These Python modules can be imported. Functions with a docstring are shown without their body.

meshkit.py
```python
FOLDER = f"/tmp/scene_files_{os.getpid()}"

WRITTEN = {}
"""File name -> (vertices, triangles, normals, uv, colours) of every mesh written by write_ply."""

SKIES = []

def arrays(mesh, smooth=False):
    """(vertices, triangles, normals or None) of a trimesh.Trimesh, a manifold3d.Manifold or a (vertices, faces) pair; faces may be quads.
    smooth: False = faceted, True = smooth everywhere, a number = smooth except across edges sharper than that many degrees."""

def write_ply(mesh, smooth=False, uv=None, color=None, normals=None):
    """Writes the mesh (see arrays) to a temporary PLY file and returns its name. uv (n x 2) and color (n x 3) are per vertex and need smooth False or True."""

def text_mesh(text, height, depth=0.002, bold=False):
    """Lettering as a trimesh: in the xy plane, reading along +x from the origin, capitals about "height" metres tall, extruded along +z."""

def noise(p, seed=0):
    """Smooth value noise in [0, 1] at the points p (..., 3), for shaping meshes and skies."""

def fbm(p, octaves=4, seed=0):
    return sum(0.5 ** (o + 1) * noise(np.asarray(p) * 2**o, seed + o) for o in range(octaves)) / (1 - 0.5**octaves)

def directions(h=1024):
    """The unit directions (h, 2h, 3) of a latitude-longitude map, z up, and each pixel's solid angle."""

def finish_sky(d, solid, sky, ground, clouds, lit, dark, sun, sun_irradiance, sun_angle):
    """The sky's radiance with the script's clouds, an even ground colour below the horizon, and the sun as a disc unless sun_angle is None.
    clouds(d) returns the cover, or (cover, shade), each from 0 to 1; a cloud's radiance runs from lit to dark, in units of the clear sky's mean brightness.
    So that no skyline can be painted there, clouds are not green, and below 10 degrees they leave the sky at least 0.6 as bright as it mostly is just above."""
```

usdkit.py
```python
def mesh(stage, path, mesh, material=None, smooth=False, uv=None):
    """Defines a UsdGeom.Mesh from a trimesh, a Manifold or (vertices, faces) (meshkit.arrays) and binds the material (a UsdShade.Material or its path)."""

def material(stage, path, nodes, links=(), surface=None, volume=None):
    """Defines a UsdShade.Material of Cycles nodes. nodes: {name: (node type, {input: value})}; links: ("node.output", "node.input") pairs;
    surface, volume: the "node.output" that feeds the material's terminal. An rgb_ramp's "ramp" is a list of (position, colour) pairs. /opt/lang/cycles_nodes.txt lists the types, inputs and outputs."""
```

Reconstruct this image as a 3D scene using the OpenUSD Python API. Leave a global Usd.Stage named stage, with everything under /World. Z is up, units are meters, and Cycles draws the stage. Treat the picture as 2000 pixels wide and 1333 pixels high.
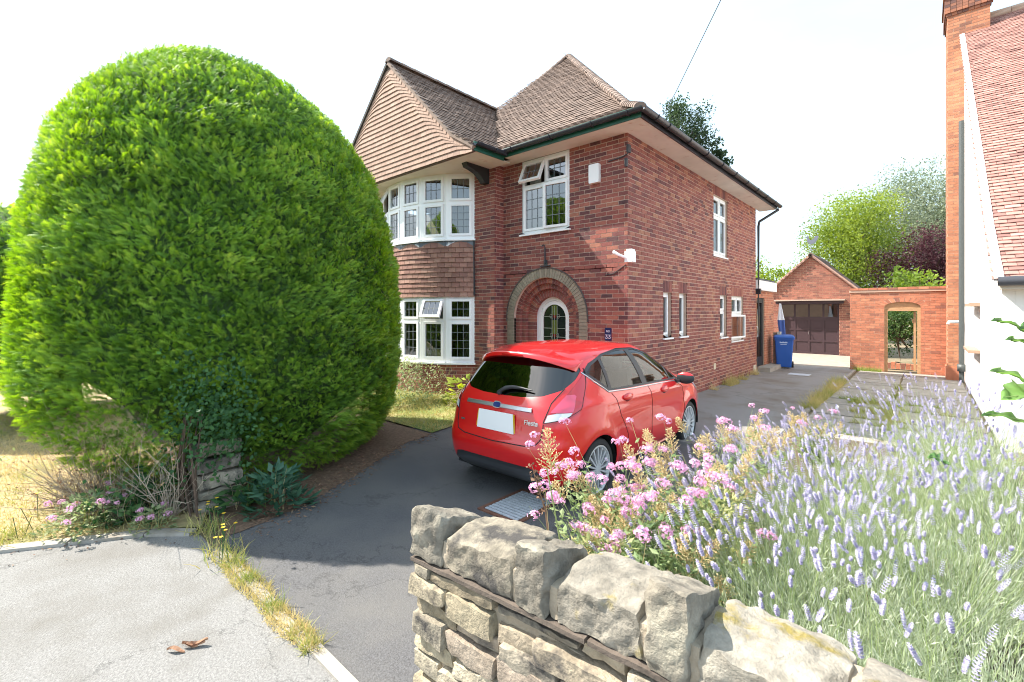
import math, numpy as np, trimesh, shapely
from shapely.geometry import Polygon, box as sbox, Point
from shapely.ops import unary_union
import usdkit, meshkit
from pxr import Usd, UsdGeom, UsdLux, UsdShade, Sdf, Gf, Vt

stage = Usd.Stage.CreateInMemory()
UsdGeom.SetStageUpAxis(stage, 'Z')
UsdGeom.Xform.Define(stage, '/World')
UsdGeom.Scope.Define(stage, '/World/Looks')

# ------------------------------------------------------------------ camera, sky, sun, exposure
YAW = math.radians(41.75)                      # the house front runs along x, its side wall along y
CAM = np.array([3.73, -7.086, 1.8])
RIGHT = np.array([math.cos(YAW), math.sin(YAW), 0.0])
FWD = np.array([-math.sin(YAW), math.cos(YAW), 0.0])
cam = UsdGeom.Camera.Define(stage, '/World/camera')
cam.CreateHorizontalApertureAttr(36.0)
cam.CreateVerticalApertureAttr(24.0)
cam.CreateFocalLengthAttr(16.29)
cam.CreateVerticalApertureOffsetAttr(-1.053)   # a little downward shift keeps the walls upright
cam.CreateClippingRangeAttr(Gf.Vec2f(0.05, 3000.0))
cam.CreateFStopAttr(0.0)
cam.CreateExposureAttr(2.55)
M4 = Gf.Matrix4d(1.0)
M4.SetRow(0, Gf.Vec4d(*RIGHT, 0)); M4.SetRow(1, Gf.Vec4d(0, 0, 1, 0)); M4.SetRow(2, Gf.Vec4d(*(-FWD), 0)); M4.SetRow(3, Gf.Vec4d(*CAM, 1))
cam.AddTransformOp().Set(M4)

SUN = np.array([-0.794, -0.366, 1.0]); SUN = SUN / np.linalg.norm(SUN)
SUN_EL = math.asin(SUN[2]); SUN_ROT = math.atan2(SUN[0], SUN[1])
dome = UsdLux.DomeLight.Define(stage, '/World/sky')
sky_mat = usdkit.material(stage, '/World/Looks/sky_air', {
    'sky': ('sky_texture', {'sky_type': 'single_scattering', 'sun_disc': False, 'sun_elevation': SUN_EL, 'sun_rotation': SUN_ROT,
                            'altitude': 60.0, 'air_density': 1.0, 'aerosol_density': 3.0, 'ozone_density': 1.0}),
    'co': ('texture_coordinate', {}),
    'mp': ('mapping', {'scale': (1.0, 1.0, 2.6)}),
    'n': ('noise_texture', {'scale': 1.6, 'detail': 5.0, 'roughness': 0.55}),
    'rp': ('rgb_ramp', {'ramp': [(0.30, (0.45, 0.45, 0.45)), (0.70, (0.95, 0.95, 0.95))]}),
    'mx': ('mix_color', {'b': (2.25, 2.9, 3.3), 'use_clamp': False}),
    'bg': ('background_shader', {'strength': 0.085})},
    [('co.generated', 'mp.vector'), ('mp.vector', 'n.vector'), ('n.fac', 'rp.fac'), ('rp.color', 'mx.fac'), ('sky.color', 'mx.a'), ('mx.result', 'bg.color')],
    surface='bg.background')
UsdShade.MaterialBindingAPI.Apply(dome.GetPrim()).Bind(sky_mat)
dome.GetPrim().SetCustomDataByKey('kind', 'structure')
sun = UsdLux.DistantLight.Define(stage, '/World/sun')
sun.CreateIntensityAttr(0.52); sun.CreateAngleAttr(0.53); sun.CreateColorAttr(Gf.Vec3f(1.0, 0.94, 0.84))
sun.CreateNormalizeAttr(True)
z_ = SUN; x_ = np.cross([0, 0, 1.0], z_); x_ /= np.linalg.norm(x_); y_ = np.cross(z_, x_)
S4 = Gf.Matrix4d(1.0)
S4.SetRow(0, Gf.Vec4d(*x_, 0)); S4.SetRow(1, Gf.Vec4d(*y_, 0)); S4.SetRow(2, Gf.Vec4d(*z_, 0))
sun.AddTransformOp().Set(S4)

# ------------------------------------------------------------------ helpers
def gz(y):
    """The drive falls a hand's breadth from the house to the road."""
    t = np.clip((-0.5 - np.asarray(y, float)) / 3.3, 0, 1)
    return -0.12 * t * t * (3 - 2 * t)

def seen(p):
    """Picture coordinates (0..1 across, 0..0.667 down) and depth of world points."""
    q = np.atleast_2d(np.asarray(p, float)) - CAM
    d = q @ FWD
    dd = np.where(np.abs(d) < 1e-6, 1e-6, d)
    return np.stack([0.5 + 0.4525 * (q @ RIGHT) / dd, 0.304 - 0.4525 * q[:, 2] / dd, d], 1)

_names = {}
def unique(parent, name):
    k = (parent, name); n = _names.get(k, 0); _names[k] = n + 1
    return f'{parent}/{name}' if n == 0 else f'{parent}/{name}_{n:03d}'

def put_mesh(path, V, F, mat, tone=None, smooth=False, normals=None):
    V = np.asarray(V, np.float32); F = np.asarray(F, np.int32)
    if smooth is not False and normals is None:
        if smooth is not True:
            m = trimesh.Trimesh(V, F, process=False)
            if tone is None:
                m = trimesh.graph.smooth_shade(trimesh.Trimesh(V, F, process=True), angle=math.radians(smooth), facet_minarea=None)
            V, F = np.asarray(m.vertices, np.float32), np.asarray(m.faces, np.int32)
        fn = np.cross(V[F[:, 1]] - V[F[:, 0]], V[F[:, 2]] - V[F[:, 0]])
        normals = np.zeros_like(V)
        for k in range(3):
            np.add.at(normals, F[:, k], fn)
        normals /= np.maximum(np.linalg.norm(normals, axis=1, keepdims=True), 1e-12)
    m = UsdGeom.Mesh.Define(stage, path)
    m.CreatePointsAttr(Vt.Vec3fArray.FromNumpy(np.ascontiguousarray(V)))
    m.CreateFaceVertexCountsAttr(Vt.IntArray.FromNumpy(np.full(len(F), 3, np.int32)))
    m.CreateFaceVertexIndicesAttr(Vt.IntArray.FromNumpy(np.ascontiguousarray(F).ravel()))
    m.CreateSubdivisionSchemeAttr('none')
    if normals is not None:
        m.CreateNormalsAttr(Vt.Vec3fArray.FromNumpy(np.ascontiguousarray(normals, dtype=np.float32)))
        m.SetNormalsInterpolation('vertex')
    if tone is not None:
        t = np.asarray(tone, np.float32)
        if t.ndim == 0:
            t = np.full(len(V), float(t), np.float32)
        UsdGeom.PrimvarsAPI(m).CreatePrimvar('tone', Sdf.ValueTypeNames.FloatArray, 'vertex').Set(Vt.FloatArray.FromNumpy(t))
    if mat is not None:
        UsdShade.MaterialBindingAPI.Apply(m.GetPrim()).Bind(mat)
    return m

def tag(prim, label=None, category=None, group=None, kind=None):
    for k, v in (('label', label), ('category', category), ('group', group), ('kind', kind)):
        if v:
            prim.SetCustomDataByKey(k, v)

class Thing:
    def __init__(s, name, label, category, base=(0, 0, 0), group=None, kind=None):
        s.path = unique('/World', name); s.base = np.asarray(base, float)
        x = UsdGeom.Xform.Define(stage, s.path)
        x.AddTranslateOp().Set(Gf.Vec3d(*map(float, s.base)))
        tag(x.GetPrim(), label, category, group, kind)
    def part(s, name, geo, mat, tone=None, smooth=False, parent=None, label=None, kind=None, normals=None):
        if isinstance(geo, MB):
            V, F, T = geo.get()
            tone = T if tone is None else tone
        elif isinstance(geo, trimesh.Trimesh):
            V, F = geo.vertices, geo.faces
        else:
            V, F = geo[0], geo[1]
            if len(geo) > 2 and tone is None:
                tone = geo[2]
        p = unique(parent or s.path, name)
        m = put_mesh(p, np.asarray(V, float) - s.base, F, mat, tone, smooth, normals)
        tag(m.GetPrim(), label, None, None, kind)
        return p

def single(name, label, category, geo, mat, tone=None, smooth=False, group=None, kind=None):
    if isinstance(geo, MB):
        V, F, T = geo.get(); tone = T if tone is None else tone
    elif isinstance(geo, trimesh.Trimesh):
        V, F = geo.vertices, geo.faces
    else:
        V, F = geo[0], geo[1]
        if len(geo) > 2 and tone is None:
            tone = geo[2]
    m = put_mesh(unique('/World', name), V, F, mat, tone, smooth)
    tag(m.GetPrim(), label, category, group, kind)
    return m

BOXF = np.array([[0, 2, 1], [0, 3, 2], [4, 5, 6], [4, 6, 7], [0, 1, 5], [0, 5, 4], [1, 2, 6], [1, 6, 5], [2, 3, 7], [2, 7, 6], [3, 0, 4], [3, 4, 7]])
class MB:
    """Collects pieces of one mesh."""
    def __init__(s):
        s.V, s.F, s.T, s.n = [], [], [], 0
    def add(s, V, F, tone=0.5):
        V = np.asarray(V, float); F = np.asarray(F, int)
        if F.shape[1] == 4:
            F = np.vstack([F[:, [0, 1, 2]], F[:, [0, 2, 3]]])
        s.V.append(V); s.F.append(F + s.n); s.T.append(np.broadcast_to(np.asarray(tone, float), (len(V),))); s.n += len(V)
        return s
    def mesh(s, m, tone=0.5):
        return s.add(m.vertices, m.faces, tone)
    def box(s, lo, hi, tone=0.5, fr=None):
        (a, b, c), (d, e, f) = lo, hi
        V = np.array([[a, b, c], [d, b, c], [d, e, c], [a, e, c], [a, b, f], [d, b, f], [d, e, f], [a, e, f]], float)
        if fr is not None:
            V = fr(V)
        return s.add(V, BOXF, tone)
    def tube(s, pts, r, sides=8, tone=0.5, caps=True):
        P = np.asarray(pts, float); n = len(P)
        R = np.broadcast_to(np.asarray(r, float), (n,))
        T = np.gradient(P, axis=0); T /= np.maximum(np.linalg.norm(T, axis=1, keepdims=True), 1e-9)
        up = np.array([0, 0, 1.0]) if abs(T[:, 2]).mean() < 0.9 else np.array([1.0, 0, 0])
        A = np.cross(T, up); A /= np.maximum(np.linalg.norm(A, axis=1, keepdims=True), 1e-9)
        B = np.cross(A, T)
        th = np.arange(sides) * 2 * math.pi / sides
        V = (P[:, None] + R[:, None, None] * (np.cos(th)[None, :, None] * A[:, None] + np.sin(th)[None, :, None] * B[:, None])).reshape(-1, 3)
        i = np.arange(n - 1)[:, None] * sides; j = np.arange(sides)[None]; k = (j + 1) % sides
        F = np.stack([i + j, i + k, i + sides + k, i + sides + j], -1).reshape(-1, 4)
        F = np.vstack([F[:, [0, 2, 1]], F[:, [0, 3, 2]]])
        if caps:
            c0 = [[0, q, q + 1] for q in range(1, sides - 1)]
            o = (n - 1) * sides
            c1 = [[o, o + q + 1, o + q] for q in range(1, sides - 1)]
            F = np.vstack([F, c0, c1])
        return s.add(V, F, tone)
    def get(s):
        return np.vstack(s.V), np.vstack(s.F), np.concatenate(s.T)

def frame(O, S, N):
    """Local (s, z, n) -> world; S along the wall, N out of it, z up."""
    O, S, N = (np.asarray(q, float) for q in (O, S, N))
    A = np.stack([S, np.array([0, 0, 1.0]), N])
    return lambda V: O + np.asarray(V, float) @ A

def extrude(poly, n0, n1, fr, tone=0.5):
    """A shapely polygon in (s, z), from n0 to n1 along the normal."""
    out = MB()
    for g in getattr(poly, 'geoms', [poly]):
        if g.is_empty or g.geom_type != 'Polygon' or g.area < 1e-7:
            continue
        v, f = trimesh.creation.triangulate_polygon(g, engine='earcut')
        v = np.asarray(v)[:, :2]; n = len(v)
        a, b, c = v[f[:, 0]], v[f[:, 1]], v[f[:, 2]]
        cr = (b - a)[:, 0] * (c - a)[:, 1] - (b - a)[:, 1] * (c - a)[:, 0]
        f = np.where((cr < 0)[:, None], f[:, ::-1], f)
        out.add(fr(np.c_[v, np.full(n, n1)]), f, tone)
        out.add(fr(np.c_[v, np.full(n, n0)]), f[:, ::-1], tone)
        for ring in [g.exterior, *g.interiors]:
            p = np.asarray(ring.coords)[:-1]
            if (ring is g.exterior) != ring.is_ccw:
                p = p[::-1]
            k = len(p); q = np.roll(p, -1, 0)
            V = np.concatenate([np.c_[p, np.full(k, n0)], np.c_[q, np.full(k, n0)], np.c_[q, np.full(k, n1)], np.c_[p, np.full(k, n1)]])
            i = np.arange(k)
            out.add(fr(V), np.stack([i, i + k, i + 2 * k, i + 3 * k], 1), tone)
    return out

def rot(axis, deg):
    return trimesh.transformations.rotation_matrix(math.radians(deg), axis)[:3, :3]

# ------------------------------------------------------------------ materials
_mats = {}
def mat(name, stops, rough=0.7, nscale=0.0, namt=0.0, bump=0.0, bscale=None, metal=0.0, coat=0.0, spec=0.5, trans=0.0, detail=4.0,
        spots=None, spot_scale=3.0, spot_range=(0.55, 0.7), bdist=0.01, tone=True, cracks=0.0):
    """tone primvar -> ramp of base colours; noise varies it; optional second noise lays in patches of another colour."""
    if name in _mats:
        return _mats[name]
    nodes, links = {'p': ('principled_bsdf', {'roughness': rough, 'metallic': metal, 'coat_weight': coat, 'specular_ior_level': spec})}, []
    nodes['g'] = ('geometry', {})
    if len(stops) == 1 or not tone:
        nodes['c'] = ('color', {'value': stops[0]}); col = 'c.color'
    else:
        nodes['t'] = ('attribute', {'attribute': 'tone'})
        nodes['r'] = ('rgb_ramp', {'ramp': [(i / (len(stops) - 1), c) if np.ndim(c[0]) == 0 and len(c) == 3 else c for i, c in enumerate(stops)]})
        links.append(('t.fac', 'r.fac')); col = 'r.color'
    if namt:
        nodes['n'] = ('noise_texture', {'scale': nscale, 'detail': detail, 'roughness': 0.6})
        nodes['nr'] = ('map_range', {'from_min': 0.25, 'from_max': 0.75, 'to_min': 1 - namt, 'to_max': 1 + namt})
        nodes['nm'] = ('mix_color', {'blend_type': 'multiply', 'fac': 1.0, 'use_clamp': False})
        nodes['nc'] = ('combine_xyz', {})
        links += [('g.position', 'n.vector'), ('n.fac', 'nr.value'), ('nr.result', 'nc.x'), ('nr.result', 'nc.y'), ('nr.result', 'nc.z'), (col, 'nm.a'), ('nc.vector', 'nm.b')]
        col = 'nm.result'
    if spots is not None:
        nodes['sn'] = ('noise_texture', {'scale': spot_scale, 'detail': 5.0, 'roughness': 0.62})
        nodes['sr'] = ('map_range', {'from_min': spot_range[0], 'from_max': spot_range[1], 'to_min': 0.0, 'to_max': 1.0, 'clamp': True})
        nodes['sm'] = ('mix_color', {'b': spots})
        links += [('g.position', 'sn.vector'), ('sn.fac', 'sr.value'), ('sr.result', 'sm.fac'), (col, 'sm.a')]
        col = 'sm.result'
    if cracks:                                                      # a wandering net of hairline cracks
        nodes['cn'] = ('noise_texture', {'scale': 1.7, 'detail': 6.0, 'roughness': 0.7})
        nodes['cs'] = ('vector_math', {'math_type': 'multiply_add', 'vector2': (0.9, 0.9, 0.9)})
        nodes['cv'] = ('voronoi_texture', {'scale': cracks, 'feature': 'distance_to_edge'})
        nodes['cr'] = ('map_range', {'from_min': 0.0, 'from_max': 0.006, 'to_min': 0.62, 'to_max': 1.0, 'clamp': True})
        nodes['cc'] = ('combine_xyz', {}); nodes['cm'] = ('mix_color', {'blend_type': 'multiply', 'fac': 1.0})
        links += [('g.position', 'cn.vector'), ('cn.color', 'cs.vector1'), ('g.position', 'cs.vector3'), ('cs.vector', 'cv.vector'), ('cv.distance', 'cr.value'),
                  ('cr.result', 'cc.x'), ('cr.result', 'cc.y'), ('cr.result', 'cc.z'), (col, 'cm.a'), ('cc.vector', 'cm.b')]
        col = 'cm.result'
    links.append((col, 'p.base_color'))
    if bump:
        nodes['bn'] = ('noise_texture', {'scale': bscale or nscale * 2, 'detail': 5.0, 'roughness': 0.6})
        nodes['b'] = ('bump', {'strength': bump, 'distance': bdist})
        links += [('g.position', 'bn.vector'), ('bn.fac', 'b.height'), ('b.normal', 'p.normal')]
    surface = 'p.BSDF'
    if trans:
        nodes['tr'] = ('translucent_bsdf', {}); nodes['mx'] = ('mix_closure', {'fac': trans})
        nodes['th'] = ('hsv', {'hue': 0.485, 'saturation': 1.15, 'value': 1.7})
        links += [(col, 'th.color'), ('th.color', 'tr.color'), ('p.BSDF', 'mx.closure1'), ('tr.BSDF', 'mx.closure2')]
        surface = 'mx.closure'
    _mats[name] = usdkit.material(stage, '/World/Looks/' + name, nodes, links, surface=surface)
    return _mats[name]

def pane_mat(name, tint, ior=1.6, rough=0.0):
    if name not in _mats:
        _mats[name] = usdkit.material(stage, '/World/Looks/' + name, {
            'f': ('fresnel', {'IOR': ior}), 't': ('transparent_bsdf', {'color': tint}), 'g': ('glossy_bsdf', {'color': (1, 1, 1), 'roughness': rough}),
            'm': ('mix_closure', {})}, [('f.fac', 'm.fac'), ('t.BSDF', 'm.closure1'), ('g.BSDF', 'm.closure2')], surface='m.closure')
    return _mats[name]

PANE = pane_mat('window_glass', (0.62, 0.66, 0.66), 2.5)
CARGLASS = pane_mat('car_side_glass', (0.55, 0.60, 0.56), 1.55)
CARREAR = pane_mat('car_rear_glass', (0.02, 0.022, 0.024), 1.85)
BRICK = mat('house_brick', [(0.085, 0.036, 0.038), (0.14, 0.046, 0.043), (0.20, 0.060, 0.050), (0.245, 0.074, 0.056), (0.285, 0.098, 0.07), (0.32, 0.14, 0.085)], 0.85, 9.0, 0.22, 0.35, 60.0, spots=(0.115, 0.056, 0.046), spot_scale=0.9, spot_range=(0.54, 1.0))
MORTAR = mat('lime_mortar', [(0.50, 0.365, 0.29)], 0.95, 6.0, 0.15)
ORANGE = mat('orange_brick', [(0.22, 0.095, 0.07), (0.38, 0.14, 0.08), (0.44, 0.165, 0.095), (0.50, 0.21, 0.12)], 0.85, 7.0, 0.2, 0.3, 60.0)
OMORTAR = mat('orange_mortar', [(0.54, 0.36, 0.26)], 0.95, 6.0, 0.15)
ROOFTILE = mat('roof_tile_clay', [(0.125, 0.088, 0.071), (0.165, 0.115, 0.093), (0.20, 0.142, 0.114), (0.235, 0.17, 0.138)], 0.85, 3.0, 0.25, 0.2, 50.0)
HUNGTILE = mat('hung_tile_clay', [(0.27, 0.172, 0.128), (0.315, 0.202, 0.15), (0.34, 0.222, 0.167), (0.37, 0.246, 0.188)], 0.85, 3.0, 0.15, 0.15, 50.0)
HUNGTILE2 = mat('bay_tile_clay', [(0.18, 0.09, 0.07), (0.25, 0.125, 0.095), (0.29, 0.155, 0.115), (0.33, 0.19, 0.145)], 0.85, 3.0, 0.25, 0.15, 50.0)
REDTILE = mat('red_tile_clay', [(0.20, 0.10, 0.085), (0.33, 0.17, 0.14), (0.38, 0.20, 0.165), (0.42, 0.25, 0.21)], 0.85, 3.0, 0.18, 0.15, 50.0)
UPVC = mat('white_upvc', [(0.80, 0.80, 0.80)], 0.28)
SOFFIT = mat('flaking_soffit_paint', [(0.66, 0.60, 0.54)], 0.8, 2.0, 0.10, spots=(0.50, 0.33, 0.26), spot_scale=5.0, spot_range=(0.60, 0.74))
BLACKPVC = mat('black_gutter', [(0.018, 0.018, 0.022)], 0.35)
GREEN = mat('green_fascia_paint', [(0.012, 0.085, 0.055)], 0.45, 8.0, 0.2)
LEAD = mat('lead_sheet', [(0.10, 0.115, 0.14)], 0.5, 8.0, 0.3, spots=(0.6, 0.6, 0.62), spot_scale=7.0, spot_range=(0.56, 0.66))
LEADBAR = mat('lead_came', [(0.16, 0.18, 0.20)], 0.5)
BLACKWOOD = mat('black_timber', [(0.014, 0.013, 0.013)], 0.6, 8.0, 0.2)
IRON = mat('dark_iron', [(0.03, 0.032, 0.036)], 0.5)
WHITEPLASTIC = mat('white_plastic', [(0.78, 0.79, 0.79)], 0.35)
STONEBAND = mat('grey_artificial_stone', [(0.205, 0.175, 0.13), (0.25, 0.215, 0.16), (0.29, 0.245, 0.18)], 0.9, 14.0, 0.2, 0.3, 60.0)
RENDER = mat('white_render', [(0.82, 0.82, 0.80)], 0.85, 1.5, 0.04, 0.25, 30.0)
# ------------------------------------------------------------------ brickwork, tiles, windows
def emit(thing, name, pieces, material, limit=300, rest=None, parent=None, hidden=None):
    """pieces: (V, F, tone, centre, normal, area). The ones that show largest become parts; the rest one joined part."""
    if not pieces:
        return
    C = np.array([p[3] for p in pieces]); N = np.array([p[4] for p in pieces]); A = np.array([p[5] for p in pieces])
    d = CAM - C; r = np.linalg.norm(d, axis=1)
    size = A * np.clip((d * N).sum(1) / r, 0, 1) / r ** 2
    s = seen(C)
    inside = (s[:, 2] > 0) & (s[:, 0] > 0) & (s[:, 0] < 1) & (s[:, 1] > 0) & (s[:, 1] < 0.6665)
    if hidden is not None:
        for (x0, y0, x1, y1) in hidden:
            inside &= ~((s[:, 0] > x0) & (s[:, 0] < x1) & (s[:, 1] > y0) & (s[:, 1] < y1))
    size = np.where(inside, size, 0)
    order = np.argsort(-size)
    chosen = [i for i in order[:limit] if size[i] > 0]
    for i in chosen:
        thing.part(name, (pieces[i][0], pieces[i][1]), material, tone=pieces[i][2], parent=parent)
    left = sorted(set(range(len(pieces))) - set(chosen))
    if left:
        m = MB()
        for i in left:
            m.add(pieces[i][0], pieces[i][1], pieces[i][2])
        thing.part(rest or name + '_work', m, material, kind='stuff', parent=parent)

def prism(poly2, n0, n1, fr):
    """A small convex-ish outline with its face at n1 and sides down to n0."""
    p = np.asarray(poly2, float); k = len(p)
    V = fr(np.concatenate([np.c_[p, np.full(k, n1)], np.c_[p, np.full(k, n0)]]))
    F = [[0, i, i + 1] for i in range(1, k - 1)]
    for i in range(k):
        j = (i + 1) % k
        F += [[i, k + i, k + j], [i, k + j, j]]
    return V, np.array(F)

def brick_pieces(poly, fr, N, rng, course=0.075, length=0.225, gap=0.012, z0=0.0, s0=0.0, proud=0.006, back=-0.012, dark=0.0):
    out = []
    minx, minz, maxx, maxz = poly.bounds
    prep = shapely.prepared.prep(poly)
    for r in range(int(math.floor((minz - z0) / course)), int(math.ceil((maxz - z0) / course))):
        z = z0 + r * course
        off = s0 + (length / 2 if r % 2 else 0.0)
        for c in range(int(math.floor((minx - off) / length)), int(math.ceil((maxx - off) / length)) + 1):
            s = off + c * length
            q = sbox(s + gap / 2, z + gap / 2, s + length - gap / 2, z + course - gap / 2)
            tone = float(np.clip(rng.beta(2.1, 1.8) - dark, 0, 1))
            jit = rng.normal(0, 0.0012)
            if prep.contains(q):
                pts = np.array([[s + gap / 2, z + gap / 2], [s + length - gap / 2, z + gap / 2], [s + length - gap / 2, z + course - gap / 2], [s + gap / 2, z + course - gap / 2]])
                pts = pts + rng.normal(0, 0.0012, pts.shape)
                polys = [pts]
            elif prep.intersects(q):
                g = poly.intersection(q)
                polys = [np.asarray(h.exterior.coords)[:-1] for h in getattr(g, 'geoms', [g]) if h.geom_type == 'Polygon' and h.area > 0.0008]
                polys = [h if Polygon(h).exterior.is_ccw else h[::-1] for h in polys]
            else:
                continue
            for pts in polys:
                V, F = prism(pts, back, proud + jit, fr)
                out.append((V, F, tone, V[:len(pts)].mean(0), N, Polygon(pts).area))
    return out

def soldier_pieces(s0, s1, z0, z1, fr, N, rng, w=0.075, gap=0.010, proud=0.007):
    out = []; n = max(1, round((s1 - s0) / w)); w = (s1 - s0) / n
    for i in range(n):
        a, b = s0 + i * w + gap / 2, s0 + (i + 1) * w - gap / 2
        V, F = prism([[a, z0 + gap / 2], [b, z0 + gap / 2], [b, z1 - gap / 2], [a, z1 - gap / 2]], -0.012, proud + rng.normal(0, 0.001), fr)
        out.append((V, F, float(rng.beta(1.7, 1.7)), V[:4].mean(0), N, (b - a) * (z1 - z0)))
    return out

def tile_pieces(inside, prof, E, Sd, Hd, s_range, rng, gauge=0.1, width=0.168, thick=0.013, curl=0.007):
    """Plain tiles up a slope. prof: (h, z) points up the slope; E + s*Sd + h*Hd + z*up; inside(s, h) keeps a tile."""
    E, Sd, Hd = np.asarray(E, float), np.asarray(Sd, float), np.asarray(Hd, float)
    prof = np.asarray(prof, float)
    L = np.concatenate([[0], np.cumsum(np.linalg.norm(np.diff(prof, axis=0), axis=1))])
    at = lambda t: (np.interp(t, L, prof[:, 0]), np.interp(t, L, prof[:, 1]))
    up = np.array([0, 0, 1.0]); out = []
    for r in range(int(L[-1] / gauge) + 1):
        t = r * gauge
        h0, q0 = at(t); h1, q1 = at(min(t + gauge * 1.25, L[-1] + 0.02))
        sl = np.array([h1 - h0, q1 - q0]); sl /= np.linalg.norm(sl)
        Tn = sl[0] * Hd + sl[1] * up; Nn = -sl[1] * Hd + sl[0] * up
        c0 = int(s_range[0] / width) - 1
        for c in range(c0, int(s_range[1] / width) + 2):
            s = c * width + (width / 2 if r % 2 else 0)
            if not inside(s + width / 2, h0):
                continue
            dz = rng.normal(0, 0.0025)
            P = E + s * Sd + h0 * Hd + q0 * up + Nn * (0.019 + dz)
            a, b = P, P + Sd * (width - 0.004)
            tl = Tn * gauge * 1.15 - Nn * 0.018 + Sd * rng.normal(0, 0.001)
            mid = (a + b) / 2 + Nn * curl * 0.4
            V = np.array([a, mid, b, a + tl, mid + tl, b + tl, a - Nn * thick, mid - Nn * thick, b - Nn * thick])
            F = np.array([[0, 1, 4], [0, 4, 3], [1, 2, 5], [1, 5, 4], [6, 7, 1], [6, 1, 0], [7, 8, 2], [7, 2, 1], [3, 6, 0], [2, 8, 5]])
            if np.cross(Sd, Tn) @ Nn < 0:
                F = F[:, ::-1]
            out.append((V, F, float(rng.beta(2.2, 2.2)), V[:6].mean(0), Nn, gauge * width))
    return out

def ring_poly(s0, s1, z0, z1, w):
    return sbox(s0, z0, s1, z1).difference(sbox(s0 + w, z0 + w, s1 - w, z1 - w))

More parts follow.
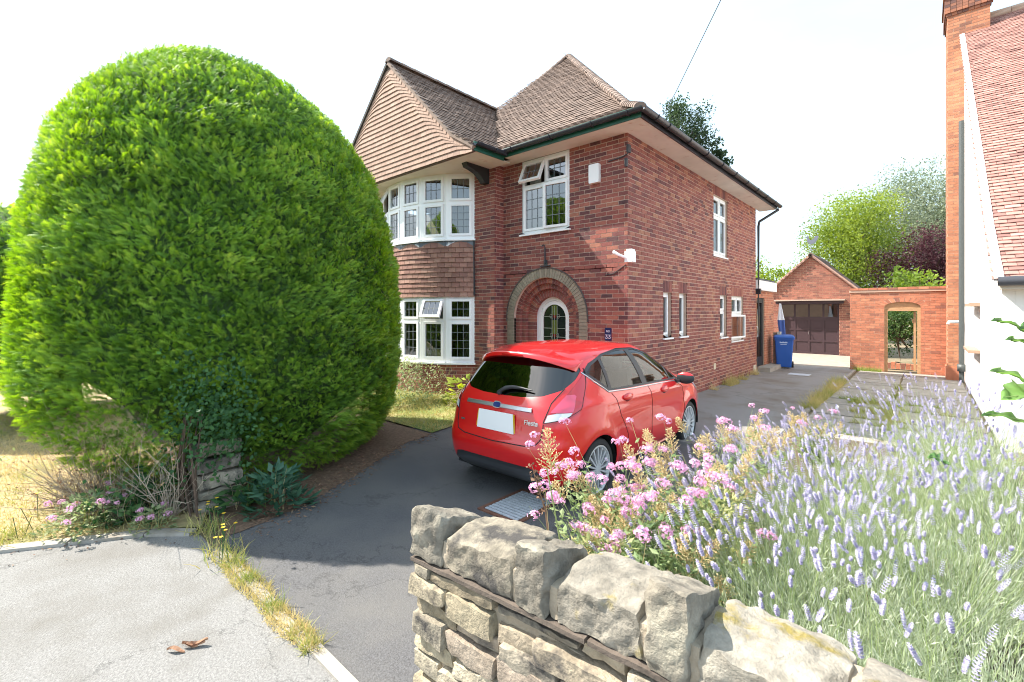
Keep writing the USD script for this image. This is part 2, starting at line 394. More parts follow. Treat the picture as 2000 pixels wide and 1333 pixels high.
def window(th, fr, s0, s1, z0, z1, lights, fw=0.05, sill=True, sill_out=0.07, sash_w=0.045, depth=0.06, lead=True, blind=None, label=None):
    """lights: (s0, s1, z0, z1, (cols, rows), open) in the same coordinates; open = ('top' | 'left' | 'right', degrees)."""
    body = sbox(s0, z0, s1, z1)
    for l in lights:
        body = body.difference(sbox(l[0] + 0.012, l[2] + 0.012, l[1] - 0.012, l[3] - 0.012))
    m = extrude(body, -depth, 0.0, fr)
    if sill:
        m.box((s0 - 0.03, z0 - 0.032, -depth), (s1 + 0.03, z0 - 0.001, sill_out), fr=fr)
    w = th.part('window', m, UPVC, label=label)
    for (a, b, c, d, grid, op) in lights:
        f2 = fr
        if op:
            hinge, deg = op
            if hinge == 'top':
                o, R = np.array([0, d, 0.0]), rot([1, 0, 0], -deg)
            elif hinge == 'left':
                o, R = np.array([a, 0, 0.0]), rot([0, 1, 0], -deg)
            else:
                o, R = np.array([b, 0, 0.0]), rot([0, 1, 0], deg)
            f2 = lambda V, o=o, R=R: fr((np.asarray(V, float) - o) @ R.T + o)
        g = 0.004
        th.part('sash', extrude(ring_poly(a + g, b - g, c + g, d - g, sash_w), -0.035, 0.018, f2), UPVC, parent=w)
        a2, b2, c2, d2 = a + g + sash_w, b - g - sash_w, c + g + sash_w, d - g - sash_w
        th.part('pane', (f2([[a2, c2, -0.012], [b2, c2, -0.012], [b2, d2, -0.012], [a2, d2, -0.012]]), [[0, 1, 2], [0, 2, 3]]), PANE, parent=w)
        if lead and grid:
            lm = MB(); t = 0.0055
            for i in range(1, grid[0]):
                x = a2 + (b2 - a2) * i / grid[0]; lm.box((x - t, c2, -0.0105), (x + t, d2, -0.005), fr=f2)
            for i in range(1, grid[1]):
                x = c2 + (d2 - c2) * i / grid[1]; lm.box((a2, x - t, -0.0100), (b2, x + t, -0.0045), fr=f2)
            if lm.n:
                th.part('lead_grid', lm, LEADBAR, parent=w)
    if blind:
        for (a, b, c, d, n, mt) in blind:
            k = max(2, int((b - a) / 0.05)); x = np.linspace(a, b, k * 2 + 1)
            y = np.where(np.arange(len(x)) % 2, n - 0.025, n)
            V = np.concatenate([np.c_[x, np.full(len(x), c), y], np.c_[x, np.full(len(x), d), y]])
            i = np.arange(len(x) - 1); q = len(x)
            th.part('curtain', MB().add(fr(V), np.stack([i, i + 1, i + 1 + q, i + q], 1)), mt, parent=w)
    return w

CURTAIN = mat('beige_curtain', [(0.42, 0.38, 0.31)], 0.9)
GREYCURTAIN = mat('grey_curtain', [(0.20, 0.20, 0.19)], 0.9)
ROOMWALL = mat('room_wall', [(0.30, 0.27, 0.23)], 0.9)

# ------------------------------------------------------------------ the brick house
rng = np.random.default_rng(11)
house = Thing('brick_house', 'red brick two-storey house with tile-hung gable, bow windows and arched front door', 'house', (-4.0, 3.9, 0))
EAVE = 4.79
HID_HOUSE = [(0.0, 0.0, 0.392, 0.67), (0.44, 0.345, 0.675, 0.6)]
FF = frame((0, 0, 0), (1, 0, 0), (0, -1, 0))                 # front wall: s = x
SF = frame((0, 0, 0), (0, 1, 0), (1, 0, 0))                  # side wall: s = y
BF = frame((0, -0.27, 0), (1, 0, 0), (0, -1, 0))             # bay wall
PF = frame((-2.83, 0, 0), (0, 1, 0), (1, 0, 0))              # return of the bay wall
ACX, ACZ = -1.745, 1.655
def arch(r, bottom=-0.05, n=48):
    a = np.linspace(0, math.pi, n)
    return Polygon([(ACX + r, bottom)] + [(ACX + r * math.cos(t), ACZ + r * math.sin(t)) for t in a] + [(ACX - r, bottom)])

win_up = (-2.325, -1.17, 3.325, EAVE)
front = sbox(-2.83, -0.05, 0, EAVE).difference(sbox(win_up[0], win_up[2], win_up[1], 5)).difference(arch(0.79))
side_windows = [(4.22, 5.24, 3.13, 4.56), (1.42, 1.80, 1.285, 2.16), (2.18, 2.58, 1.285, 2.16), (4.68, 5.19, 1.16, 2.19), (5.58, 6.60, 1.02, 2.19)]
side = sbox(0, -0.05, 7.85, EAVE)
for w in side_windows:
    side = side.difference(sbox(w[0], w[2], w[1], w[3]))
bayw = sbox(-8.2, -0.05, -2.83, EAVE).difference(sbox(-6.7, 0.66, -3.42, 2.12)).difference(sbox(-6.7, 3.3, -3.42, EAVE + 0.1))
wall = MB()
for p, f_ in ((front, FF), (side.difference(sbox(-1, -1, 0.11, 9)), SF), (bayw, BF), (sbox(-0.16, -0.05, 0.0, EAVE), PF)):
    e = extrude(p, -0.11, 0.0, f_); wall.add(*e.get()[:2])
wall.box((-8.2, -0.27, -0.05), (-8.1, 7.85, EAVE)); wall.box((-8.2, 7.75, -0.05), (-0.1, 7.85, EAVE))
house.part('wall', wall, MORTAR)
inner = MB(); inner.box((-8.0, 1.9, 0.0), (-0.2, 1.95, EAVE)); inner.box((-8.0, 0.0, 2.5), (-0.2, 7.7, 2.6)); inner.box((-2.95, 0.2, 0.0), (-2.85, 1.9, EAVE))
house.part('room_partition', inner, ROOMWALL)

arch_hole = arch(0.975)
pieces = brick_pieces(front.union(sbox(-0.2, -0.05, 0.006, EAVE)).difference(arch_hole), FF, np.array([0, -1.0, 0]), rng, dark=0.05, s0=0.056)
sol = []
sidep = side
for w in side_windows:
    h = 0.225
    sidep = sidep.difference(sbox(w[0] - 0.02, w[3], w[1] + 0.02, min(w[3] + h, EAVE)))
    sol += soldier_pieces(w[0] - 0.02, w[1] + 0.02, w[3], min(w[3] + h, EAVE), SF, np.array([1.0, 0, 0]), rng)
vent_box = sbox(4.22, 0.42, 4.36, 0.565)
pieces += brick_pieces(sidep.difference(vent_box), SF, np.array([1.0, 0, 0]), rng, s0=0.17, dark=-0.06)
pieces += brick_pieces(bayw, BF, np.array([0, -1.0, 0]), rng, dark=0.08, s0=-2.83)
pieces += brick_pieces(sbox(-0.27, -0.05, 0.0, EAVE), PF, np.array([1.0, 0, 0]), rng, dark=0.08)
pieces += sol
BAYC = -5.1
# low brick bow under the lower window and the bow itself
def bow(sag, n, hw=1.69, y0=-0.27):
    R = (hw * hw + sag * sag) / (2 * sag); a = math.asin(hw / R)
    t = np.linspace(a, -a, n + 1)
    return np.stack([BAYC + R * np.sin(t), y0 - sag + R - R * np.cos(t)], 1)
BOW = bow(0.68, 6)
for i in range(6):
    p, q = BOW[i + 1], BOW[i]                                   # left to right as seen from the road
    S = np.array([q[0] - p[0], q[1] - p[1], 0]); L = np.linalg.norm(S); S /= L
    N = np.array([S[1], -S[0], 0])
    f_ = frame((p[0], p[1], 0), S, N)
    low = sbox(0, -0.05, L, 0.645)
    wl = extrude(low, -0.12, 0, f_); house.part('bay_plinth', wl, MORTAR)
    pieces += brick_pieces(low, f_, N, rng, s0=0.04 * i)
emit(house, 'brick', pieces, BRICK, 300, 'brickwork', hidden=HID_HOUSE)
house.part('air_vent', extrude(vent_box, -0.02, 0.012, SF), mat('cream_terracotta', [(0.55, 0.45, 0.33)], 0.8))
house.part('plinth_block', MB().box((0.002, 7.55, -0.02), (0.02, 7.86, 0.22)), mat('cream_block', [(0.5, 0.42, 0.33)], 0.9))

# arched door surround: stone band, then brick rings stepping back to a white door
def arc_ring(r0, r1, y0, y1, n, jamb_h, gap, zb=-0.05):
    """Voussoirs round the arch and blocks down both jambs, faces at y0 (outer) with depth to y1."""
    out = []
    am = gap / (r0 + r1)
    for i in range(n):
        a, b = math.pi * i / n + am, math.pi * (i + 1) / n - am
        ts = np.linspace(b, a, 4)
        outer = [(ACX + r1 * math.cos(t), ACZ + r1 * math.sin(t)) for t in ts]; innr = [(ACX + r0 * math.cos(t), ACZ + r0 * math.sin(t)) for t in ts[::-1]]
        P = np.array(outer + innr)[::-1]
        out.append(P)
    k = int((ACZ - zb) / jamb_h)
    for sgn in (1, -1):
        for i in range(k):
            z1 = ACZ - i * jamb_h - gap / 2; z0 = ACZ - (i + 1) * jamb_h + gap / 2
            x0, x1 = sorted((ACX + sgn * r0, ACX + sgn * r1))
            out.append(np.array([[x0, z0], [x1, z0], [x1, z1], [x0, z1]]))
    res = []
    for P in out:
        if not Polygon(P).exterior.is_ccw:
            P = P[::-1]
        e = extrude(Polygon(P), -y1, -y0 + rng.normal(0, 0.001), FF)
        V, F, T = e.get()
        res.append((V, F, float(rng.beta(1.8, 1.8)), V.mean(0), np.array([0, -1.0, 0]), Polygon(P).area))
    return res
emit(house, 'arch_stone', arc_ring(0.79, 0.965, -0.018, 0.06, 44, 0.0625, 0.008), STONEBAND, 300)
house.part('arch_drip', extrude(arch(0.985, 1.6).difference(arch(0.965, 1.55)), 0.0, 0.03, FF), mat('dark_drip_tile', [(0.07, 0.06, 0.055)], 0.8))
emit(house, 'arch_brick', arc_ring(0.685, 0.79, 0.055, 0.16, 34, 0.075, 0.010) + arc_ring(0.585, 0.685, 0.125, 0.24, 28, 0.075, 0.010) + arc_ring(0.425, 0.585, 0.20, 0.33, 24, 0.075, 0.010), BRICK, 300)
house.part('arch_mortar', extrude(arch(0.80).difference(arch(0.69)), -0.18, -0.062, FF).add(*extrude(arch(0.70).difference(arch(0.59)), -0.26, -0.132, FF).get()[:2]).add(*extrude(arch(0.60).difference(arch(0.43)), -0.36, -0.207, FF).get()[:2]), MORTAR)
DF = frame((0, 0.29, 0), (1, 0, 0), (0, -1, 0))
door = house.part('front_door', extrude(arch(0.425, 0.12).difference(arch(0.35, 0.2)), -0.06, 0.0, DF), UPVC)
house.part('door_leaf', extrude(arch(0.345, 0.2).difference(arch(0.275, 0.95)), -0.05, -0.012, DF), UPVC, parent=door)
STAIN = mat('dark_stained_glass', [(0.012, 0.016, 0.016), (0.10, 0.13, 0.03), (0.20, 0.012, 0.012), (0.05, 0.10, 0.06)], 0.12)
house.part('door_glass', extrude(arch(0.276, 0.95), -0.034, -0.03, DF), STAIN, tone=0.0, parent=door)
motif = MB()
for (pts, t) in [([(-0.055, 1.35), (0.055, 1.35), (0.055, 1.62), (-0.055, 1.62)], 0.34), ([(-0.05, 1.72), (0.05, 1.72), (0.07, 1.90), (0.0, 1.925), (-0.07, 1.90)], 0.34),
                 ([(-0.045, 1.70), (0, 1.64), (0.045, 1.70), (0.02, 1.725), (0, 1.71), (-0.02, 1.725)], 0.67), ([(-0.04, 1.33), (0, 1.26), (0.04, 1.33), (0.0, 1.35)], 0.67),
                 ([(-0.03, 1.04), (0.03, 1.04), (0.03, 1.24), (-0.03, 1.24)], 1.0)]:
    motif.add(*extrude(Polygon([(ACX + x, z) for x, z in pts]), -0.029, -0.027, DF).get()[:2], t)
house.part('stained_motif', motif, STAIN, parent=door)
lead = MB()
for z in (1.10, 1.29, 1.46, 1.69):
    w = 0.275 if z < ACZ else math.sqrt(0.275 ** 2 - (z - ACZ) ** 2)
    lead.box((ACX - w, z - 0.005, -0.0265), (ACX - 0.07, z + 0.005, -0.022), fr=DF); lead.box((ACX + 0.07, z - 0.005, -0.0265), (ACX + w, z + 0.005, -0.022), fr=DF)
for x in (-0.062, 0.0, 0.062):
    lead.box((ACX + x - 0.005, 1.0, -0.0262), (ACX + x + 0.005, 1.9, -0.0218), fr=DF)
for (x, z) in ((-0.09, 1.70), (0.09, 1.70), (-0.075, 1.32), (0.075, 1.32)):
    a = np.linspace(0, 2 * math.pi, 13); lead.tube(DF(np.c_[ACX + x + 0.03 * np.cos(a), z + 0.04 * np.sin(a), np.full(13, -0.024)]), 0.004, 4)
house.part('door_lead', lead, mat('pale_came', [(0.30, 0.33, 0.28)], 0.5), parent=door)
house.part('door_step', MB().box((-2.5, -0.32, -0.05), (-0.98, 0.24, 0.115)), mat('step_concrete', [(0.30, 0.28, 0.25)], 0.9, 8.0, 0.2))

# windows
fl = []
a, b, c, d = win_up
mid, tr = (a + b) / 2 + 0.0, 4.27
fl = [(a + 0.045, mid - 0.005, tr + 0.02, d - 0.05, (3, 2), ('top', 24)), (mid + 0.02, b - 0.045, tr + 0.02, d - 0.05, (3, 2), None),
      (a + 0.045, mid - 0.005, c + 0.06, tr - 0.02, (3, 4), None), (mid + 0.0, b - 0.045, c + 0.06, tr - 0.02, (3, 4), ('right', 7))]
FW = frame((0, 0.015, 0), (1, 0, 0), (0, -1, 0))
window(house, FW, a, b, c, d, fl, blind=[(a + .03, a + .32, c, d, -.2, CURTAIN), (b - .3, b - .03, c, d, -.2, CURTAIN)], label='white casement window above the front door with its top left light open')
SW = frame((-0.05, 0, 0), (0, 1, 0), (1, 0, 0))
SLIM = frame((-0.07, 0, 0), (0, 1, 0), (1, 0, 0))
a, b, c, d = side_windows[0]; m_ = (a + b) / 2; t_ = c + (d - c) * 0.66
window(house, SW, a, b, c, d, [(a + .05, m_ - .02, t_ + .02, d - .05, None, None), (m_ + .02, b - .05, t_ + .02, d - .05, None, None), (a + .05, m_ - .02, c + .06, t_ - .02, None, None), (m_ + .02, b - .05, c + .06, t_ - .02, None, None)],
       blind=[(a + .05, b - .05, c, d, -0.25, CURTAIN)], label='tall white four-light window high on the side wall')
for (a, b, c, d) in side_windows[1:3]:
    window(house, SLIM, a, b, c, d, [(a + .04, b - .04, c + .05, d - .04, None, None)], sill_out=0.11, blind=[(a, b, c, d, -0.3, GREYCURTAIN)], label='narrow white window low on the side wall')
a, b, c, d = side_windows[3]; t_ = c + (d - c) * 0.62
window(house, SLIM, a, b, c, d, [(a + .04, b - .04, t_ + .02, d - .04, None, None), (a + .04, b - .04, c + .05, t_ - .02, None, None)], sill_out=0.11, blind=[(a, b, c, d, -0.3, CURTAIN)])
a, b, c, d = side_windows[4]; t_ = c + (d - c) * 0.6; m_ = (a + b) / 2
window(house, SW, a, b, c, d, [(a + .05, m_ - .02, t_ + .02, d - .05, (2, 2), None), (m_ + .02, b - .05, t_ + .02, d - .05, (2, 2), None), (a + .05, b - .05, c + .06, t_ - .02, (2, 1), ('left', 7))],
       blind=[(a, b, c, d, -0.2, mat('white_blind', [(0.62, 0.58, 0.52)], 0.9))], label='white kitchen window with its lower casement swung open')
# the two bow windows
for lvl, (z0, z1, tr) in enumerate(((0.70, 2.12, 1.60), (3.33, 4.73, 4.12))):
    for i in range(6):
        p, q = BOW[i + 1], BOW[i]
        S = np.array([q[0] - p[0], q[1] - p[1], 0]); L = np.linalg.norm(S); S /= L
        N = np.array([S[1], -S[0], 0]); f_ = frame((p[0], p[1], 0), S, N)
        op = ('top', 26) if (lvl == 0 and i == 1) or (lvl == 1 and i == 4) else None
        blind = [(0.06, L - 0.06, z0, z1, -0.22, GREYCURTAIN)] if (lvl == 0 and i == 1) else ([(0.02, L * 0.6, z0, z1, -0.3, CURTAIN)] if (lvl == 0 and i in (2, 3)) or (lvl == 1 and i in (3, 0)) else ([(L * .45, L - .02, z0, z1, -.3, CURTAIN)] if i in (0, 5, 1) else None))
        window(house, f_, 0.0, L, z0, z1, [(0.065, L - 0.065, tr + 0.025, z1 - 0.06, (3, 2), op), (0.065, L - 0.065, z0 + 0.07, tr - 0.025, (3, 4), None)], sill=False, sash_w=0.05, blind=blind)
        house.part('window_sill', MB().box((-0.02, z0 - 0.035, -0.08), (L + 0.02, z0 - 0.001, 0.07), fr=f_), UPVC)
        if lvl == 1:
            house.part('lead_apron', extrude(Polygon([(0, 3.29), (0, 3.19)] + [(L * k / 6, 3.19 - (0.03 if k % 2 else 0) - 0.02 * rng.random()) for k in range(1, 6)] + [(L, 3.19), (L, 3.29)]), 0.02, 0.032, f_), LEAD)
            house.part('bay_backing', extrude(sbox(0, 2.12, L, 3.3), -0.1, 0.0, f_), ROOFTILE, tone=0.2)
hp = []
R_ = (1.69 ** 2 + 0.68 ** 2) / (2 * 0.68); A_ = math.asin(1.69 / R_)
BOWY = -0.27 - 0.68 + R_
for r in range(11):
    zb = 2.105 + r * 0.105
    if zb > 3.22:
        break
    n = 23; off = 0.5 if r % 2 else 0.0
    for c in range(n + 1):
        t0, t1 = -A_ + 2 * A_ * max(0, (c - off)) / n, -A_ + 2 * A_ * min(n, (c + 1 - off)) / n
        if t1 - t0 < 0.01:
            continue
        g = 0.0016
        P = lambda t, rad: np.array([BAYC + rad * math.sin(t), BOWY - rad * math.cos(t)])
        ro, ri = R_ + 0.034, R_ + 0.012
        o0, o1, i0, i1 = P(t0 + g, ro), P(t1 - g, ro), P(t0 + g, ri), P(t1 - g, ri)
        dz = rng.normal(0, 0.003)
        V = np.array([[*o0, zb + dz], [*o1, zb + dz * 0.3], [*i1, zb + 0.125], [*i0, zb + 0.125], [*i0, zb + dz], [*i1, zb + dz]])
        F = np.array([[0, 1, 2], [0, 2, 3], [4, 5, 1], [4, 1, 0], [0, 3, 4], [1, 5, 2]])
        nn = np.array([math.sin((t0 + t1) / 2), -math.cos((t0 + t1) / 2), 0])
        hp.append((V, F, float(rng.beta(2.2, 2.0)), V[:4].mean(0), nn, 0.0165))
emit(house, 'bay_tile', hp, HUNGTILE2, 200, 'bay_tiling', hidden=[(0, 0, 0.386, 0.67)])

# eaves, gutters, roof
GX, GY = -2.40, -1.27                                            # right-hand eave of the gable, face of the gable
sof = MB()
sof.box((-2.40, -0.45, EAVE + 0.001), (0.45, 0.0, EAVE + 0.02)); sof.box((0.0, 0.0, EAVE + 0.001), (0.45, 8.3, EAVE + 0.02))
sof.box((-8.0, GY + 0.02, EAVE - 0.06), (GX - 0.02, -0.27, EAVE - 0.045)); sof.box((GX - 0.42, -0.27, EAVE + 0.001), (GX, 0.0, EAVE + 0.02))
house.part('soffit', sof, SOFFIT)
fa = MB()
fa.box((GX, -0.475, EAVE - 0.01), (0.47, -0.451, EAVE + 0.17)); fa.box((GX - 0.0, GY, EAVE - 0.07), (GX + 0.024, -0.475, EAVE + 0.10))
house.part('green_fascia', fa, GREEN)
house.part('side_fascia', MB().box((0.451, -0.45, EAVE - 0.01), (0.475, 8.3, EAVE + 0.15)), BLACKPVC)
def gutter(p, q, out):
    p, q, out = np.asarray(p, float), np.asarray(q, float), np.asarray(out, float)
    a = np.linspace(math.pi, 2 * math.pi, 9); r = 0.062
    prof = [(math.cos(t) * r, math.sin(t) * r) for t in a] + [(math.cos(t) * (r - 0.006), math.sin(t) * (r - 0.006)) for t in a[::-1]]
    k = len(prof); V = np.array([e + out * (x + r) + np.array([0, 0, z]) for e in (p, q) for x, z in prof])
    i = np.arange(k); j = (i + 1) % k
    return MB().add(V, np.vstack([np.stack([i, j, j + k, i + k], 1)]))
for nm, p, q, o in (('gutter', (GX + 0.03, -0.478, EAVE + 0.10), (0.56, -0.478, EAVE + 0.10), (0, -1, 0)), ('gutter', (0.478, -0.56, EAVE + 0.10), (0.478, 8.35, EAVE + 0.10), (1, 0, 0)), ('gutter', (GX + 0.027, -0.50, EAVE + 0.06), (GX + 0.027, GY - 0.03, EAVE + 0.06), (1, 0, 0))):
    house.part(nm, gutter(p, q, o), BLACKPVC, smooth=40)
def bracket(p, out):
    p, out = np.asarray(p, float), np.asarray(out, float)
    a = np.linspace(math.pi * 0.95, 2.02 * math.pi, 8)
    pts = [p + out * (0.062 + 0.069 * math.cos(t)) + np.array([0, 0, 0.069 * math.sin(t)]) for t in a]
    house.part('gutter_bracket', MB().tube(pts, 0.010, 5), BLACKPVC)
for x in (-2.1, -1.2, -0.35, 0.3):
    bracket((x, -0.478, EAVE + 0.10), (0, -1, 0))
for y in (-0.1, 0.35, 1.25, 2.15, 3.05, 3.95, 4.85, 5.75, 6.65, 7.55):
    bracket((0.478, y, EAVE + 0.10), (1, 0, 0))
bracket((GX + 0.027, -0.8, EAVE + 0.06), (1, 0, 0))
dp = MB().tube([(0.54, 8.1, EAVE + 0.06), (0.54, 8.1, EAVE - 0.05), (0.08, 7.93, EAVE - 0.36), (0.06, 7.92, EAVE - 0.5), (0.06, 7.92, 0.02)], 0.036, 8)
house.part('downpipe', dp, BLACKPVC, smooth=40)
house.part('downpipe_hopper', MB().box((0.0, 7.86, 2.30), (0.12, 7.98, 2.46)), BLACKPVC)
house.part('corner_cable', MB().tube([(-3.41, -0.305, 3.28), (-3.405, -0.30, 2.7), (-3.40, -0.30, 2.13)], 0.016, 6), IRON)

PROF_M = [(0, 4.90), (0.5, 5.25), (4.37, 9.08)]
PROF_G = [(0, 4.84), (0.55, 5.16), (2.70, 7.29)]
hgt = lambda prof, h: np.interp(h, [p[0] for p in prof], [p[1] for p in prof])
tiles = tile_pieces(lambda s, h: h <= 4.36 and s < 0.47 - h - 0.02 and (s > -2.40 - h - 0.12 if h < 2.7 else s > -5.1 + (h - 2.7) * 0.617), PROF_M, (0, -0.47, 0), (1, 0, 0), (0, 1, 0), (-5.4, 0.5), rng)
tiles += tile_pieces(lambda s, h: h <= 2.66 and -1.30 <= s and (s < -0.47 + h + 0.12), PROF_G, (GX, 0, 0), (0, 1, 0), (-1, 0, 0), (-1.3, 2.4), rng)
tiles += tile_pieces(lambda s, h: h <= 4.36 and h - 0.47 - 0.0 < s < 8.27 - h, PROF_M, (0.47, 0, 0), (0, 1, 0), (-1, 0, 0), (-0.5, 8.4), rng, gauge=0.2, width=0.34)
emit(house, 'roof_tile', tiles, ROOFTILE, 300, 'roof_tiling')
und = MB()
def sheet(pts, dz=-0.012):
    P = np.array(pts, float) + [0, 0, dz]; und.add(P, [[0, i, i + 1] for i in range(1, len(P) - 1)])
m5, g5 = 5.25, 5.16
sheet([(-2.40, -0.47, 4.90), (0.47, -0.47, 4.90), (-0.03, 0.03, m5), (-2.90, 0.03, m5)]); sheet([(-2.90, 0.03, m5), (-0.03, 0.03, m5), (-3.90, 3.90, 9.08), (-5.1, 2.23, 7.29)])
sheet([(0.47, -0.47, 4.90), (0.47, 8.27, 4.90), (-0.03, 7.77, m5), (-0.03, 0.03, m5)]); sheet([(-0.03, 0.03, m5), (-0.03, 7.77, m5), (-3.9, 3.9, 9.08)])
sheet([(0.47, 8.27, 4.90), (-8.67, 8.27, 4.90), (-5.1, 5.6, 7.29), (-3.9, 3.9, 9.08)])
sheet([(-5.1, 2.23, 7.29), (-3.9, 3.9, 9.08), (-5.1, 5.6, 7.29)])
for s in (1, -1):
    q = [(GX, -1.29, 4.84), (GX, 8.0, 4.84), (GX - .55, 8.0, g5), (GX - .55, -1.29, g5)]; r_ = [(GX - .55, -1.29, g5), (GX - .55, 8.0, g5), (-5.1, 8.0, 7.29), (-5.1, -1.29, 7.29)]
    for P in (q, r_):
        sheet([(x if s > 0 else -10.2 - x, y, z) for x, y, z in P])
house.part('roof_underlay', und, mat('dark_underlay', [(0.05, 0.035, 0.03)], 0.9))
def ridge(name, p, q, n, r0=0.10, mt=ROOFTILE):
    p, q = np.asarray(p, float), np.asarray(q, float)
    d = (q - p) / n; T = d / np.linalg.norm(d); A = np.cross(T, [0, 0, 1.0]); A /= np.linalg.norm(A); B = np.cross(A, T)
    for i in range(n):
        a = np.linspace(-0.15, math.pi + 0.15, 8)
        o0, o1 = p + d * i, p + d * (i + 1.04)
        V = np.concatenate([[o + A * math.cos(t) * r + B * (math.sin(t) * r * 0.75) for t in a] for o, r in ((o0, r0 * 1.08), (o1, r0 * 0.96))])
        j = np.arange(7)
        F = np.stack([j, j + 1, j + 9, j + 8], 1)
        m = MB().add(V, F); m.F[0] = np.vstack([m.F[0], [[0, k + 1, k] for k in range(1, 7)]])
        house.part(name, m, mt, tone=float(rng.random()), smooth=False)
ridge('ridge_tile', (-5.1, -1.30, 7.31), (-5.1, 2.3, 7.31), 11)
ridge('hip_tile', (0.46, -0.46, 4.94), (-0.03, 0.03, 5.27), 7, 0.095)
ridge('hip_tile', (-0.03, 0.03, 5.27), (-3.92, 3.92, 9.12), 44, 0.095)
ridge('hip_tile', (-5.0, 2.3, 7.31), (-3.92, 3.92, 9.12), 12, 0.095)
# hung tiles on the gable
gp = []
half = lambda z: float(np.interp(z, [4.72, 4.84, 5.16, 7.29], [2.70, 2.68, 2.14, 0.0]))
for r in range(25):
    zb = 4.725 + r * 0.102
    w = half(zb)
    if w < 0.12:
        break
    n = int(2 * w / 0.168) + 1; off = 0.084 if r % 2 else 0.0
    for c in range(-n, n + 1):
        s0, s1 = c * 0.168 + off, (c + 1) * 0.168 + off
        s0, s1 = max(s0, -w), min(s1, w)
        if s1 - s0 < 0.03:
            continue
        droop = lambda s: -0.42 * max(0.0, abs(s) - (w - 0.34)) if zb > 4.95 else -0.2 * max(0.0, abs(s) - (w - 0.4))
        za, zc = zb + droop(s0 + 0.002) + rng.normal(0, 0.002), zb + droop(s1 - 0.002) + rng.normal(0, 0.002)
        if zb < 4.8:
            za = max(za, 4.70); zc = max(zc, 4.70)
        y = GY
        V = np.array([[BAYC + s0 + .002, y - .030, za], [BAYC + s1 - .002, y - .030, zc], [BAYC + s1 - .002, y - .008, zc + .125], [BAYC + s0 + .002, y - .008, za + .125], [BAYC + s0 + .002, y - .012, za], [BAYC + s1 - .002, y - .012, zc]])
        F = np.array([[0, 1, 2], [0, 2, 3], [4, 5, 1], [4, 1, 0], [0, 3, 4], [1, 5, 2]])
        gp.append((V, F, float(rng.beta(2.5, 2.2)), V[:4].mean(0), np.array([0, -1.0, 0]), 0.017))
emit(house, 'hung_tile', gp, HUNGTILE, 300, 'hung_tiling', hidden=[(0, 0.135, 0.37, 0.67)])
gpoly = Polygon([(BAYC + 2.69, 4.71), (BAYC + 2.68, 4.84), (BAYC + 2.14, 5.16), (BAYC, 7.28), (BAYC - 2.14, 5.16), (BAYC - 2.68, 4.84), (BAYC - 2.69, 4.71)])
house.part('gable_backing', extrude(gpoly, -0.06, 0.004, frame((0, GY, 0), (1, 0, 0), (0, -1, 0))), ROOFTILE, tone=0.0)
for s in (1, -1):
    pr = [(2.74, 4.79), (2.70, 4.84), (2.15, 5.17), (0, 7.31)]
    P = [(BAYC + s * x, z) for x, z in pr]
    q = [(BAYC + s * (x - 0.035), z - 0.055) for x, z in pr]
    poly = Polygon(P + q[::-1])
    if not poly.is_valid:
        poly = poly.buffer(0)
    house.part('verge', extrude(poly, -0.02, 0.055, frame((0, GY, 0), (1, 0, 0), (0, -1, 0))), mat('verge_mortar', [(0.22, 0.16, 0.13), (0.05, 0.045, 0.042)], 0.9, 6.0, 0.25), tone=0.0 if s > 0 else 1.0)  # left verge coloured dark for its shadow side and dark fascia
# carved timber bracket under the gable
bp = Polygon([(-0.02, 4.73), (-0.02, 4.42), (0.13, 4.42), (0.20, 4.50), (0.32, 4.585), (0.48, 4.63), (0.60, 4.65), (0.64, 4.73)])
house.part('gable_bracket', extrude(bp, -0.07, 0.07, frame((-3.05, -0.27, 0), (0, -1, 0), (1, 0, 0))), BLACKWOOD)
# small things fixed to the walls
house.part('alarm_box', extrude(sbox(-0.715, 4.05, -0.51, 4.38).buffer(-0.02).buffer(0.02), 0.0, 0.075, FF), WHITEPLASTIC)
fld = MB().box((0.01, -0.12, 2.61), (0.145, 0.02, 2.79)); fld.box((0.03, -0.10, 2.79), (0.13, 0.01, 2.825))
house.part('flood_light', fld, WHITEPLASTIC)
house.part('sensor_arm', MB().tube([(0.03, -0.10, 2.68), (-0.06, -0.18, 2.73), (-0.15, -0.22, 2.79)], [0.026, 0.024, 0.03], 8), WHITEPLASTIC, smooth=True)
house.part('cable_clip', MB().box((-0.005, -0.03, 4.46), (0.035, 0.06, 4.59)), IRON); house.part('cable_clip', MB().box((-0.03, -0.045, 4.22), (0.01, 0.0, 4.36)), IRON)
house.part('wall_cable', MB().tube([(0.03, 0.0, 4.5), (0.015, -0.02, 4.43), (-0.1, -0.018, 4.40), (-0.35, -0.018, 4.38)], 0.010, 5), IRON)
house.part('wall_cable', MB().tube([(-0.02, -0.015, 2.58), (-0.12, -0.015, 2.52), (-0.25, -0.015, 2.44), (-0.42, -0.015, 2.42)], 0.008, 5), IRON)
a = np.linspace(-0.4, math.pi, 10)
lamp = MB().tube([(-1.72, -0.03, 2.72), (-1.72, -0.03, 3.02)], 0.014, 6); lamp.tube([(-1.72 + 0.0 * t, -0.075 + 0.045 * math.cos(t), 3.02 + 0.045 * math.sin(t)) for t in a], 0.011, 6); lamp.box((-1.76, -0.02, 2.66), (-1.68, 0.0, 2.78))
lamp.box((-1.84, -0.045, 2.655), (-1.60, -0.004, 2.675))
house.part('lamp_hook', lamp, IRON)
SIGNBLUE = mat('sign_blue', [(0.02, 0.025, 0.085)], 0.3)
sg = house.part('number_sign', extrude(sbox(-0.42, 1.29, -0.295, 1.51).buffer(-0.015).buffer(0.015), 0.008, 0.022, FF), SIGNBLUE)
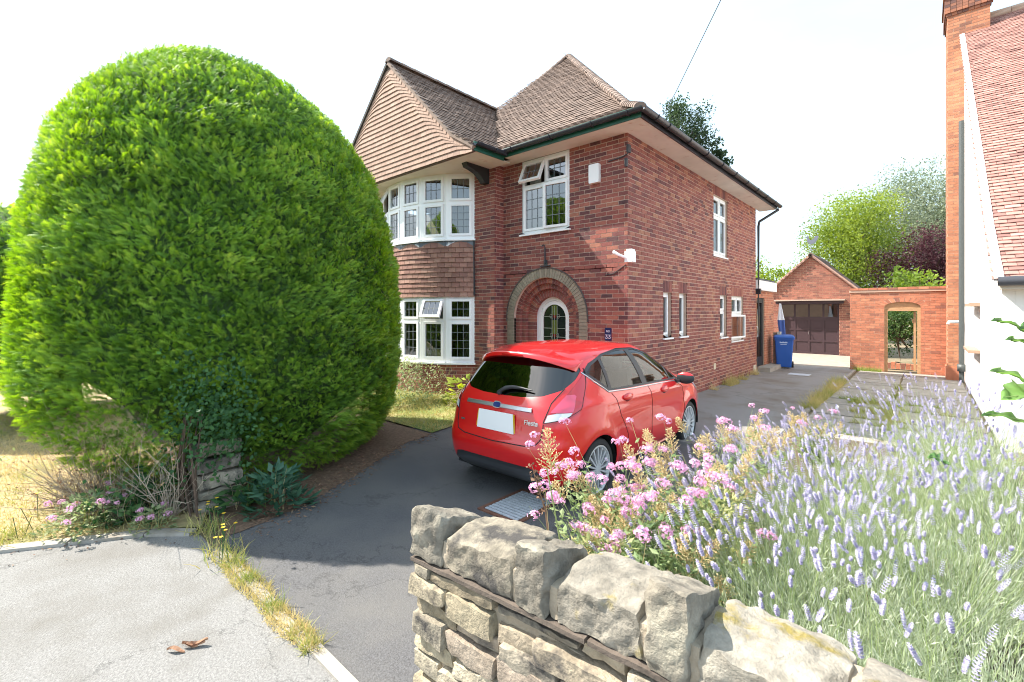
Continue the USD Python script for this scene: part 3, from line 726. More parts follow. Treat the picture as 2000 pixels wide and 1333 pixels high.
def letters(text, h, fr, s, z, n, depth=0.003, bold=True, width=None):
    m = meshkit.text_mesh(text, h, depth, bold)
    V = np.array(m.vertices); w = V[:, 0].max() - V[:, 0].min()
    V[:, 0] -= V[:, 0].min() + w / 2
    if width:
        V[:, 0] *= width / w
    return fr(np.c_[V[:, 0] + s, V[:, 1] + z, V[:, 2] + n]), np.array(m.faces)
LETTER = mat('white_lettering', [(0.55, 0.56, 0.64)], 0.4)
house.part('sign_lettering', letters('NO', 0.036, FF, -0.357, 1.435, 0.022), LETTER, parent=sg)
house.part('sign_lettering', letters('33', 0.066, FF, -0.357, 1.325, 0.022), LETTER, parent=sg)
# ------------------------------------------------------------------ ground
def ground_sheet(poly, dz, fr_step=0.4, bump=0.0, seed=0):
    """A flat sheet that follows the fall of the drive: cut in bands along y."""
    m = MB(); x0, y0, x1, y1 = poly.bounds
    ys = [y0] + [y for y in np.arange(-4.2, 0.01, fr_step) if y0 < y < y1] + [y1]
    for a, b in zip(ys[:-1], ys[1:]):
        g = poly.intersection(sbox(x0 - 1, a, x1 + 1, b))
        for h in getattr(g, 'geoms', [g]):
            if h.geom_type != 'Polygon' or h.area < 1e-6:
                continue
            v, f = trimesh.creation.triangulate_polygon(h, engine='earcut')
            v = np.asarray(v)[:, :2]
            A, B, C = v[f[:, 0]], v[f[:, 1]], v[f[:, 2]]
            cr = (B - A)[:, 0] * (C - A)[:, 1] - (B - A)[:, 1] * (C - A)[:, 0]
            f = np.where((cr < 0)[:, None], f[:, ::-1], f)
            m.add(np.c_[v, gz(v[:, 1]) + dz], f)
    return m
EARTH = mat('dry_earth', [(0.20, 0.16, 0.10)], 0.95, 0.8, 0.3, 0.3, 20.0, spots=(0.10, 0.12, 0.045), spot_scale=0.6)
TARMAC = mat('drive_tarmac', [(0.088, 0.087, 0.092)], 0.9, 85.0, 0.5, 0.9, 120.0, spots=(0.14, 0.132, 0.122), spot_scale=0.8, spot_range=(0.42, 0.78), detail=2.0, bdist=0.006, cracks=0.4)
PAVE = mat('pavement_tarmac', [(0.205, 0.20, 0.193)], 0.92, 75.0, 0.38, 0.8, 110.0, spots=(0.145, 0.135, 0.12), spot_scale=1.6, spot_range=(0.46, 0.72), detail=3.0, bdist=0.008, cracks=0.55)
CONC = mat('old_concrete', [(0.34, 0.31, 0.27), (0.27, 0.25, 0.22)], 0.92, 5.0, 0.2, 0.4, 70.0, spots=(0.20, 0.17, 0.13), spot_scale=2.2)
APRON = mat('apron_concrete', [(0.30, 0.25, 0.205)], 0.92, 4.0, 0.25, 0.3, 60.0)
SOIL = mat('garden_soil', [(0.10, 0.075, 0.05)], 0.95, 14.0, 0.35, 0.8, 40.0)
LAWN = mat('parched_lawn', [(0.42, 0.31, 0.165)], 0.95, 16.0, 0.3, 0.8, 90.0, spots=(0.17, 0.19, 0.06), spot_scale=1.5, spot_range=(0.48, 0.68))
GREENLAWN = mat('front_lawn', [(0.14, 0.19, 0.045)], 0.95, 20.0, 0.35, 0.8, 90.0, spots=(0.34, 0.28, 0.12), spot_scale=2.0, spot_range=(0.46, 0.66))

single('ground', None, None, ground_sheet(sbox(-260, -260, 260, 260), -0.03), EARTH, kind='structure')
drive = Polygon([(-0.55, -5.84), (-1.0, -5.6), (-1.3, -5.05), (-2.2, -4.0), (-2.5, -3.2), (-2.5, -2.4), (-2.5, -1.2), (-2.5, -0.42), (-0.02, -0.42), (-0.02, 10.5), (-0.6, 10.5), (-0.6, 10.7), (2.09, 10.7), (2.09, -0.6), (2.15, -5.84)])
single('driveway', None, None, ground_sheet(drive.intersection(sbox(-9, -9, 9, -0.75)), 0.0), TARMAC, kind='structure')
OLDTAR = mat('worn_tarmac', [(0.25, 0.235, 0.225)], 0.92, 70.0, 0.45, 0.9, 110.0, spots=(0.17, 0.135, 0.105), spot_scale=0.9, spot_range=(0.46, 0.70), detail=3.0, bdist=0.006, cracks=0.35)  # older paler tarmac, its colour lightened further for wall bounce and glare
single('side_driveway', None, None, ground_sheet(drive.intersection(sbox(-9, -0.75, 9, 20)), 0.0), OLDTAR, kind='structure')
single('garage_apron', None, None, ground_sheet(sbox(-1.6, 10.705, 1.95, 15.9), 0.0), APRON, kind='structure')
pav = Polygon([(-40, -14), (20, -14), (20, -5.9), (-0.9, -5.9), (-1.27, -6.16), (-1.80, -7.05), (-2.6, -8.4), (-40, -9.4)])
single('pavement', None, None, ground_sheet(pav, 0.0), PAVE, kind='structure')
single('road', None, None, ground_sheet(sbox(-40, -21, 20, -14.004), -0.10), TARMAC, kind='structure')
single('lawn', None, None, ground_sheet(Polygon([(-14, -7.6), (-2.68, -8.35), (-1.85, -7.0), (-1.3, -6.12), (-1.05, -5.86), (-1.4, -5.72), (-14, -5.0)]), 0.012), LAWN, kind='structure')
hb = np.random.default_rng(3); hy = np.linspace(-5.80, -2.62, 46)
hx = np.interp(hy, [-5.84, -5.05, -4.0, -3.2, -2.6], [-0.70, -0.84, -1.40, -1.84, -1.93]) + 0.05 * (meshkit.fbm(np.c_[hy * 2.3, 0 * hy, 0 * hy], 4, 8) - 0.3) * 2 + hb.normal(0, 0.008, 46)
single('hedge_bed', None, None, ground_sheet(Polygon([(-14, -4.99), (-1.4, -5.71)] + list(zip(hx, hy)) + [(-14, -2.6)]), 0.006), mat('dead_litter', [(0.16, 0.10, 0.065)], 0.95, 30.0, 0.5, 0.9, 60.0), kind='structure')
single('front_lawn', None, None, ground_sheet(Polygon([(-14, -2.59), (-1.93, -2.59), (-2.0, -1.2), (-2.45, -0.43), (-3.3, -0.43), (-8.1, -0.43), (-14, 0)]), 0.015), GREENLAWN, kind='structure')
single('flower_bed', None, None, ground_sheet(Polygon([(2.2, -5.55), (8, -5.55), (8, 0.4), (4.5, 0.8), (2.22, 0.6)]), 0.05), SOIL, kind='structure')
single('neighbour_driveway', None, None, ground_sheet(Polygon([(2.20, 0.62), (4.46, 0.82), (4.46, 10.5), (2.20, 10.5)]), -0.012), mat('gritty_joint', [(0.17, 0.135, 0.08)], 0.95, 20.0, 0.4), kind='structure')
rng = np.random.default_rng(5)
slabs = Thing('concrete_strip', 'weathered concrete slabs with grassy joints beside the drive', 'paving', (3.2, 5, 0))
y = 0.75; k = 0
while y < 10.3:
    ln = [0.42, 0.95, 0.50, 1.15, 0.72, 1.3][k % 6]
    for (a, b) in ((2.24, 3.25), (3.28, 4.42)):
        j = rng.normal(0, 0.012, 4)
        P = Polygon([(a + j[0], y + 0.03), (b + j[1], y + 0.02), (b + j[2], min(y + ln, 10.45) - 0.03), (a + j[3], min(y + ln, 10.45) - 0.02)])
        slabs.part('slab', extrude(P, -0.03, 0.005 + rng.normal(0, 0.003), lambda V: np.asarray(V, float)), CONC, tone=float(rng.random()))
    y += ln; k += 1
ed = Thing('drive_edging', 'thin concrete edging along the right side of the drive', 'edging', (2.13, 4, 0))
for i in range(12):
    a = -0.6 + i * 0.92
    ed.part('edging_stone', MB().box((2.10, a + 0.006, -0.05), (2.165, a + 0.914, 0.028 + rng.normal(0, 0.004))), CONC, tone=float(rng.random()))
ks = Thing('entrance_edging', 'worn concrete edging between the pavement and the drive', 'edging', (0.8, -5.87, -0.12))
xs = [-0.52, 0.0, 0.55, 1.12, 1.62, 2.04]
for a, b in zip(xs[:-1], xs[1:]):
    t = rng.normal(0, 0.006, 2)
    ks.part('edging_stone', MB().box((a + 0.008, -5.905 + t[0], -0.22), (b - 0.008, -5.838 + t[0], -0.104 + t[1] * 0.5)), CONC, tone=float(rng.random()))
kv = Thing('verge_kerb', 'low flat kerb stones along the edge of the parched verge', 'kerb', (-1.5, -6.6, -0.12))
kp = [(-0.98, -5.93), (-1.27, -6.2), (-1.55, -6.66), (-1.83, -7.1), (-2.2, -7.7), (-2.6, -8.4)]
for p, q in zip(kp[:-1], kp[1:]):
    p, q = np.array(p), np.array(q); T = (q - p) / np.linalg.norm(q - p); n = np.array([-T[1], T[0]]) * 0.05
    kv.part('kerb_stone', extrude(Polygon([p + T * .01 - n, q - T * .01 - n, q - T * .01 + n, p + T * .01 + n]), -0.2, -0.095, lambda V: np.asarray(V, float)), CONC, tone=float(rng.random()))

# drain cover in the drive, and a steel plate further up
WHITEMETAL = mat('pale_steel', [(0.60, 0.64, 0.70)], 0.45, 20.0, 0.12, metal=0.3)
RUST = mat('rusty_frame', [(0.16, 0.07, 0.045)], 0.85, 20.0, 0.3)
dc = Thing('drain_cover', 'pale studded drain cover in a rusty frame set in the drive', 'drain cover', (0.75, -3.62, -0.12))
DX0, DX1, DY0, DY1, DZ = 0.53, 0.96, -3.92, -3.33, float(gz(-3.6))
dc.part('cover_frame', extrude(sbox(DX0 - .04, DY0 - .04, DX1 + .04, DY1 + .04).difference(sbox(DX0, DY0, DX1, DY1)), DZ - .02, DZ + .012, lambda V: np.asarray(V, float)), RUST)
dc.part('cover_plate', MB().box((DX0 + .006, DY0 + .006, DZ - .02), (DX1 - .006, DY1 - .006, DZ + .006)), mat('drain_slots', [(0.06, 0.06, 0.065)], 0.8))
st = MB()
for i in range(9):
    for j in range(12):
        xx, yy = DX0 + .03 + i * (DX1 - DX0 - .06) / 8, DY0 + .03 + j * (DY1 - DY0 - .06) / 11
        st.box((xx - 0.021, yy - 0.0165, DZ + .0062), (xx + 0.021, yy + 0.0165, DZ + .013))
dc.part('stud', st, WHITEMETAL, kind='stuff')
pl = Thing('access_plate', 'pale steel access plate lying flush in the drive near the blue bin', 'access cover', (1.05, 8.13, 0))
pl.part('plate', MB().box((0.80, 7.92, -0.01), (1.32, 8.34, 0.008)), WHITEMETAL)
pl.part('plate_rim', extrude(sbox(0.77, 7.89, 1.35, 8.37).difference(sbox(0.801, 7.921, 1.319, 8.339)), -0.01, 0.006, lambda V: np.asarray(V, float)), CONC, tone=0.8)

# ------------------------------------------------------------------ flat-roofed extension behind the house
ext = Thing('flat_roof_extension', 'single-storey brick rear extension with white fascia and dark side door', 'extension', (-1.5, 9.0, 0))
EF = frame((-0.03, 0, 0), (0, 1, 0), (1, 0, 0))
ep = sbox(7.9, -0.05, 10.1, 2.42).difference(sbox(8.05, 0.12, 8.95, 2.2))
ext.part('wall', extrude(ep, -0.12, 0, EF).add(*extrude(sbox(-3.0, -0.05, -0.15, 2.42), -0.12, 0, frame((0, 10.1, 0), (1, 0, 0), (0, 1, 0))).get()[:2]), OMORTAR)
emit(ext, 'brick', brick_pieces(ep, EF, np.array([1.0, 0, 0]), rng, dark=0.05), ORANGE, 200, 'brickwork')
ext.part('fascia', MB().box((-3.2, 7.9, 2.425), (0.06, 10.2, 2.72)), mat('fascia_white', [(0.80, 0.78, 0.76)], 0.4))
ext.part('roof', MB().box((-3.2, 7.9, 2.723), (0.02, 10.16, 2.78)), mat('roof_felt', [(0.09, 0.09, 0.10)], 0.9))
dk = mat('dark_door', [(0.03, 0.028, 0.03)], 0.4)
dd = ext.part('door', extrude(sbox(8.05, 0.12, 8.95, 2.2).difference(sbox(8.2, 0.4, 8.8, 2.05)), -0.1, -0.03, EF), dk)
ext.part('pane', (EF([[8.2, .4, -.06], [8.8, .4, -.06], [8.8, 2.05, -.06], [8.2, 2.05, -.06]]), [[0, 1, 2], [0, 2, 3]]), PANE, parent=dd)
ext.part('handle', MB().tube(EF([[8.12, 1.02, -.03], [8.12, 1.04, 0.02], [8.12, 1.2, 0.03], [8.12, 1.32, 0.02], [8.12, 1.34, -.03]]), 0.016, 6), WHITEPLASTIC, parent=dd)
ext.part('step', MB().box((0.0, 8.05, -0.05), (0.34, 9.75, 0.13)), CONC, tone=0.3)
pb = Thing('meter_post', 'weathered timber post carrying a small grey meter box beside the rear step', 'post', (0.17, 9.55, 0.13))
pb.part('post', MB().box((0.10, 9.50, 0.13), (0.22, 9.62, 1.12)), mat('grey_timber', [(0.20, 0.15, 0.115)], 0.9, 12.0, 0.3))
pb.part('meter_box', MB().box((0.221, 9.46, 0.68), (0.30, 9.66, 1.14)), mat('meter_grey', [(0.42, 0.42, 0.38)], 0.5))
pa = Thing('folded_parasol', 'folded blue and white garden parasol leaning by the garage corner', 'parasol', (0.15, 10.45, 0))
n = 10; ang = np.arange(n) * 2 * math.pi / n
def wrap(z0, z1, r0, r1, cx0, cx1, tn, mt, nm):
    V = np.array([[cx + (r * (1.0 if i % 2 else 0.55)) * math.cos(t), 10.45 + (r * (1.0 if i % 2 else 0.55)) * math.sin(t), z] for z, r, cx in ((z0, r0, cx0), (z1, r1, cx1)) for i, t in enumerate(ang)])
    i = np.arange(n); pa.part(nm, MB().add(V, np.stack([i, (i + 1) % n, (i + 1) % n + n, i + n], 1)), mt)
wrap(1.50, 2.05, 0.11, 0.03, 0.13, 0.10, 0, mat('parasol_white', [(0.62, 0.66, 0.72)], 0.8), 'canopy')
wrap(1.02, 1.50, 0.10, 0.11, 0.17, 0.13, 0, mat('parasol_blue', [(0.05, 0.10, 0.32)], 0.8), 'canopy')
pa.part('pole', MB().tube([(0.32, 10.45, 0.0), (0.25, 10.45, 0.6), (0.17, 10.45, 1.03)], 0.035, 6), mat('parasol_sleeve', [(0.03, 0.03, 0.035)], 0.7))

# ------------------------------------------------------------------ garage
gar = Thing('brick_garage', 'small brick garage with pitched tiled roof and dark panelled door', 'garage', (0.15, 17.5, 0))
GFr = frame((0, 15.7, 0), (1, 0, 0), (0, -1, 0))
gx0, gx1, gap_, gz_e = -1.32, 1.62, 0.13, 2.72
gpoly2 = Polygon([(gx0, -0.05), (gx1, -0.05), (gx1, gz_e), (0.15, 4.08), (gx0, gz_e)]).difference(sbox(-1.02, -0.06, 1.12, 2.20))
gar.part('wall', extrude(gpoly2, -0.2, 0, GFr).box((gx0, 15.9, -0.05), (gx0 + .15, 20, gz_e)).box((gx1 - .15, 15.9, -0.05), (gx1, 20, gz_e)).box((gx0, 19.9, -0.05), (gx1, 20.0, gz_e)), OMORTAR)
GBRICK = mat('garage_brick', [(0.13, 0.06, 0.05), (0.23, 0.09, 0.065), (0.30, 0.115, 0.08), (0.36, 0.15, 0.10)], 0.85, 7.0, 0.2)
emit(gar, 'brick', brick_pieces(gpoly2, GFr, np.array([0, -1.0, 0]), rng), GBRICK, 260, 'brickwork')
DOORC = mat('plum_door_paint', [(0.055, 0.030, 0.036)], 0.45)
GD = frame((0, 15.86, 0), (1, 0, 0), (0, -1, 0))
dpoly = sbox(-1.02, 0.0, 1.12, 2.20)
cols = np.linspace(-0.98, 1.08, 5); rows = [0.06, 0.55, 1.02, 1.46]; top = (1.56, 2.08)
frm = dpoly
for i in range(4):
    for z0, z1 in zip(rows[:-1], rows[1:]):
        frm = frm.difference(sbox(cols[i] + .035, z0 + .035, cols[i + 1] - .035, z1 - .035))
    frm = frm.difference(sbox(cols[i] + .035, top[0], cols[i + 1] - .035, top[1]))
gd = gar.part('garage_door', extrude(frm, -0.04, 0.0, GD), DOORC)
for i in range(4):
    for z0, z1 in zip(rows[:-1], rows[1:]):
        gar.part('door_panel', MB().box((cols[i] + .03, z0 + .03, -0.045), (cols[i + 1] - .03, z1 - .03, -0.022), fr=GD), DOORC, parent=gd)
    gar.part('pane', (GD([[cols[i] + .03, top[0], -.025], [cols[i + 1] - .03, top[0], -.025], [cols[i + 1] - .03, top[1], -.025], [cols[i] + .03, top[1], -.025]]), [[0, 1, 2], [0, 2, 3]]), PANE, parent=gd)
gar.part('door_handle', MB().tube(GD([[0.05, 0.92, 0.0], [0.05, 0.92, 0.05], [0.05, 0.82, 0.06]]), 0.014, 6), mat('bright_steel', [(0.6, 0.6, 0.6)], 0.3, metal=1.0), parent=gd)
gar.part('door_canopy', MB().box((-1.16, 15.40, 2.225), (1.34, 15.70, 2.275)), mat('canopy_paint', [(0.42, 0.33, 0.27)], 0.7))
gar.part('canopy_board', MB().box((-1.12, 15.50, 2.10), (1.30, 15.53, 2.222)), DOORC)
gar.part('drainpipe', MB().tube([(1.585, 15.64, 2.2), (1.585, 15.64, 0.0)], 0.03, 6), BLACKPVC)
for s, x0 in ((1, gx1 + 0.12), (-1, gx0 - 0.12)):
    h_ = (x0 - 0.15) * s
    prof = [(0, gz_e - 0.10), (h_, 4.14)]
    tl = tile_pieces(lambda q, h, h_=h_: 15.58 <= q < 20.2 and h < h_, prof, (x0, 0, 0), (0, 1, 0), (-s, 0, 0), (15.5, 20.3), rng)
    emit(gar, 'roof_tile', tl, ROOFTILE, 60, 'roof_tiling')
    V = np.array([[x0, 15.6, gz_e - .12], [x0, 20.2, gz_e - .12], [0.15, 20.2, 4.12], [0.15, 15.6, 4.12]]); gar.part('roof_deck', (V, np.array([[0, 1, 2], [0, 2, 3]])), mat('dark_underlay', [(0.05, 0.035, 0.03)], 0.9))
    gar.part('verge', extrude(Polygon([(x0, gz_e - .12), (0.15, 4.10), (0.15, 4.20), (x0 + s * 0.02, gz_e - .03)]), 0.0, 0.12, GFr), mat('pink_verge', [(0.42, 0.25, 0.20)], 0.85))
gar.part('ridge_tile', MB().tube([(0.15, 15.58, 4.14), (0.15, 20.2, 4.14)], 0.09, 8), ROOFTILE, tone=0.4)

vane = Thing('weather_vane', 'dark metal cockerel weather vane on the garage ridge', 'weather vane', (0.15, 15.75, 4.2))
VM = mat('vane_metal', [(0.20, 0.21, 0.25)], 0.45, metal=0.6)
vane.part('pole', MB().tube([(0.15, 15.75, 4.18), (0.15, 15.75, 4.62)], 0.012, 6), VM)
vane.part('compass_arm', MB().tube([(-0.02, 15.75, 4.36), (0.32, 15.75, 4.36)], 0.008, 5), VM)
vane.part('compass_arm', MB().tube([(0.15, 15.58, 4.36), (0.15, 15.92, 4.36)], 0.008, 5), VM)
ck = Polygon([(-0.17, 0.33), (-0.12, 0.36), (-0.09, 0.33), (-0.075, 0.24), (-0.02, 0.17), (0.05, 0.17), (0.10, 0.25), (0.16, 0.33), (0.24, 0.34), (0.27, 0.28), (0.22, 0.16), (0.13, 0.05), (0.04, 0.0), (-0.04, 0.0), (-0.11, 0.06), (-0.145, 0.16), (-0.14, 0.26), (-0.19, 0.28)])
vane.part('cockerel', extrude(ck.buffer(0), -0.01, 0.01, frame((0.15, 15.75, 4.60), (1, 0, 0), (0, -1, 0))), VM)

# ------------------------------------------------------------------ garden wall with an arched gateway
gw = Thing('garden_wall', 'orange brick garden wall with moulded coping and an arched gateway', 'wall', (3.2, 10.65, 0))
WF = frame((0, 10.55, 0), (1, 0, 0), (0, -1, 0))
gcx, gr, gsp = 3.22, 0.405, 1.92
hole = Polygon([(gcx - gr, -0.1), (gcx + gr, -0.1), (gcx + gr, gsp)] + [(gcx + gr * math.cos(t), gsp + 0.15 * math.sin(t)) for t in np.linspace(0, math.pi, 16)] + [(gcx - gr, gsp)])
wp = sbox(1.99, -0.05, 4.48, 2.36)
gw.part('wall_core', extrude(wp.difference(hole), -0.215, 0, WF), OMORTAR)
ah = Polygon([(gcx - gr - .0, gsp)] + [(gcx + (gr + .0) * math.cos(t), gsp + 0.15 * math.sin(t)) for t in np.linspace(math.pi, 0, 20)] + [(gcx + (gr + .16) * math.cos(t), gsp + 0.02 + 0.26 * math.sin(t)) for t in np.linspace(0, math.pi, 20)])
bp_ = brick_pieces(wp.difference(hole).difference(ah.buffer(0)), WF, np.array([0, -1.0, 0]), rng)
nv = 13
for i in range(nv):
    a, b = math.pi * i / nv + .02, math.pi * (i + 1) / nv - .02
    P = np.array([(gcx + gr * math.cos(a), gsp + .15 * math.sin(a)), (gcx + (gr + .16) * math.cos(a), gsp + .02 + .26 * math.sin(a)), (gcx + (gr + .16) * math.cos(b), gsp + .02 + .26 * math.sin(b)), (gcx + gr * math.cos(b), gsp + .15 * math.sin(b))])
    V, F = prism(P, -.012, .008, WF); bp_.append((V, F, float(rng.random()), V[:4].mean(0), np.array([0, -1.0, 0]), .012))
emit(gw, 'brick', bp_, ORANGE, 300, 'brickwork')
for i in range(11):
    gw.part('coping_brick', MB().box((1.99 + i * .227, 10.50, 2.43), (2.21 + i * .227, 10.80, 2.495 + rng.normal(0, .003))), ORANGE, tone=float(rng.random()))
gw.part('string_course', MB().box((1.97, 10.515, 2.362), (4.48, 10.79, 2.428)), mat('pale_string', [(0.48, 0.33, 0.25)], 0.85))
wood = mat('raw_timber', [(0.42, 0.25, 0.13)], 0.7, 10.0, 0.2)
gf = gw.part('gate_frame', MB().box((gcx - gr, 10.58, 0), (gcx - gr + .075, 10.70, 1.9)).box((gcx + gr - .075, 10.58, 0), (gcx + gr, 10.70, 1.9)).box((gcx - gr + .075, 10.58, 1.80), (gcx + gr - .075, 10.70, 1.9)), wood)
gw.part('gate_head', extrude(hole.intersection(sbox(2, 1.9, 4, 2.2)), -0.10, -0.05, WF), wood)
gate = Thing('open_gate', 'open timber gate leaf seen edge-on inside the garden wall arch', 'gate', (3.5, 10.7, 0))
gate.part('gate_board', MB().box((3.47, 10.71, 0.06), (3.52, 11.45, 1.78)), wood)
gate.part('gate_latch', MB().box((3.44, 10.74, 0.98), (3.468, 10.84, 1.08)), IRON)
gate.part('gate_rail', MB().box((3.44, 10.72, 0.3), (3.468, 11.4, 0.4)).box((3.44, 10.72, 1.45), (3.468, 11.4, 1.55)), wood)
bs = Thing('low_brick_edging', 'row of loose bricks beyond the garden gateway', 'brick edging', (3.2, 11.6, 0))
for i in range(7):
    bs.part('brick', MB().box((2.8 + i * .12, 11.6 + rng.normal(0, .01), 0), (2.905 + i * .12, 11.8, 0.16 + .05 * rng.random())), ORANGE, tone=float(rng.random()))

# ------------------------------------------------------------------ neighbour's white house
nb = Thing('white_neighbour_house', 'white rendered house with steep red tiled roof and tall brick chimney stack', 'house', (6.5, 6.5, 0))
NX = 4.48
NF = frame((NX, 0, 0), (0, 1, 0), (-1, 0, 0))
EY, EZ, RY, RZ = 1.50, 2.20, 10.15, 9.42
roofz = lambda y: float(np.interp(y, [EY, EY + 1.2, RY, 2 * RY - EY], [EZ, EZ + 0.85, RZ, EZ + 3]))
gp_ = Polygon([(1.75, -0.05), (14.5, -0.05), (14.5, 5.6), (RY, RZ - 0.1), (2.70, EZ + 0.78), (1.75, EZ + 0.12)])
wn = (5.0, 6.35, 1.08, 1.88)
nb.part('wall', extrude(gp_.difference(sbox(wn[0], wn[2], wn[1], wn[3])), -0.12, 0, NF).box((NX + .121, 1.75, -.05), (12, 1.87, EZ)).box((12, 1.87, -.05), (12.1, 14.5, EZ)), RENDER)
window(nb, frame((NX + 0.06, 0, 0), (0, 1, 0), (-1, 0, 0)), *wn, [(5.05, 5.66, 1.13, 1.83, None, None), (5.7, 6.30, 1.13, 1.83, None, None)], sill=False)
tan = mat('tan_tile_sill', [(0.36, 0.24, 0.17)], 0.8)
nb.part('window_sill', MB().box((NX - .16, 4.95, 1.02), (NX, 6.4, 1.075)), tan); nb.part('window_canopy', MB().box((NX - .14, 4.95, 1.89), (NX, 6.4, 1.95)), tan)
tl = tile_pieces(lambda s, h: s >= NX - 0.1 and h <= RY - EY, [(0, EZ), (1.2, EZ + .85), (RY - EY, RZ)], (0, EY, 0), (1, 0, 0), (0, 1, 0), (NX - .1, 6.6), rng)
emit(nb, 'roof_tile', tl, REDTILE, 300, 'roof_tiling')
V = np.array([[NX - .09, EY, EZ], [12.2, EY, EZ], [12.2, EY + 1.2, EZ + .85], [NX - .09, EY + 1.2, EZ + .85], [12.2, RY, RZ], [NX - .09, RY, RZ], [12.2, 15, 5.3], [NX - .09, 15, 5.3]]) - [0, 0, .012]
nb.part('roof_underlay', (V, np.array([[0, 1, 2], [0, 2, 3], [3, 2, 4], [3, 4, 5], [5, 4, 6], [5, 6, 7]])), REDTILE, tone=0.3)
nb.part('verge_strip', extrude(Polygon([(EY, EZ - .04), (EY + 1.2, EZ + .81), (RY, RZ - .05), (RY, RZ + .03), (EY + 1.2, EZ + .88), (EY, EZ + .03)]), 0.0, 0.09, NF), mat('white_verge', [(0.75, 0.70, 0.66)], 0.85))
for i in range(8):
    nb.part('ridge_tile', MB().tube([(NX + .42 + i * .45, RY, RZ + .02), (NX + .86 + i * .45, RY, RZ + .02)], 0.11, 10), mat('buff_ridge', [(0.46, 0.33, 0.25)], 0.9), smooth=40)
nb.part('gutter', MB().tube([(NX - .06, EY - .05, EZ - .02), (9, EY - .05, EZ - .02)], 0.062, 10), mat('grey_gutter', [(0.05, 0.05, 0.058)], 0.4), smooth=40)
nb.part('eaves_board', MB().box((NX - .04, EY, EZ - .12), (9, 1.75, EZ - .03)), mat('cream_eaves', [(0.62, 0.56, 0.48)], 0.7))
nb.part('downpipe', MB().tube([(NX - .07, 9.2, 6.6), (NX - .07, 9.2, 0.42)], 0.055, 8).box((NX - .15, 9.1, 0.28), (NX, 9.3, 0.45)).tube([(NX - .07, 9.2, 0.3), (NX - .07, 9.2, 0.0)], 0.05, 8), mat('grey_green_pipe', [(0.065, 0.075, 0.075)], 0.5), smooth=40)
nb.part('overflow_pipe', MB().tube([(NX - .02, 9.42, 1.52), (NX - .30, 9.42, 1.52), (NX - .32, 9.40, 1.46)], 0.035, 8), WHITEPLASTIC)
CX0, CX1, CY0, CY1, CZ = 4.16, 4.94, 9.58, 10.72, 10.4
CFr, CLf = frame((0, CY0, 0), (1, 0, 0), (0, -1, 0)), frame((CX0, 0, 0), (0, -1, 0), (-1, 0, 0))
ch = nb.part('chimney', MB().box((CX0, CY0, -.05), (CX1, CY1, CZ)), OMORTAR)
CB = mat('chimney_brick', [(0.11, 0.06, 0.055), (0.34, 0.14, 0.08), (0.42, 0.17, 0.09), (0.47, 0.21, 0.115)], 0.85, 7.0, 0.2)
cf = brick_pieces(sbox(CX0, -.05, NX, 9.2).union(sbox(CX0, 8.9, CX1, 9.5)), CFr, np.array([0, -1.0, 0]), rng, s0=CX0, dark=-0.12)
cf += brick_pieces(sbox(-CY1, -.05, -CY0, 9.5), CLf, np.array([-1.0, 0, 0]), rng, s0=-CY0, dark=-0.12)
for i, (z, o) in enumerate(((9.5, .03), (9.575, .06), (9.65, .06), (9.725, .06), (9.80, .06), (9.95, .09))):
    n_ = 8
    for k in range(n_):
        w = (CX1 - CX0 + 2 * o) / n_; a = CX0 - o + k * w
        hh = .145 if z == 9.80 else .07
        m = MB().box((a + .004, CY0 - o, z), (a + w - .004, CY0 + .1, z + hh)); V, F, _ = m.get(); cf.append((V, F, float(rng.random() * .45), V.mean(0), np.array([0, -1.0, 0]), w * hh))
    m = MB().box((CX0 - o, CY0 + .101, z), (CX0 + .1, CY1 + o, z + .07)); V, F, _ = m.get(); cf.append((V, F, 0.1, V.mean(0), np.array([-1.0, 0, 0]), .05))
emit(nb, 'chimney_brick', cf, CB, 300, 'chimney_brickwork')
nb.part('plinth', MB().box((CX0 - .03, CY0 - .03, -.05), (NX, CY1, .32)), ORANGE, tone=0.6, parent=ch)

# ------------------------------------------------------------------ blue wheelie bin
BLUE = mat('bin_blue', [(0.016, 0.085, 0.36)], 0.42)
bn = Thing('wheelie_bin', 'blue plastic wheelie bin with closed lid standing by the house corner', 'bin', (0.42, 9.45, 0))
B0 = np.array([0.42, 9.42, 0.0]); bx = np.array([0.975, 0.22, 0]); bx /= np.linalg.norm(bx); by = np.array([-bx[1], bx[0], 0])
bfr = lambda V: B0 + np.asarray(V, float) @ np.stack([bx, by, [0, 0, 1.0]])
def loft(secs, tone=0.5):
    """secs: (z, x half, y0, y1, corner)"""
    rings = []
    for z, hx, y0, y1, c in secs:
        r = np.asarray(sbox(-hx + c, y0 + c, hx - c, y1 - c).buffer(c, quad_segs=3).exterior.coords)[:-1]
        rings.append(np.c_[r, np.full(len(r), z)])
    n = len(rings[0]); V = np.concatenate(rings); i = np.arange(n); j = (i + 1) % n
    F = [np.stack([i + k * n, i + (k + 1) * n, j + (k + 1) * n, j + k * n], 1) for k in range(len(rings) - 1)]
    m = MB().add(V, np.vstack(F))
    m.F[0] = np.vstack([m.F[0], [[0, q, q + 1] for q in range(1, n - 1)], [[n * (len(rings) - 1), n * (len(rings) - 1) + q + 1, n * (len(rings) - 1) + q] for q in range(1, n - 1)]])
    V, F, T = m.get(); F = F[:, ::-1] if False else F
    tm = trimesh.Trimesh(V, F, process=False); tm.fix_normals()
    return tm.vertices, tm.faces
def binpart(nm, geo, mt, smooth=False, **k):
    V, F = geo; return bn.part(nm, (bfr(V), F), mt, smooth=smooth, **k)
body = binpart('body', loft([(0.05, .20, -.02, .42, .04), (0.10, .205, -.04, .44, .04), (0.55, .235, -.09, .46, .04), (0.93, .255, -.12, .47, .04)]), BLUE, 30)
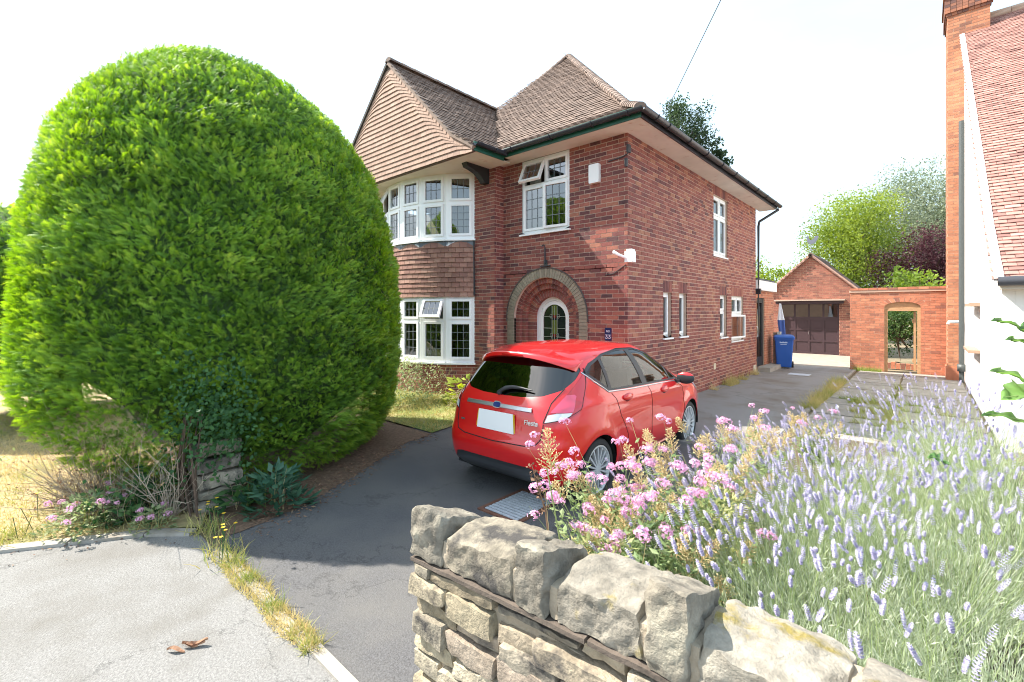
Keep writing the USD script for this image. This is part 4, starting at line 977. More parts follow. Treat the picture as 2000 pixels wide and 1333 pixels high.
binpart('rim', loft([(0.905, .275, -.145, .49, .04), (0.955, .28, -.15, .50, .04)]), BLUE, 30)
binpart('lid', loft([(0.957, .285, -.16, .50, .05), (0.985, .29, -.165, .51, .05), (1.03, .265, -.12, .48, .07), (1.055, .20, -.02, .40, .08)]), BLUE, 30)
for sx in (-1, 1):
    a = np.arange(20) * 2 * math.pi / 20
    m = MB().tube([(sx * .215, .43, .10), (sx * .275, .43, .10)], 0.10, 18); V, F, _ = m.get(); binpart('wheel', (V, F), mat('bin_rubber', [(0.015, 0.015, 0.016)], 0.7), 40)
m = MB().tube([(-.24, .55, .93), (.24, .55, .93)], .018, 6); V, F, _ = m.get(); binpart('handle', (V, F), BLUE)
LF = lambda V: bfr(np.stack([np.asarray(V)[:, 0], -.118 + (0.93 - np.asarray(V)[:, 1]) * .078 - np.asarray(V)[:, 2], np.asarray(V)[:, 1]], 1))
pr = MB()
for k in range(8):
    pr.box((-.115 + k * .026, .80, 0.0), (-.096 + k * .026, .80 + (.045 if k in (0, 3, 6) else .034), .002))
for k in range(11):
    pr.box((-.10 + k * .016, .752, 0.0), (-.089 + k * .016, .772, .002))
V, F, _ = pr.get(); bn.part('worn_print', (LF(V), F[:, ::-1]), mat('pale_print', [(0.55, 0.62, 0.75)], 0.5), parent=body)

# ------------------------------------------------------------------ overhead cable
pts = [(0.50, 0.25, 5.02), (1.0, -0.42, 5.01), (2.07, -1.87, 5.12), (4.0, -4.5, 5.42), (6.5, -7.9, 5.95)]
single('overhead_cable', 'thin black overhead cable running up from the house eaves into the sky', 'cable', MB().tube(pts, 0.0045, 5), BLACKPVC)
# ------------------------------------------------------------------ the red hatchback
def clip(T, u, v, poly):
    """T (n, 3, K): triangles with K attributes. Splits them by a convex polygon in the attributes (u, v): inside, outside."""
    P = np.asarray(poly, float)
    if not Polygon(P).exterior.is_ccw:
        P = P[::-1]
    outs = []
    for a, b in zip(P, np.roll(P, -1, 0)):
        e = b - a
        d = (e[0] * (T[:, :, v] - a[1]) - e[1] * (T[:, :, u] - a[0])) / np.hypot(*e)
        d = np.where(np.abs(d) < 1e-7, 1e-7, d)
        pos = d > 0; n = pos.sum(1)
        keep, out = [T[n == 3]], [T[n == 0]]
        for cnt in (1, 2):
            sel = n == cnt
            if not sel.any():
                continue
            Q, dq = T[sel], d[sel]
            lone = np.argmax(pos[sel] if cnt == 1 else ~pos[sel], 1)
            r = np.arange(len(Q)); i0, i1, i2 = lone, (lone + 1) % 3, (lone + 2) % 3
            A, B, C = Q[r, i0], Q[r, i1], Q[r, i2]; da, db, dc = dq[r, i0], dq[r, i1], dq[r, i2]
            AB = A + (B - A) * (da / (da - db))[:, None]; AC = A + (C - A) * (da / (da - dc))[:, None]
            tip = np.stack([A, AB, AC], 1); quad = np.concatenate([np.stack([AB, B, C], 1), np.stack([AB, C, AC], 1)])
            (keep if cnt == 1 else out).append(tip); (out if cnt == 1 else keep).append(quad)
        outs.append(np.concatenate(out)); T = np.concatenate(keep)
    return T, np.concatenate(outs)

def soup(T, push=0.0):
    V = T[:, :, :3].reshape(-1, 3) + push * T[:, :, 3:6].reshape(-1, 3)
    return V, np.arange(len(V)).reshape(-1, 3), T[:, :, 3:6].reshape(-1, 3)

# levels: z, rear x, front x, half width, plan exponent
LV = np.array([
    [0.17, 0.22, 3.72, 0.70, 7], [0.22, 0.13, 3.84, 0.77, 7], [0.30, 0.05, 3.91, 0.815, 6.5], [0.40, 0.015, 3.945, 0.838, 6.2], [0.50, 0.0, 3.95, 0.850, 6], [0.58, 0.008, 3.94, 0.856, 6],
    [0.66, 0.045, 3.90, 0.860, 6], [0.74, 0.062, 3.82, 0.858, 6], [0.82, 0.075, 3.66, 0.850, 5.8], [0.90, 0.10, 3.38, 0.832, 5.6], [0.955, 0.135, 3.12, 0.806, 5.4],
    [1.00, 0.17, 2.96, 0.790, 5.4], [1.08, 0.225, 2.80, 0.766, 5.3], [1.17, 0.285, 2.60, 0.732, 5.2], [1.26, 0.345, 2.40, 0.690, 5.1], [1.33, 0.395, 2.24, 0.650, 5.0], [1.385, 0.445, 2.10, 0.602, 4.8], [1.42, 0.51, 1.98, 0.545, 4.6]])
from scipy.interpolate import PchipInterpolator
LI = PchipInterpolator(LV[:, 0], LV[:, 1:])
XM = 1.75
def outline(z, th):
    xr, xf, w, p = LI(z)
    c, s = np.cos(th), np.sin(th)
    e = 2.0 / p
    hx = np.where(c > 0, XM - xr, xf - XM)                        # c > 0 points to the rear
    x = XM - np.sign(c) * np.abs(c) ** e * hx
    y = w * np.sign(s) * np.abs(s) ** e
    return x, y
NT = 360
# parameter spread so that points follow the outline evenly
tt = np.linspace(-math.pi, math.pi, 20001)
ox, oy = outline(0.7, tt)
sl = np.concatenate([[0], np.cumsum(np.hypot(np.diff(ox), np.diff(oy)))])
TH = np.interp(np.linspace(0, sl[-1], NT + 1), sl, tt)
mid_i = np.interp(0.0, tt, sl)
U = np.linspace(0, sl[-1], NT + 1) - mid_i                         # metres along the outline, 0 at the middle of the rear
ZS = np.concatenate([np.linspace(0.17, 1.42, 72)])
grid = []
def dropz(x, z):
    """The roof falls away to the back and front, the waist rises to the rear."""
    k = np.clip((z - 1.0) / 0.42, 0, 1)
    return 0.04 * np.clip((z - 0.6) / 0.4, 0, 1) - 0.045 * k * np.clip((0.95 - x) / 0.9, 0, 1) ** 1.6 - 0.03 * k * np.clip((x - 1.6) / 0.8, 0, 1.2) ** 2 + 0.0
def wheelbulge(x, z):
    b = 0
    for wx in (0.655, 3.145):
        r = np.hypot(x - wx, z - 0.30)
        b = b + 0.020 * np.exp(-((r - 0.37) / 0.075) ** 2)
    return b
for z in ZS:
    x, y = outline(z, TH)
    sidew = np.clip((np.abs(y) - 0.55) / 0.2, 0, 1)
    b = wheelbulge(x, z) * sidew
    crease = 0.010 * np.exp(-((z - (0.90 - 0.035 * (x - 1.2))) / 0.035) ** 2) * sidew - 0.014 * np.exp(-((z - (0.60 + 0.03 * (2.0 - x))) / 0.13) ** 2) * sidew * np.exp(-((x - 1.9) / 0.8) ** 2)
    y = y + np.sign(y) * (b + crease)
    grid.append(np.stack([x, y, z + dropz(x, z)], 1))
top = grid[-1]
x0_, x1_ = top[:, 0].min(), top[:, 0].max()
for sc in (0.93, 0.84, 0.72, 0.55, 0.35, 0.15, 0.0):
    cx_ = np.clip(top[:, 0], x0_ + 0.30, x1_ - 0.30)
    p = top.copy(); p[:, 0] = cx_ + (top[:, 0] - cx_) * sc; p[:, 1] = top[:, 1] * sc
    rise = 0.052 * (1 - sc ** 2) * (0.35 + 0.65 * np.clip(np.minimum(p[:, 0] - x0_, x1_ - p[:, 0]) / 0.5, 0, 1))
    p[:, 2] = 1.42 + rise + dropz(p[:, 0], 1.42)
    grid.append(p)
GRID = np.array(grid)                                              # levels x points x 3
du = np.roll(GRID, -1, 1) - np.roll(GRID, 1, 1); du[:, 0] = GRID[:, 1] - GRID[:, -2]; du[:, -1] = du[:, 0]
dv = np.gradient(GRID, axis=0)
NRM = np.cross(du, dv); NRM /= np.maximum(np.linalg.norm(NRM, axis=2, keepdims=True), 1e-9)
if (NRM[20, NT // 2] @ np.array([-1, 0, 0])) < 0:
    NRM = -NRM
NRM[-1] = [0, 0, 1]
A_ = np.concatenate([GRID, NRM, np.broadcast_to(U[None, :, None], GRID.shape[:2] + (1,))], 2)     # x y z nx ny nz u
i = np.arange(len(GRID) - 1)[:, None]; j = np.arange(NT)[None]
q00, q01, q10, q11 = A_[:-1, :-1], A_[:-1, 1:], A_[1:, :-1], A_[1:, 1:]
TRI = np.concatenate([np.stack([q00, q01, q11], 2).reshape(-1, 3, 7), np.stack([q00, q11, q10], 2).reshape(-1, 3, 7)])
g_ = np.cross(TRI[:, 1, :3] - TRI[:, 0, :3], TRI[:, 2, :3] - TRI[:, 0, :3])
flip = (g_ * TRI[:, :, 3:6].mean(1)).sum(1) < 0
TRI[flip] = TRI[flip][:, ::-1]
TRI = TRI[np.linalg.norm(g_, axis=1) > 1e-12]

CAR_POS, CAR_YAW = np.array([0.42, -3.69, -0.116]), math.radians(91.4)
cc, ss = math.cos(CAR_YAW), math.sin(CAR_YAW)
CARM = np.array([[cc, -ss, 0], [ss, cc, 0], [0, 0, 1]])
cw = lambda V: CAR_POS + 1.03 * np.asarray(V, float) @ CARM.T
car = Thing('red_car', 'glossy red five-door hatchback parked on the drive in front of the house', 'car', CAR_POS)
PAINT = mat('red_car_paint', [(0.60, 0.007, 0.010)], 0.28, coat=1.0, spec=0.5)
DARKTRIM = mat('dark_car_trim', [(0.022, 0.023, 0.026)], 0.45)
GAP = mat('panel_gap', [(0.012, 0.004, 0.005)], 0.8)
CHROME = mat('car_chrome', [(0.55, 0.55, 0.57)], 0.25, metal=0.9)
REDLENS = mat('red_lens', [(0.42, 0.006, 0.012)], 0.12, coat=1.0)
PINKLENS = mat('pink_lens', [(0.62, 0.06, 0.12)], 0.15, coat=1.0)
CLEARLENS = mat('clear_lens', [(0.66, 0.66, 0.66)], 0.12, coat=1.0)
RUBBER = mat('tyre_rubber', [(0.018, 0.018, 0.019)], 0.75)
ALLOY = mat('alloy_wheel', [(0.60, 0.61, 0.63)], 0.3, metal=0.35)
DARKIN = mat('car_interior', [(0.03, 0.03, 0.032)], 0.8)
def cpart(name, geo, mt, parent=None, **k):
    V, F = geo[0], geo[1]
    n = geo[2] @ CARM.T if len(geo) > 2 else None
    return car.part(name, (cw(V), F), mt, normals=n, parent=parent, **k)
def circle_poly(x, z, r, n=28):
    a = np.arange(n) * 2 * math.pi / n
    return np.c_[x + r * np.cos(a), z + r * np.sin(a)]
X, Y, Z, UU = 0, 1, 2, 6
um = np.abs(TRI[:, :, UU].mean(1))
sideT, restT = TRI[um > 0.97], TRI[um <= 0.97]
low_ = (np.abs(restT[:, :, Y].mean(1)) > 0.55) & (restT[:, :, Z].mean(1) < 0.7)
cornerT, restT = restT[low_], restT[~low_]
for wx in (0.655, 3.145):
    roofish = np.abs(sideT[:, :, Y].mean(1)) < 0.3
    keep_ = sideT[roofish]
    _, sideT = clip(sideT[~roofish], X, Z, circle_poly(wx, 0.30, 0.345)); sideT = np.concatenate([sideT, keep_])
    _, cornerT = clip(cornerT, X, Z, circle_poly(wx, 0.30, 0.345))
restT = np.concatenate([restT, cornerT])
roofish = np.abs(sideT[:, :, Y].mean(1)) < 0.3
roofT, sideT = sideT[roofish], sideT[~roofish]
DLO = [(0.60, 1.24), (0.93, 1.035), (1.4, 1.01), (2.80, 0.962), (2.46, 1.19), (2.12, 1.355), (1.80, 1.425), (1.45, 1.435), (1.05, 1.40), (0.75, 1.325)]
dlo, sideT = clip(sideT, X, Z, DLO)
glass = []
for P in ([(0.665, 1.24), (0.945, 1.065), (0.945, 1.35), (0.78, 1.30)], [(1.0, 1.05), (1.72, 1.025), (1.60, 1.412), (1.42, 1.414), (1.06, 1.38), (1.0, 1.36)],
          [(1.85, 1.02), (2.50, 0.995), (2.44, 1.17), (2.12, 1.328), (1.84, 1.40), (1.72, 1.41)], [(2.545, 0.995), (2.72, 0.985), (2.52, 1.13)]):
    gl, dlo = clip(dlo, X, Z, P)
    glass.append(gl)
rearpart = np.concatenate([restT, roofT])
rear = rearpart[(rearpart[:, :, X].mean(1) < 0.9)]; other = rearpart[~(rearpart[:, :, X].mean(1) < 0.9)]
RW = [(0.0, 1.01), (0.3, 1.015), (0.55, 1.04), (0.74, 1.10), (0.87, 1.185), (0.945, 1.265), (0.93, 1.30), (0.82, 1.345), (0.5, 1.375), (0.0, 1.385)]
RW = RW + [(-u_, z_q) for u_, z_q in RW[-2:0:-1]]
rg, rear = clip(rear, UU, Z, RW)
VAL = [(-0.70, 0.16), (-0.61, 0.30), (-0.54, 0.375), (-0.45, 0.395), (0.45, 0.395), (0.54, 0.375), (0.61, 0.30), (0.70, 0.16)]
val, rear = clip(rear, UU, Z, VAL)
_ws = other[(other[:, :, X].mean(1) > 2.0)]; other = other[~(other[:, :, X].mean(1) > 2.0)]
wsg, _ws = clip(_ws, Y, Z, [(-0.62, 1.02), (0.62, 1.02), (0.60, 1.15), (0.50, 1.345), (-0.50, 1.345), (-0.60, 1.15)])
allT = np.concatenate([sideT, rear, other, _ws])
# lamps wrap round the rear corners: cut in (u, z)
lamps = {}
for sgn in (1, -1):
    base = [(0.57, 0.80), (0.78, 0.835), (0.94, 0.90), (0.99, 1.0), (1.005, 1.11), (1.0, 1.20), (0.98, 1.24), (0.87, 1.14), (0.73, 1.0), (0.62, 0.89)]
    P = [(sgn * u, z) for u, z in base]
    L, allT = clip(allT, UU, Z, P)
    inner = [(0.585, 0.815), (0.76, 0.845), (0.83, 0.875), (0.855, 0.905), (0.70, 0.905), (0.62, 0.887)]
    c1, L = clip(L, UU, Z, [(sgn * u, z) for u, z in inner])
    pink, L = clip(L, UU, Z, [(sgn * u, z) for u, z in [(0.645, 0.910), (0.86, 0.910), (0.895, 1.04), (0.87, 1.055), (0.75, 1.055)]])
    lamps[sgn] = (L, c1, pink)
body = cpart('body', soup(allT), PAINT)
cpart('window_surround', soup(dlo, -0.004), DARKTRIM)
for gl in glass:
    for s in (1, -1):
        g1 = gl[np.sign(gl[:, :, Y].mean(1)) == s]
        if len(g1):
            cpart('side_window', soup(g1, -0.008), CARGLASS)
cpart('rear_window', soup(rg, -0.006), CARREAR)
cpart('windscreen', soup(wsg, -0.006), CARGLASS)
cpart('rear_valance', soup(val, -0.004), DARKTRIM)
for sgn in (1, -1):
    L, c1, pink = lamps[sgn]
    lm = cpart('tail_light', soup(L, 0.004), REDLENS)
    cpart('reversing_lens', soup(c1, 0.003), CLEARLENS, parent=lm)
    cpart('brake_lens', soup(pink, 0.005), PINKLENS, parent=lm)

# surface look-ups: point on the shell at (u, z)
from scipy.interpolate import RegularGridInterpolator
_lv = RegularGridInterpolator((ZS, U), A_[:len(ZS)], bounds_error=False, fill_value=None)
def on(u, z, off=0.0):
    q = _lv(np.stack(np.broadcast_arrays(np.asarray(z, float), np.asarray(u, float)), -1))
    q = q[0] if np.ndim(u) == 0 and np.ndim(z) == 0 else q
    return q[..., :3] + off * q[..., 3:6]
def side_u(x, z, sgn=-1):
    us = np.linspace(0.3, 3.6, 400)
    p = on(sgn * us, np.full(400, z)); k = np.argmin(np.abs(p[:, 0] - x))
    return sgn * us[k]
def sidept(x, z, off=0.0, sgn=-1):
    return on(side_u(x, z, sgn), z, off)
def line(pts, r=0.0035, name='panel_gap', mt=GAP, n=10, off=0.0):
    P = np.array(pts, float); t = np.linspace(0, len(P) - 1, n * (len(P) - 1) + 1)
    uv = np.stack([np.interp(t, np.arange(len(P)), P[:, k]) for k in (0, 1)], 1)
    V, F, _ = MB().tube(on(uv[:, 0], uv[:, 1], off), r, 5).get()
    return cpart(name, (V, F), mt)
def sline(pts, sgn, **k):
    P = np.array(pts, float); t = np.linspace(0, len(P) - 1, 6 * (len(P) - 1) + 1)
    xz = np.stack([np.interp(t, np.arange(len(P)), P[:, q]) for q in (0, 1)], 1)
    return line([(side_u(x, z, sgn), z) for x, z in xz], n=3, **k)
# tailgate shut line, bumper line, door lines
line([(-0.76, 1.08), (-0.65, 0.95), (-0.575, 0.80), (-0.555, 0.66), (-0.52, 0.615), (-0.40, 0.59), (0, 0.575), (0.40, 0.59), (0.52, 0.615), (0.555, 0.66), (0.575, 0.80), (0.65, 0.95), (0.76, 1.08)], 0.0055)
for sgn in (1, -1):
    line([(sgn * 0.58, 0.795), (sgn * 0.78, 0.83), (sgn * 0.95, 0.895), (sgn * 0.995, 1.0), (sgn * 1.01, 1.11), (sgn * 1.005, 1.21), (sgn * 0.98, 1.25)], 0.006)
    sline([(0.98, 0.97), (1.03, 0.88), (1.09, 0.74), (1.20, 0.62), (1.26, 0.52), (1.28, 0.30)], sgn, r=0.004)
    sline([(1.83, 0.95), (1.87, 0.80), (1.885, 0.60), (1.885, 0.28)], sgn, r=0.004)
    sline([(2.80, 0.92), (2.86, 0.75), (2.87, 0.5), (2.83, 0.30)], sgn, r=0.004)
    sline([(0.59, 1.21), (0.72, 1.11), (0.92, 0.988), (1.4, 0.962), (2.1, 0.94), (2.82, 0.915)], sgn, r=0.009, name='chrome_strip', mt=CHROME)
    sline([(1.02, 0.20), (2.75, 0.20)], sgn, r=0.02, name='sill_trim', mt=PAINT)
    for hx, hz in ((1.26, 0.905), (2.24, 0.868)):
        P0_ = sidept(hx, hz, 0.0, sgn); e = trimesh.creation.icosphere(3, 1.0); e.apply_scale([0.11, 0.026, 0.040]); e.apply_translation(P0_ + [0, sgn * 0.008, 0])
        hd = cpart('door_handle', (e.vertices, e.faces), PAINT, smooth=True)
        cup = trimesh.creation.icosphere(2, 1.0); cup.apply_scale([0.06, 0.006, 0.028]); cup.apply_translation(sidept(hx - .01, hz - .02, 0.0, sgn) + [0, sgn * 0.001, 0])
        cpart('handle_recess', (cup.vertices, cup.faces), GAP, parent=hd)
    # door mirrors
    m0 = sidept(2.62, 0.99, 0.0, sgn)
    e = trimesh.creation.icosphere(3, 1.0); e.apply_scale([0.085, 0.115, 0.075]); e.vertices[:, 0] = np.where(e.vertices[:, 0] < 0, e.vertices[:, 0] * 0.35, e.vertices[:, 0]); e.apply_translation([2.70, sgn * 0.94, 0.985])
    mr = cpart('door_mirror', (e.vertices, e.faces), DARKTRIM, smooth=True)
    capm = e.copy(); capm.vertices = capm.vertices * 1.0; capm = trimesh.intersections.slice_mesh_plane(capm, [0, 0, 1], [2.70, 0, 1.025]); v = capm.vertices; v[:, :] = (v - [2.70, sgn * .94, .985]) * 1.03 + [2.70, sgn * .94, .985]
    cpart('mirror_cap', (v, capm.faces), PAINT, smooth=True, parent=mr)
    V, F, _ = MB().box((2.655, min(sgn * .78, sgn * .88), 0.925), (2.735, max(sgn * .78, sgn * .88), 0.965)).get(); cpart('mirror_arm', (V, F), DARKTRIM, parent=mr)
# rear garnish bar, badge, plate, lettering, wiper
tb = np.linspace(-0.46, 0.46, 17)
V = np.concatenate([on(tb, np.full(17, z), o) for z, o in ((0.865, 0.003), (0.870, 0.016), (0.898, 0.014), (0.903, 0.003))]); i = np.arange(16)
cpart('rear_garnish', MB().add(V, np.concatenate([np.stack([i + k * 17, i + 1 + k * 17, i + 18 + k * 17, i + 17 + k * 17], 1) for k in range(3)])).get()[:2], CHROME)
a = np.arange(28) * 2 * math.pi / 28
def oval(ru, rz, off, zc=0.887):
    P = on(ru * np.cos(a), zc + rz * np.sin(a), off); return np.vstack([P, P.mean(0)]), np.stack([np.arange(28), (np.arange(28) + 1) % 28, np.full(28, 28)], 1)
v, f = oval(0.062, 0.028, 0.020); o2 = oval(0.062, 0.028, 0.004)[0][:28]; i = np.arange(28); jn = (i + 1) % 28
bd = cpart('badge', (np.vstack([v, o2]), np.vstack([f, np.stack([29 + i, 29 + jn, jn], 1), np.stack([29 + i, jn, i], 1)])), CHROME)
cpart('badge_face', oval(0.053, 0.021, 0.0225), mat('badge_blue', [(0.02, 0.035, 0.16)], 0.15, coat=1.0), parent=bd)
def plate(u0, u1, z0, z1, off, name, mt, parent=None):
    us = np.linspace(u0, u1, 9); flat = on(0.0, (z0 + z1) / 2)[0] - 0.0
    V = np.array([[on(u, z, off)[0] * 0.35 + (flat - off) * 0.65, on(u, z, off)[1], z] for z in (z0, z1) for u in us]); V2 = V + [0.012, 0, 0]
    i = np.arange(8)
    m = MB().add(np.vstack([V, V2]), np.concatenate([np.stack([i, i + 1, i + 10, i + 9], 1), np.stack([i + 18, i, i + 9, i + 27], 1)[:0], np.stack([i, i + 18, i + 19, i + 1], 1), np.stack([i + 9, i + 10, i + 28, i + 27], 1)]))
    return cpart(name, m.get()[:2], mt, parent=parent)
pl_ = plate(-0.262, 0.262, 0.675, 0.850, 0.012, 'number_plate', mat('plate_yellow', [(0.70, 0.42, 0.02)], 0.35))
plate(-0.247, 0.247, 0.668, 0.855, 0.017, 'plate_face', mat('plate_white', [(0.86, 0.86, 0.86)], 0.4), parent=pl_)
def rear_letters(text, h, u0, z0, width, name, mt, slant=0.0):
    m = meshkit.text_mesh(text, h, 0.005, True); Vt_ = np.array(m.vertices)
    w = Vt_[:, 0].max() - Vt_[:, 0].min(); sx = width / w
    x = (Vt_[:, 0] - Vt_[:, 0].min()) * sx + slant * Vt_[:, 1]
    P = on(-(x + u0), z0 + Vt_[:, 1], 0.0); nrm_ = on(-(x + u0), z0 + Vt_[:, 1], 1.0) - P
    cpart(name, (P + nrm_ * (0.002 + Vt_[:, 2:3]), np.array(m.faces)), mt)
rear_letters('Fiesta', 0.036, 0.365, 0.765, 0.15, 'model_lettering', CHROME, 0.25)
V, F, _ = MB().box((0, 0, 0), (0.004, 0.05, 0.018)).get(); b0 = on(0.47, 0.70)
cpart('trim_badge', (V + b0 + [-0.008, -0.025, 0], F), mat('grey_badge', [(0.10, 0.10, 0.09)], 0.3))
wp_ = [(0.03, 0.985), (-0.05, 1.028), (-0.16, 1.045), (-0.30, 1.045), (-0.44, 1.035)]
V = on(np.array([p[0] for p in wp_]), np.array([p[1] for p in wp_]), 0.028); V, F, _ = MB().tube(V, [0.018, 0.022, 0.020, 0.014, 0.006], 6).get()
cpart('rear_wiper', (V, F), DARKTRIM, smooth=True)
e = trimesh.creation.icosphere(2, 0.026); e.apply_translation(on(0.03, 0.985, 0.012)); cpart('wiper_pivot', (e.vertices, e.faces), DARKTRIM, smooth=True)
# roof spoiler
ys = np.linspace(-0.635, 0.635, 25); secs = []
for yv in ys:
    k = abs(yv) / 0.635
    xt = 0.315 + 0.20 * k ** 3.5; xb = 0.72 + 0.02 * k
    zt = 1.432 - 0.125 * k ** 2.6; zr = 1.486 - 0.135 * k ** 2.6
    secs.append([[xb, yv * 0.97, zr + 0.006], [(xb + xt) / 2, yv * 0.99, (zr + zt) / 2 + 0.016], [xt + 0.03, yv, zt + 0.010], [xt + 0.004, yv, zt - 0.006], [xt + 0.002, yv, zt - 0.040], [xt + 0.05, yv, zt - 0.060], [xb - 0.05, yv * 0.95, zr - 0.10]])
V = np.array(secs).reshape(-1, 3); k = 7; F = []
for i_ in range(24):
    for j_ in range(k - 1):
        b_ = i_ * k + j_; F.append([b_, b_ + k, b_ + k + 1, b_ + 1])
m = MB().add(V, F); m.F[0] = np.vstack([m.F[0], [[0, q + 1, q] for q in range(1, k - 1)], [[24 * k, 24 * k + q, 24 * k + q + 1] for q in range(1, k - 1)]])
tm = trimesh.Trimesh(m.V[0], m.F[0], process=False); tm.fix_normals()
cpart('roof_spoiler', (tm.vertices, tm.faces), PAINT, smooth=50)
V, F, _ = MB().box((0.310, -0.14, 1.395), (0.318, 0.14, 1.412)).get(); cpart('brake_light', (V, F), REDLENS)
V, F, _ = MB().tube([(0.75, 0, 1.462), (0.66, 0, 1.50), (0.5, 0, 1.60)], [0.012, 0.006, 0.003], 6).get()
for sgn in (1, -1):
    hl, _x = clip(TRI[(TRI[:, :, X].mean(1) > 2.9) & (np.sign(TRI[:, :, Y].mean(1)) == sgn) & (np.abs(TRI[:, :, Y].mean(1)) > .4)], X, Z, [(3.28, 0.86), (3.62, 0.68), (3.74, 0.66), (3.74, 0.74), (3.55, 0.84)])
    cpart('headlight', soup(hl, 0.004), CLEARLENS)
    rl = plate
# wheels
def wheel(wx, sgn):
    w = 0.20; yo = sgn * 0.835; yi = sgn * (0.835 - w)
    n = 40; th = np.arange(n) * 2 * math.pi / n
    prof = [(0.235, 0.012), (0.245, 0.0), (0.285, 0.004), (0.303, 0.025), (0.305, 0.10), (0.303, 0.175), (0.285, 0.197), (0.235, 0.195)]
    V = np.array([[wx + r * math.cos(t), yo - sgn * d, 0.30 + r * math.sin(t)] for r, d in prof for t in th]); i = np.arange(n); j = (i + 1) % n
    tm = trimesh.Trimesh(V, MB().add(V, np.concatenate([np.stack([i + q * n, j + q * n, j + (q + 1) * n, i + (q + 1) * n], 1) for q in range(len(prof) - 1)])).F[0], process=False)
    T_ = cpart('tyre', (tm.vertices, tm.faces if sgn < 0 else tm.faces[:, ::-1]), RUBBER, smooth=50)
    V = np.array([[wx + r * math.cos(t), yo - sgn * d, 0.30 + r * math.sin(t)] for r, d in ((0.236, 0.008), (0.222, 0.006), (0.205, 0.03), (0.205, 0.16)) for t in th])
    rim = cpart('rim', MB().add(V, np.concatenate([np.stack([i + q * n, j + q * n, j + (q + 1) * n, i + (q + 1) * n], 1) for q in range(3)])).get()[:2], ALLOY, parent=T_)
    for s_ in range(16):
        t = s_ * 2 * math.pi / 16; c_, q_ = math.cos(t), math.sin(t)
        px = np.array([-q_, 0, c_]); pr_ = np.array([c_, 0, q_]); o = np.array([wx, yo, 0.30]); dn = np.array([0, -sgn, 0])
        W0, W1 = 0.008, 0.010
        V = np.array([o + pr_ * .035 + px * W0 + dn * .012, o + pr_ * .035 - px * W0 + dn * .012, o + pr_ * .212 - px * W1 + dn * .010, o + pr_ * .212 + px * W1 + dn * .010,
                      o + pr_ * .035 + px * W0 + dn * .04, o + pr_ * .035 - px * W0 + dn * .04, o + pr_ * .212 - px * W1 + dn * .04, o + pr_ * .212 + px * W1 + dn * .04])
        cpart('spoke', (V, BOXF), ALLOY, parent=T_)
    V, F, _ = MB().tube([(wx, yo - sgn * .012, .30), (wx, yo - sgn * .05, .30)], .045, 18).get(); cpart('hub', (V, F), ALLOY, parent=T_)
    V, F, _ = MB().tube([(wx, yo - sgn * .07, .30), (wx, yo - sgn * .09, .30)], .20, 28).get(); cpart('brake_disc', (V, F), mat('brake_grey', [(0.014, 0.014, 0.015)], 0.5), parent=T_)
    # wheel well
    n2 = 28; tw = np.linspace(-0.15, math.pi + 0.15, n2)
    V = np.array([[wx + 0.35 * math.cos(t), sgn * yy, 0.30 + 0.35 * math.sin(t)] for yy in (0.835, 0.50) for t in tw]); V = np.vstack([V, [[wx, sgn * .50, .30]]]); i = np.arange(n2 - 1)
    F = np.concatenate([np.stack([i, i + 1, i + 1 + n2, i + n2], 1)]); mm = MB().add(V, F); mm.F[0] = np.vstack([mm.F[0], np.stack([i + n2, i + 1 + n2, np.full(n2 - 1, 2 * n2)], 1)])
    cpart('wheel_well', mm.get()[:2], mat('well_black', [(0.008, 0.008, 0.008)], 0.9))
for wx in (0.655, 3.145):
    for sgn in (-1, 1):
        wheel(wx, sgn)
V, F, _ = MB().box((0.25, -0.74, 0.165), (3.7, 0.74, 0.22)).get(); cpart('underbody', (V, F), DARKTRIM)
# cabin
fl_ = MB().box((0.3, -0.70, 0.30), (3.0, 0.70, 0.42)).box((0.62, -0.66, 0.42), (1.15, 0.66, 0.72)).box((2.55, -0.68, 0.42), (2.98, 0.68, 0.90)).box((0.35, -0.6, 0.42), (0.60, 0.6, 0.90))
V, F, _ = fl_.get(); cpart('cabin_floor', (V, F), DARKIN)
def seat(x, y, back_h):
    m = trimesh.util.concatenate([trimesh.creation.box([0.46, 0.46, 0.16]).apply_translation([x + .2, y, .58]), trimesh.creation.box([0.13, 0.44, back_h]).apply_transform(trimesh.transformations.rotation_matrix(-0.25, [0, 1, 0])).apply_translation([x - .05, y, .62 + back_h / 2]), trimesh.creation.box([0.09, 0.24, 0.16]).apply_translation([x - .13, y, .72 + back_h])])
    cpart('seat', (m.vertices, m.faces), DARKIN)
seat(1.95, -0.35, 0.52); seat(1.95, 0.35, 0.52); seat(0.95, -0.32, 0.40); seat(0.95, 0.32, 0.40)
tor = trimesh.creation.torus(0.18, 0.016, major_sections=24, minor_sections=8); tor.apply_transform(trimesh.transformations.rotation_matrix(math.radians(-68), [0, 1, 0])); tor.apply_translation([2.38, -0.35, 0.94])
cpart('steering_wheel', (tor.vertices, tor.faces), mat('grey_steering', [(0.12, 0.12, 0.125)], 0.4), smooth=True)
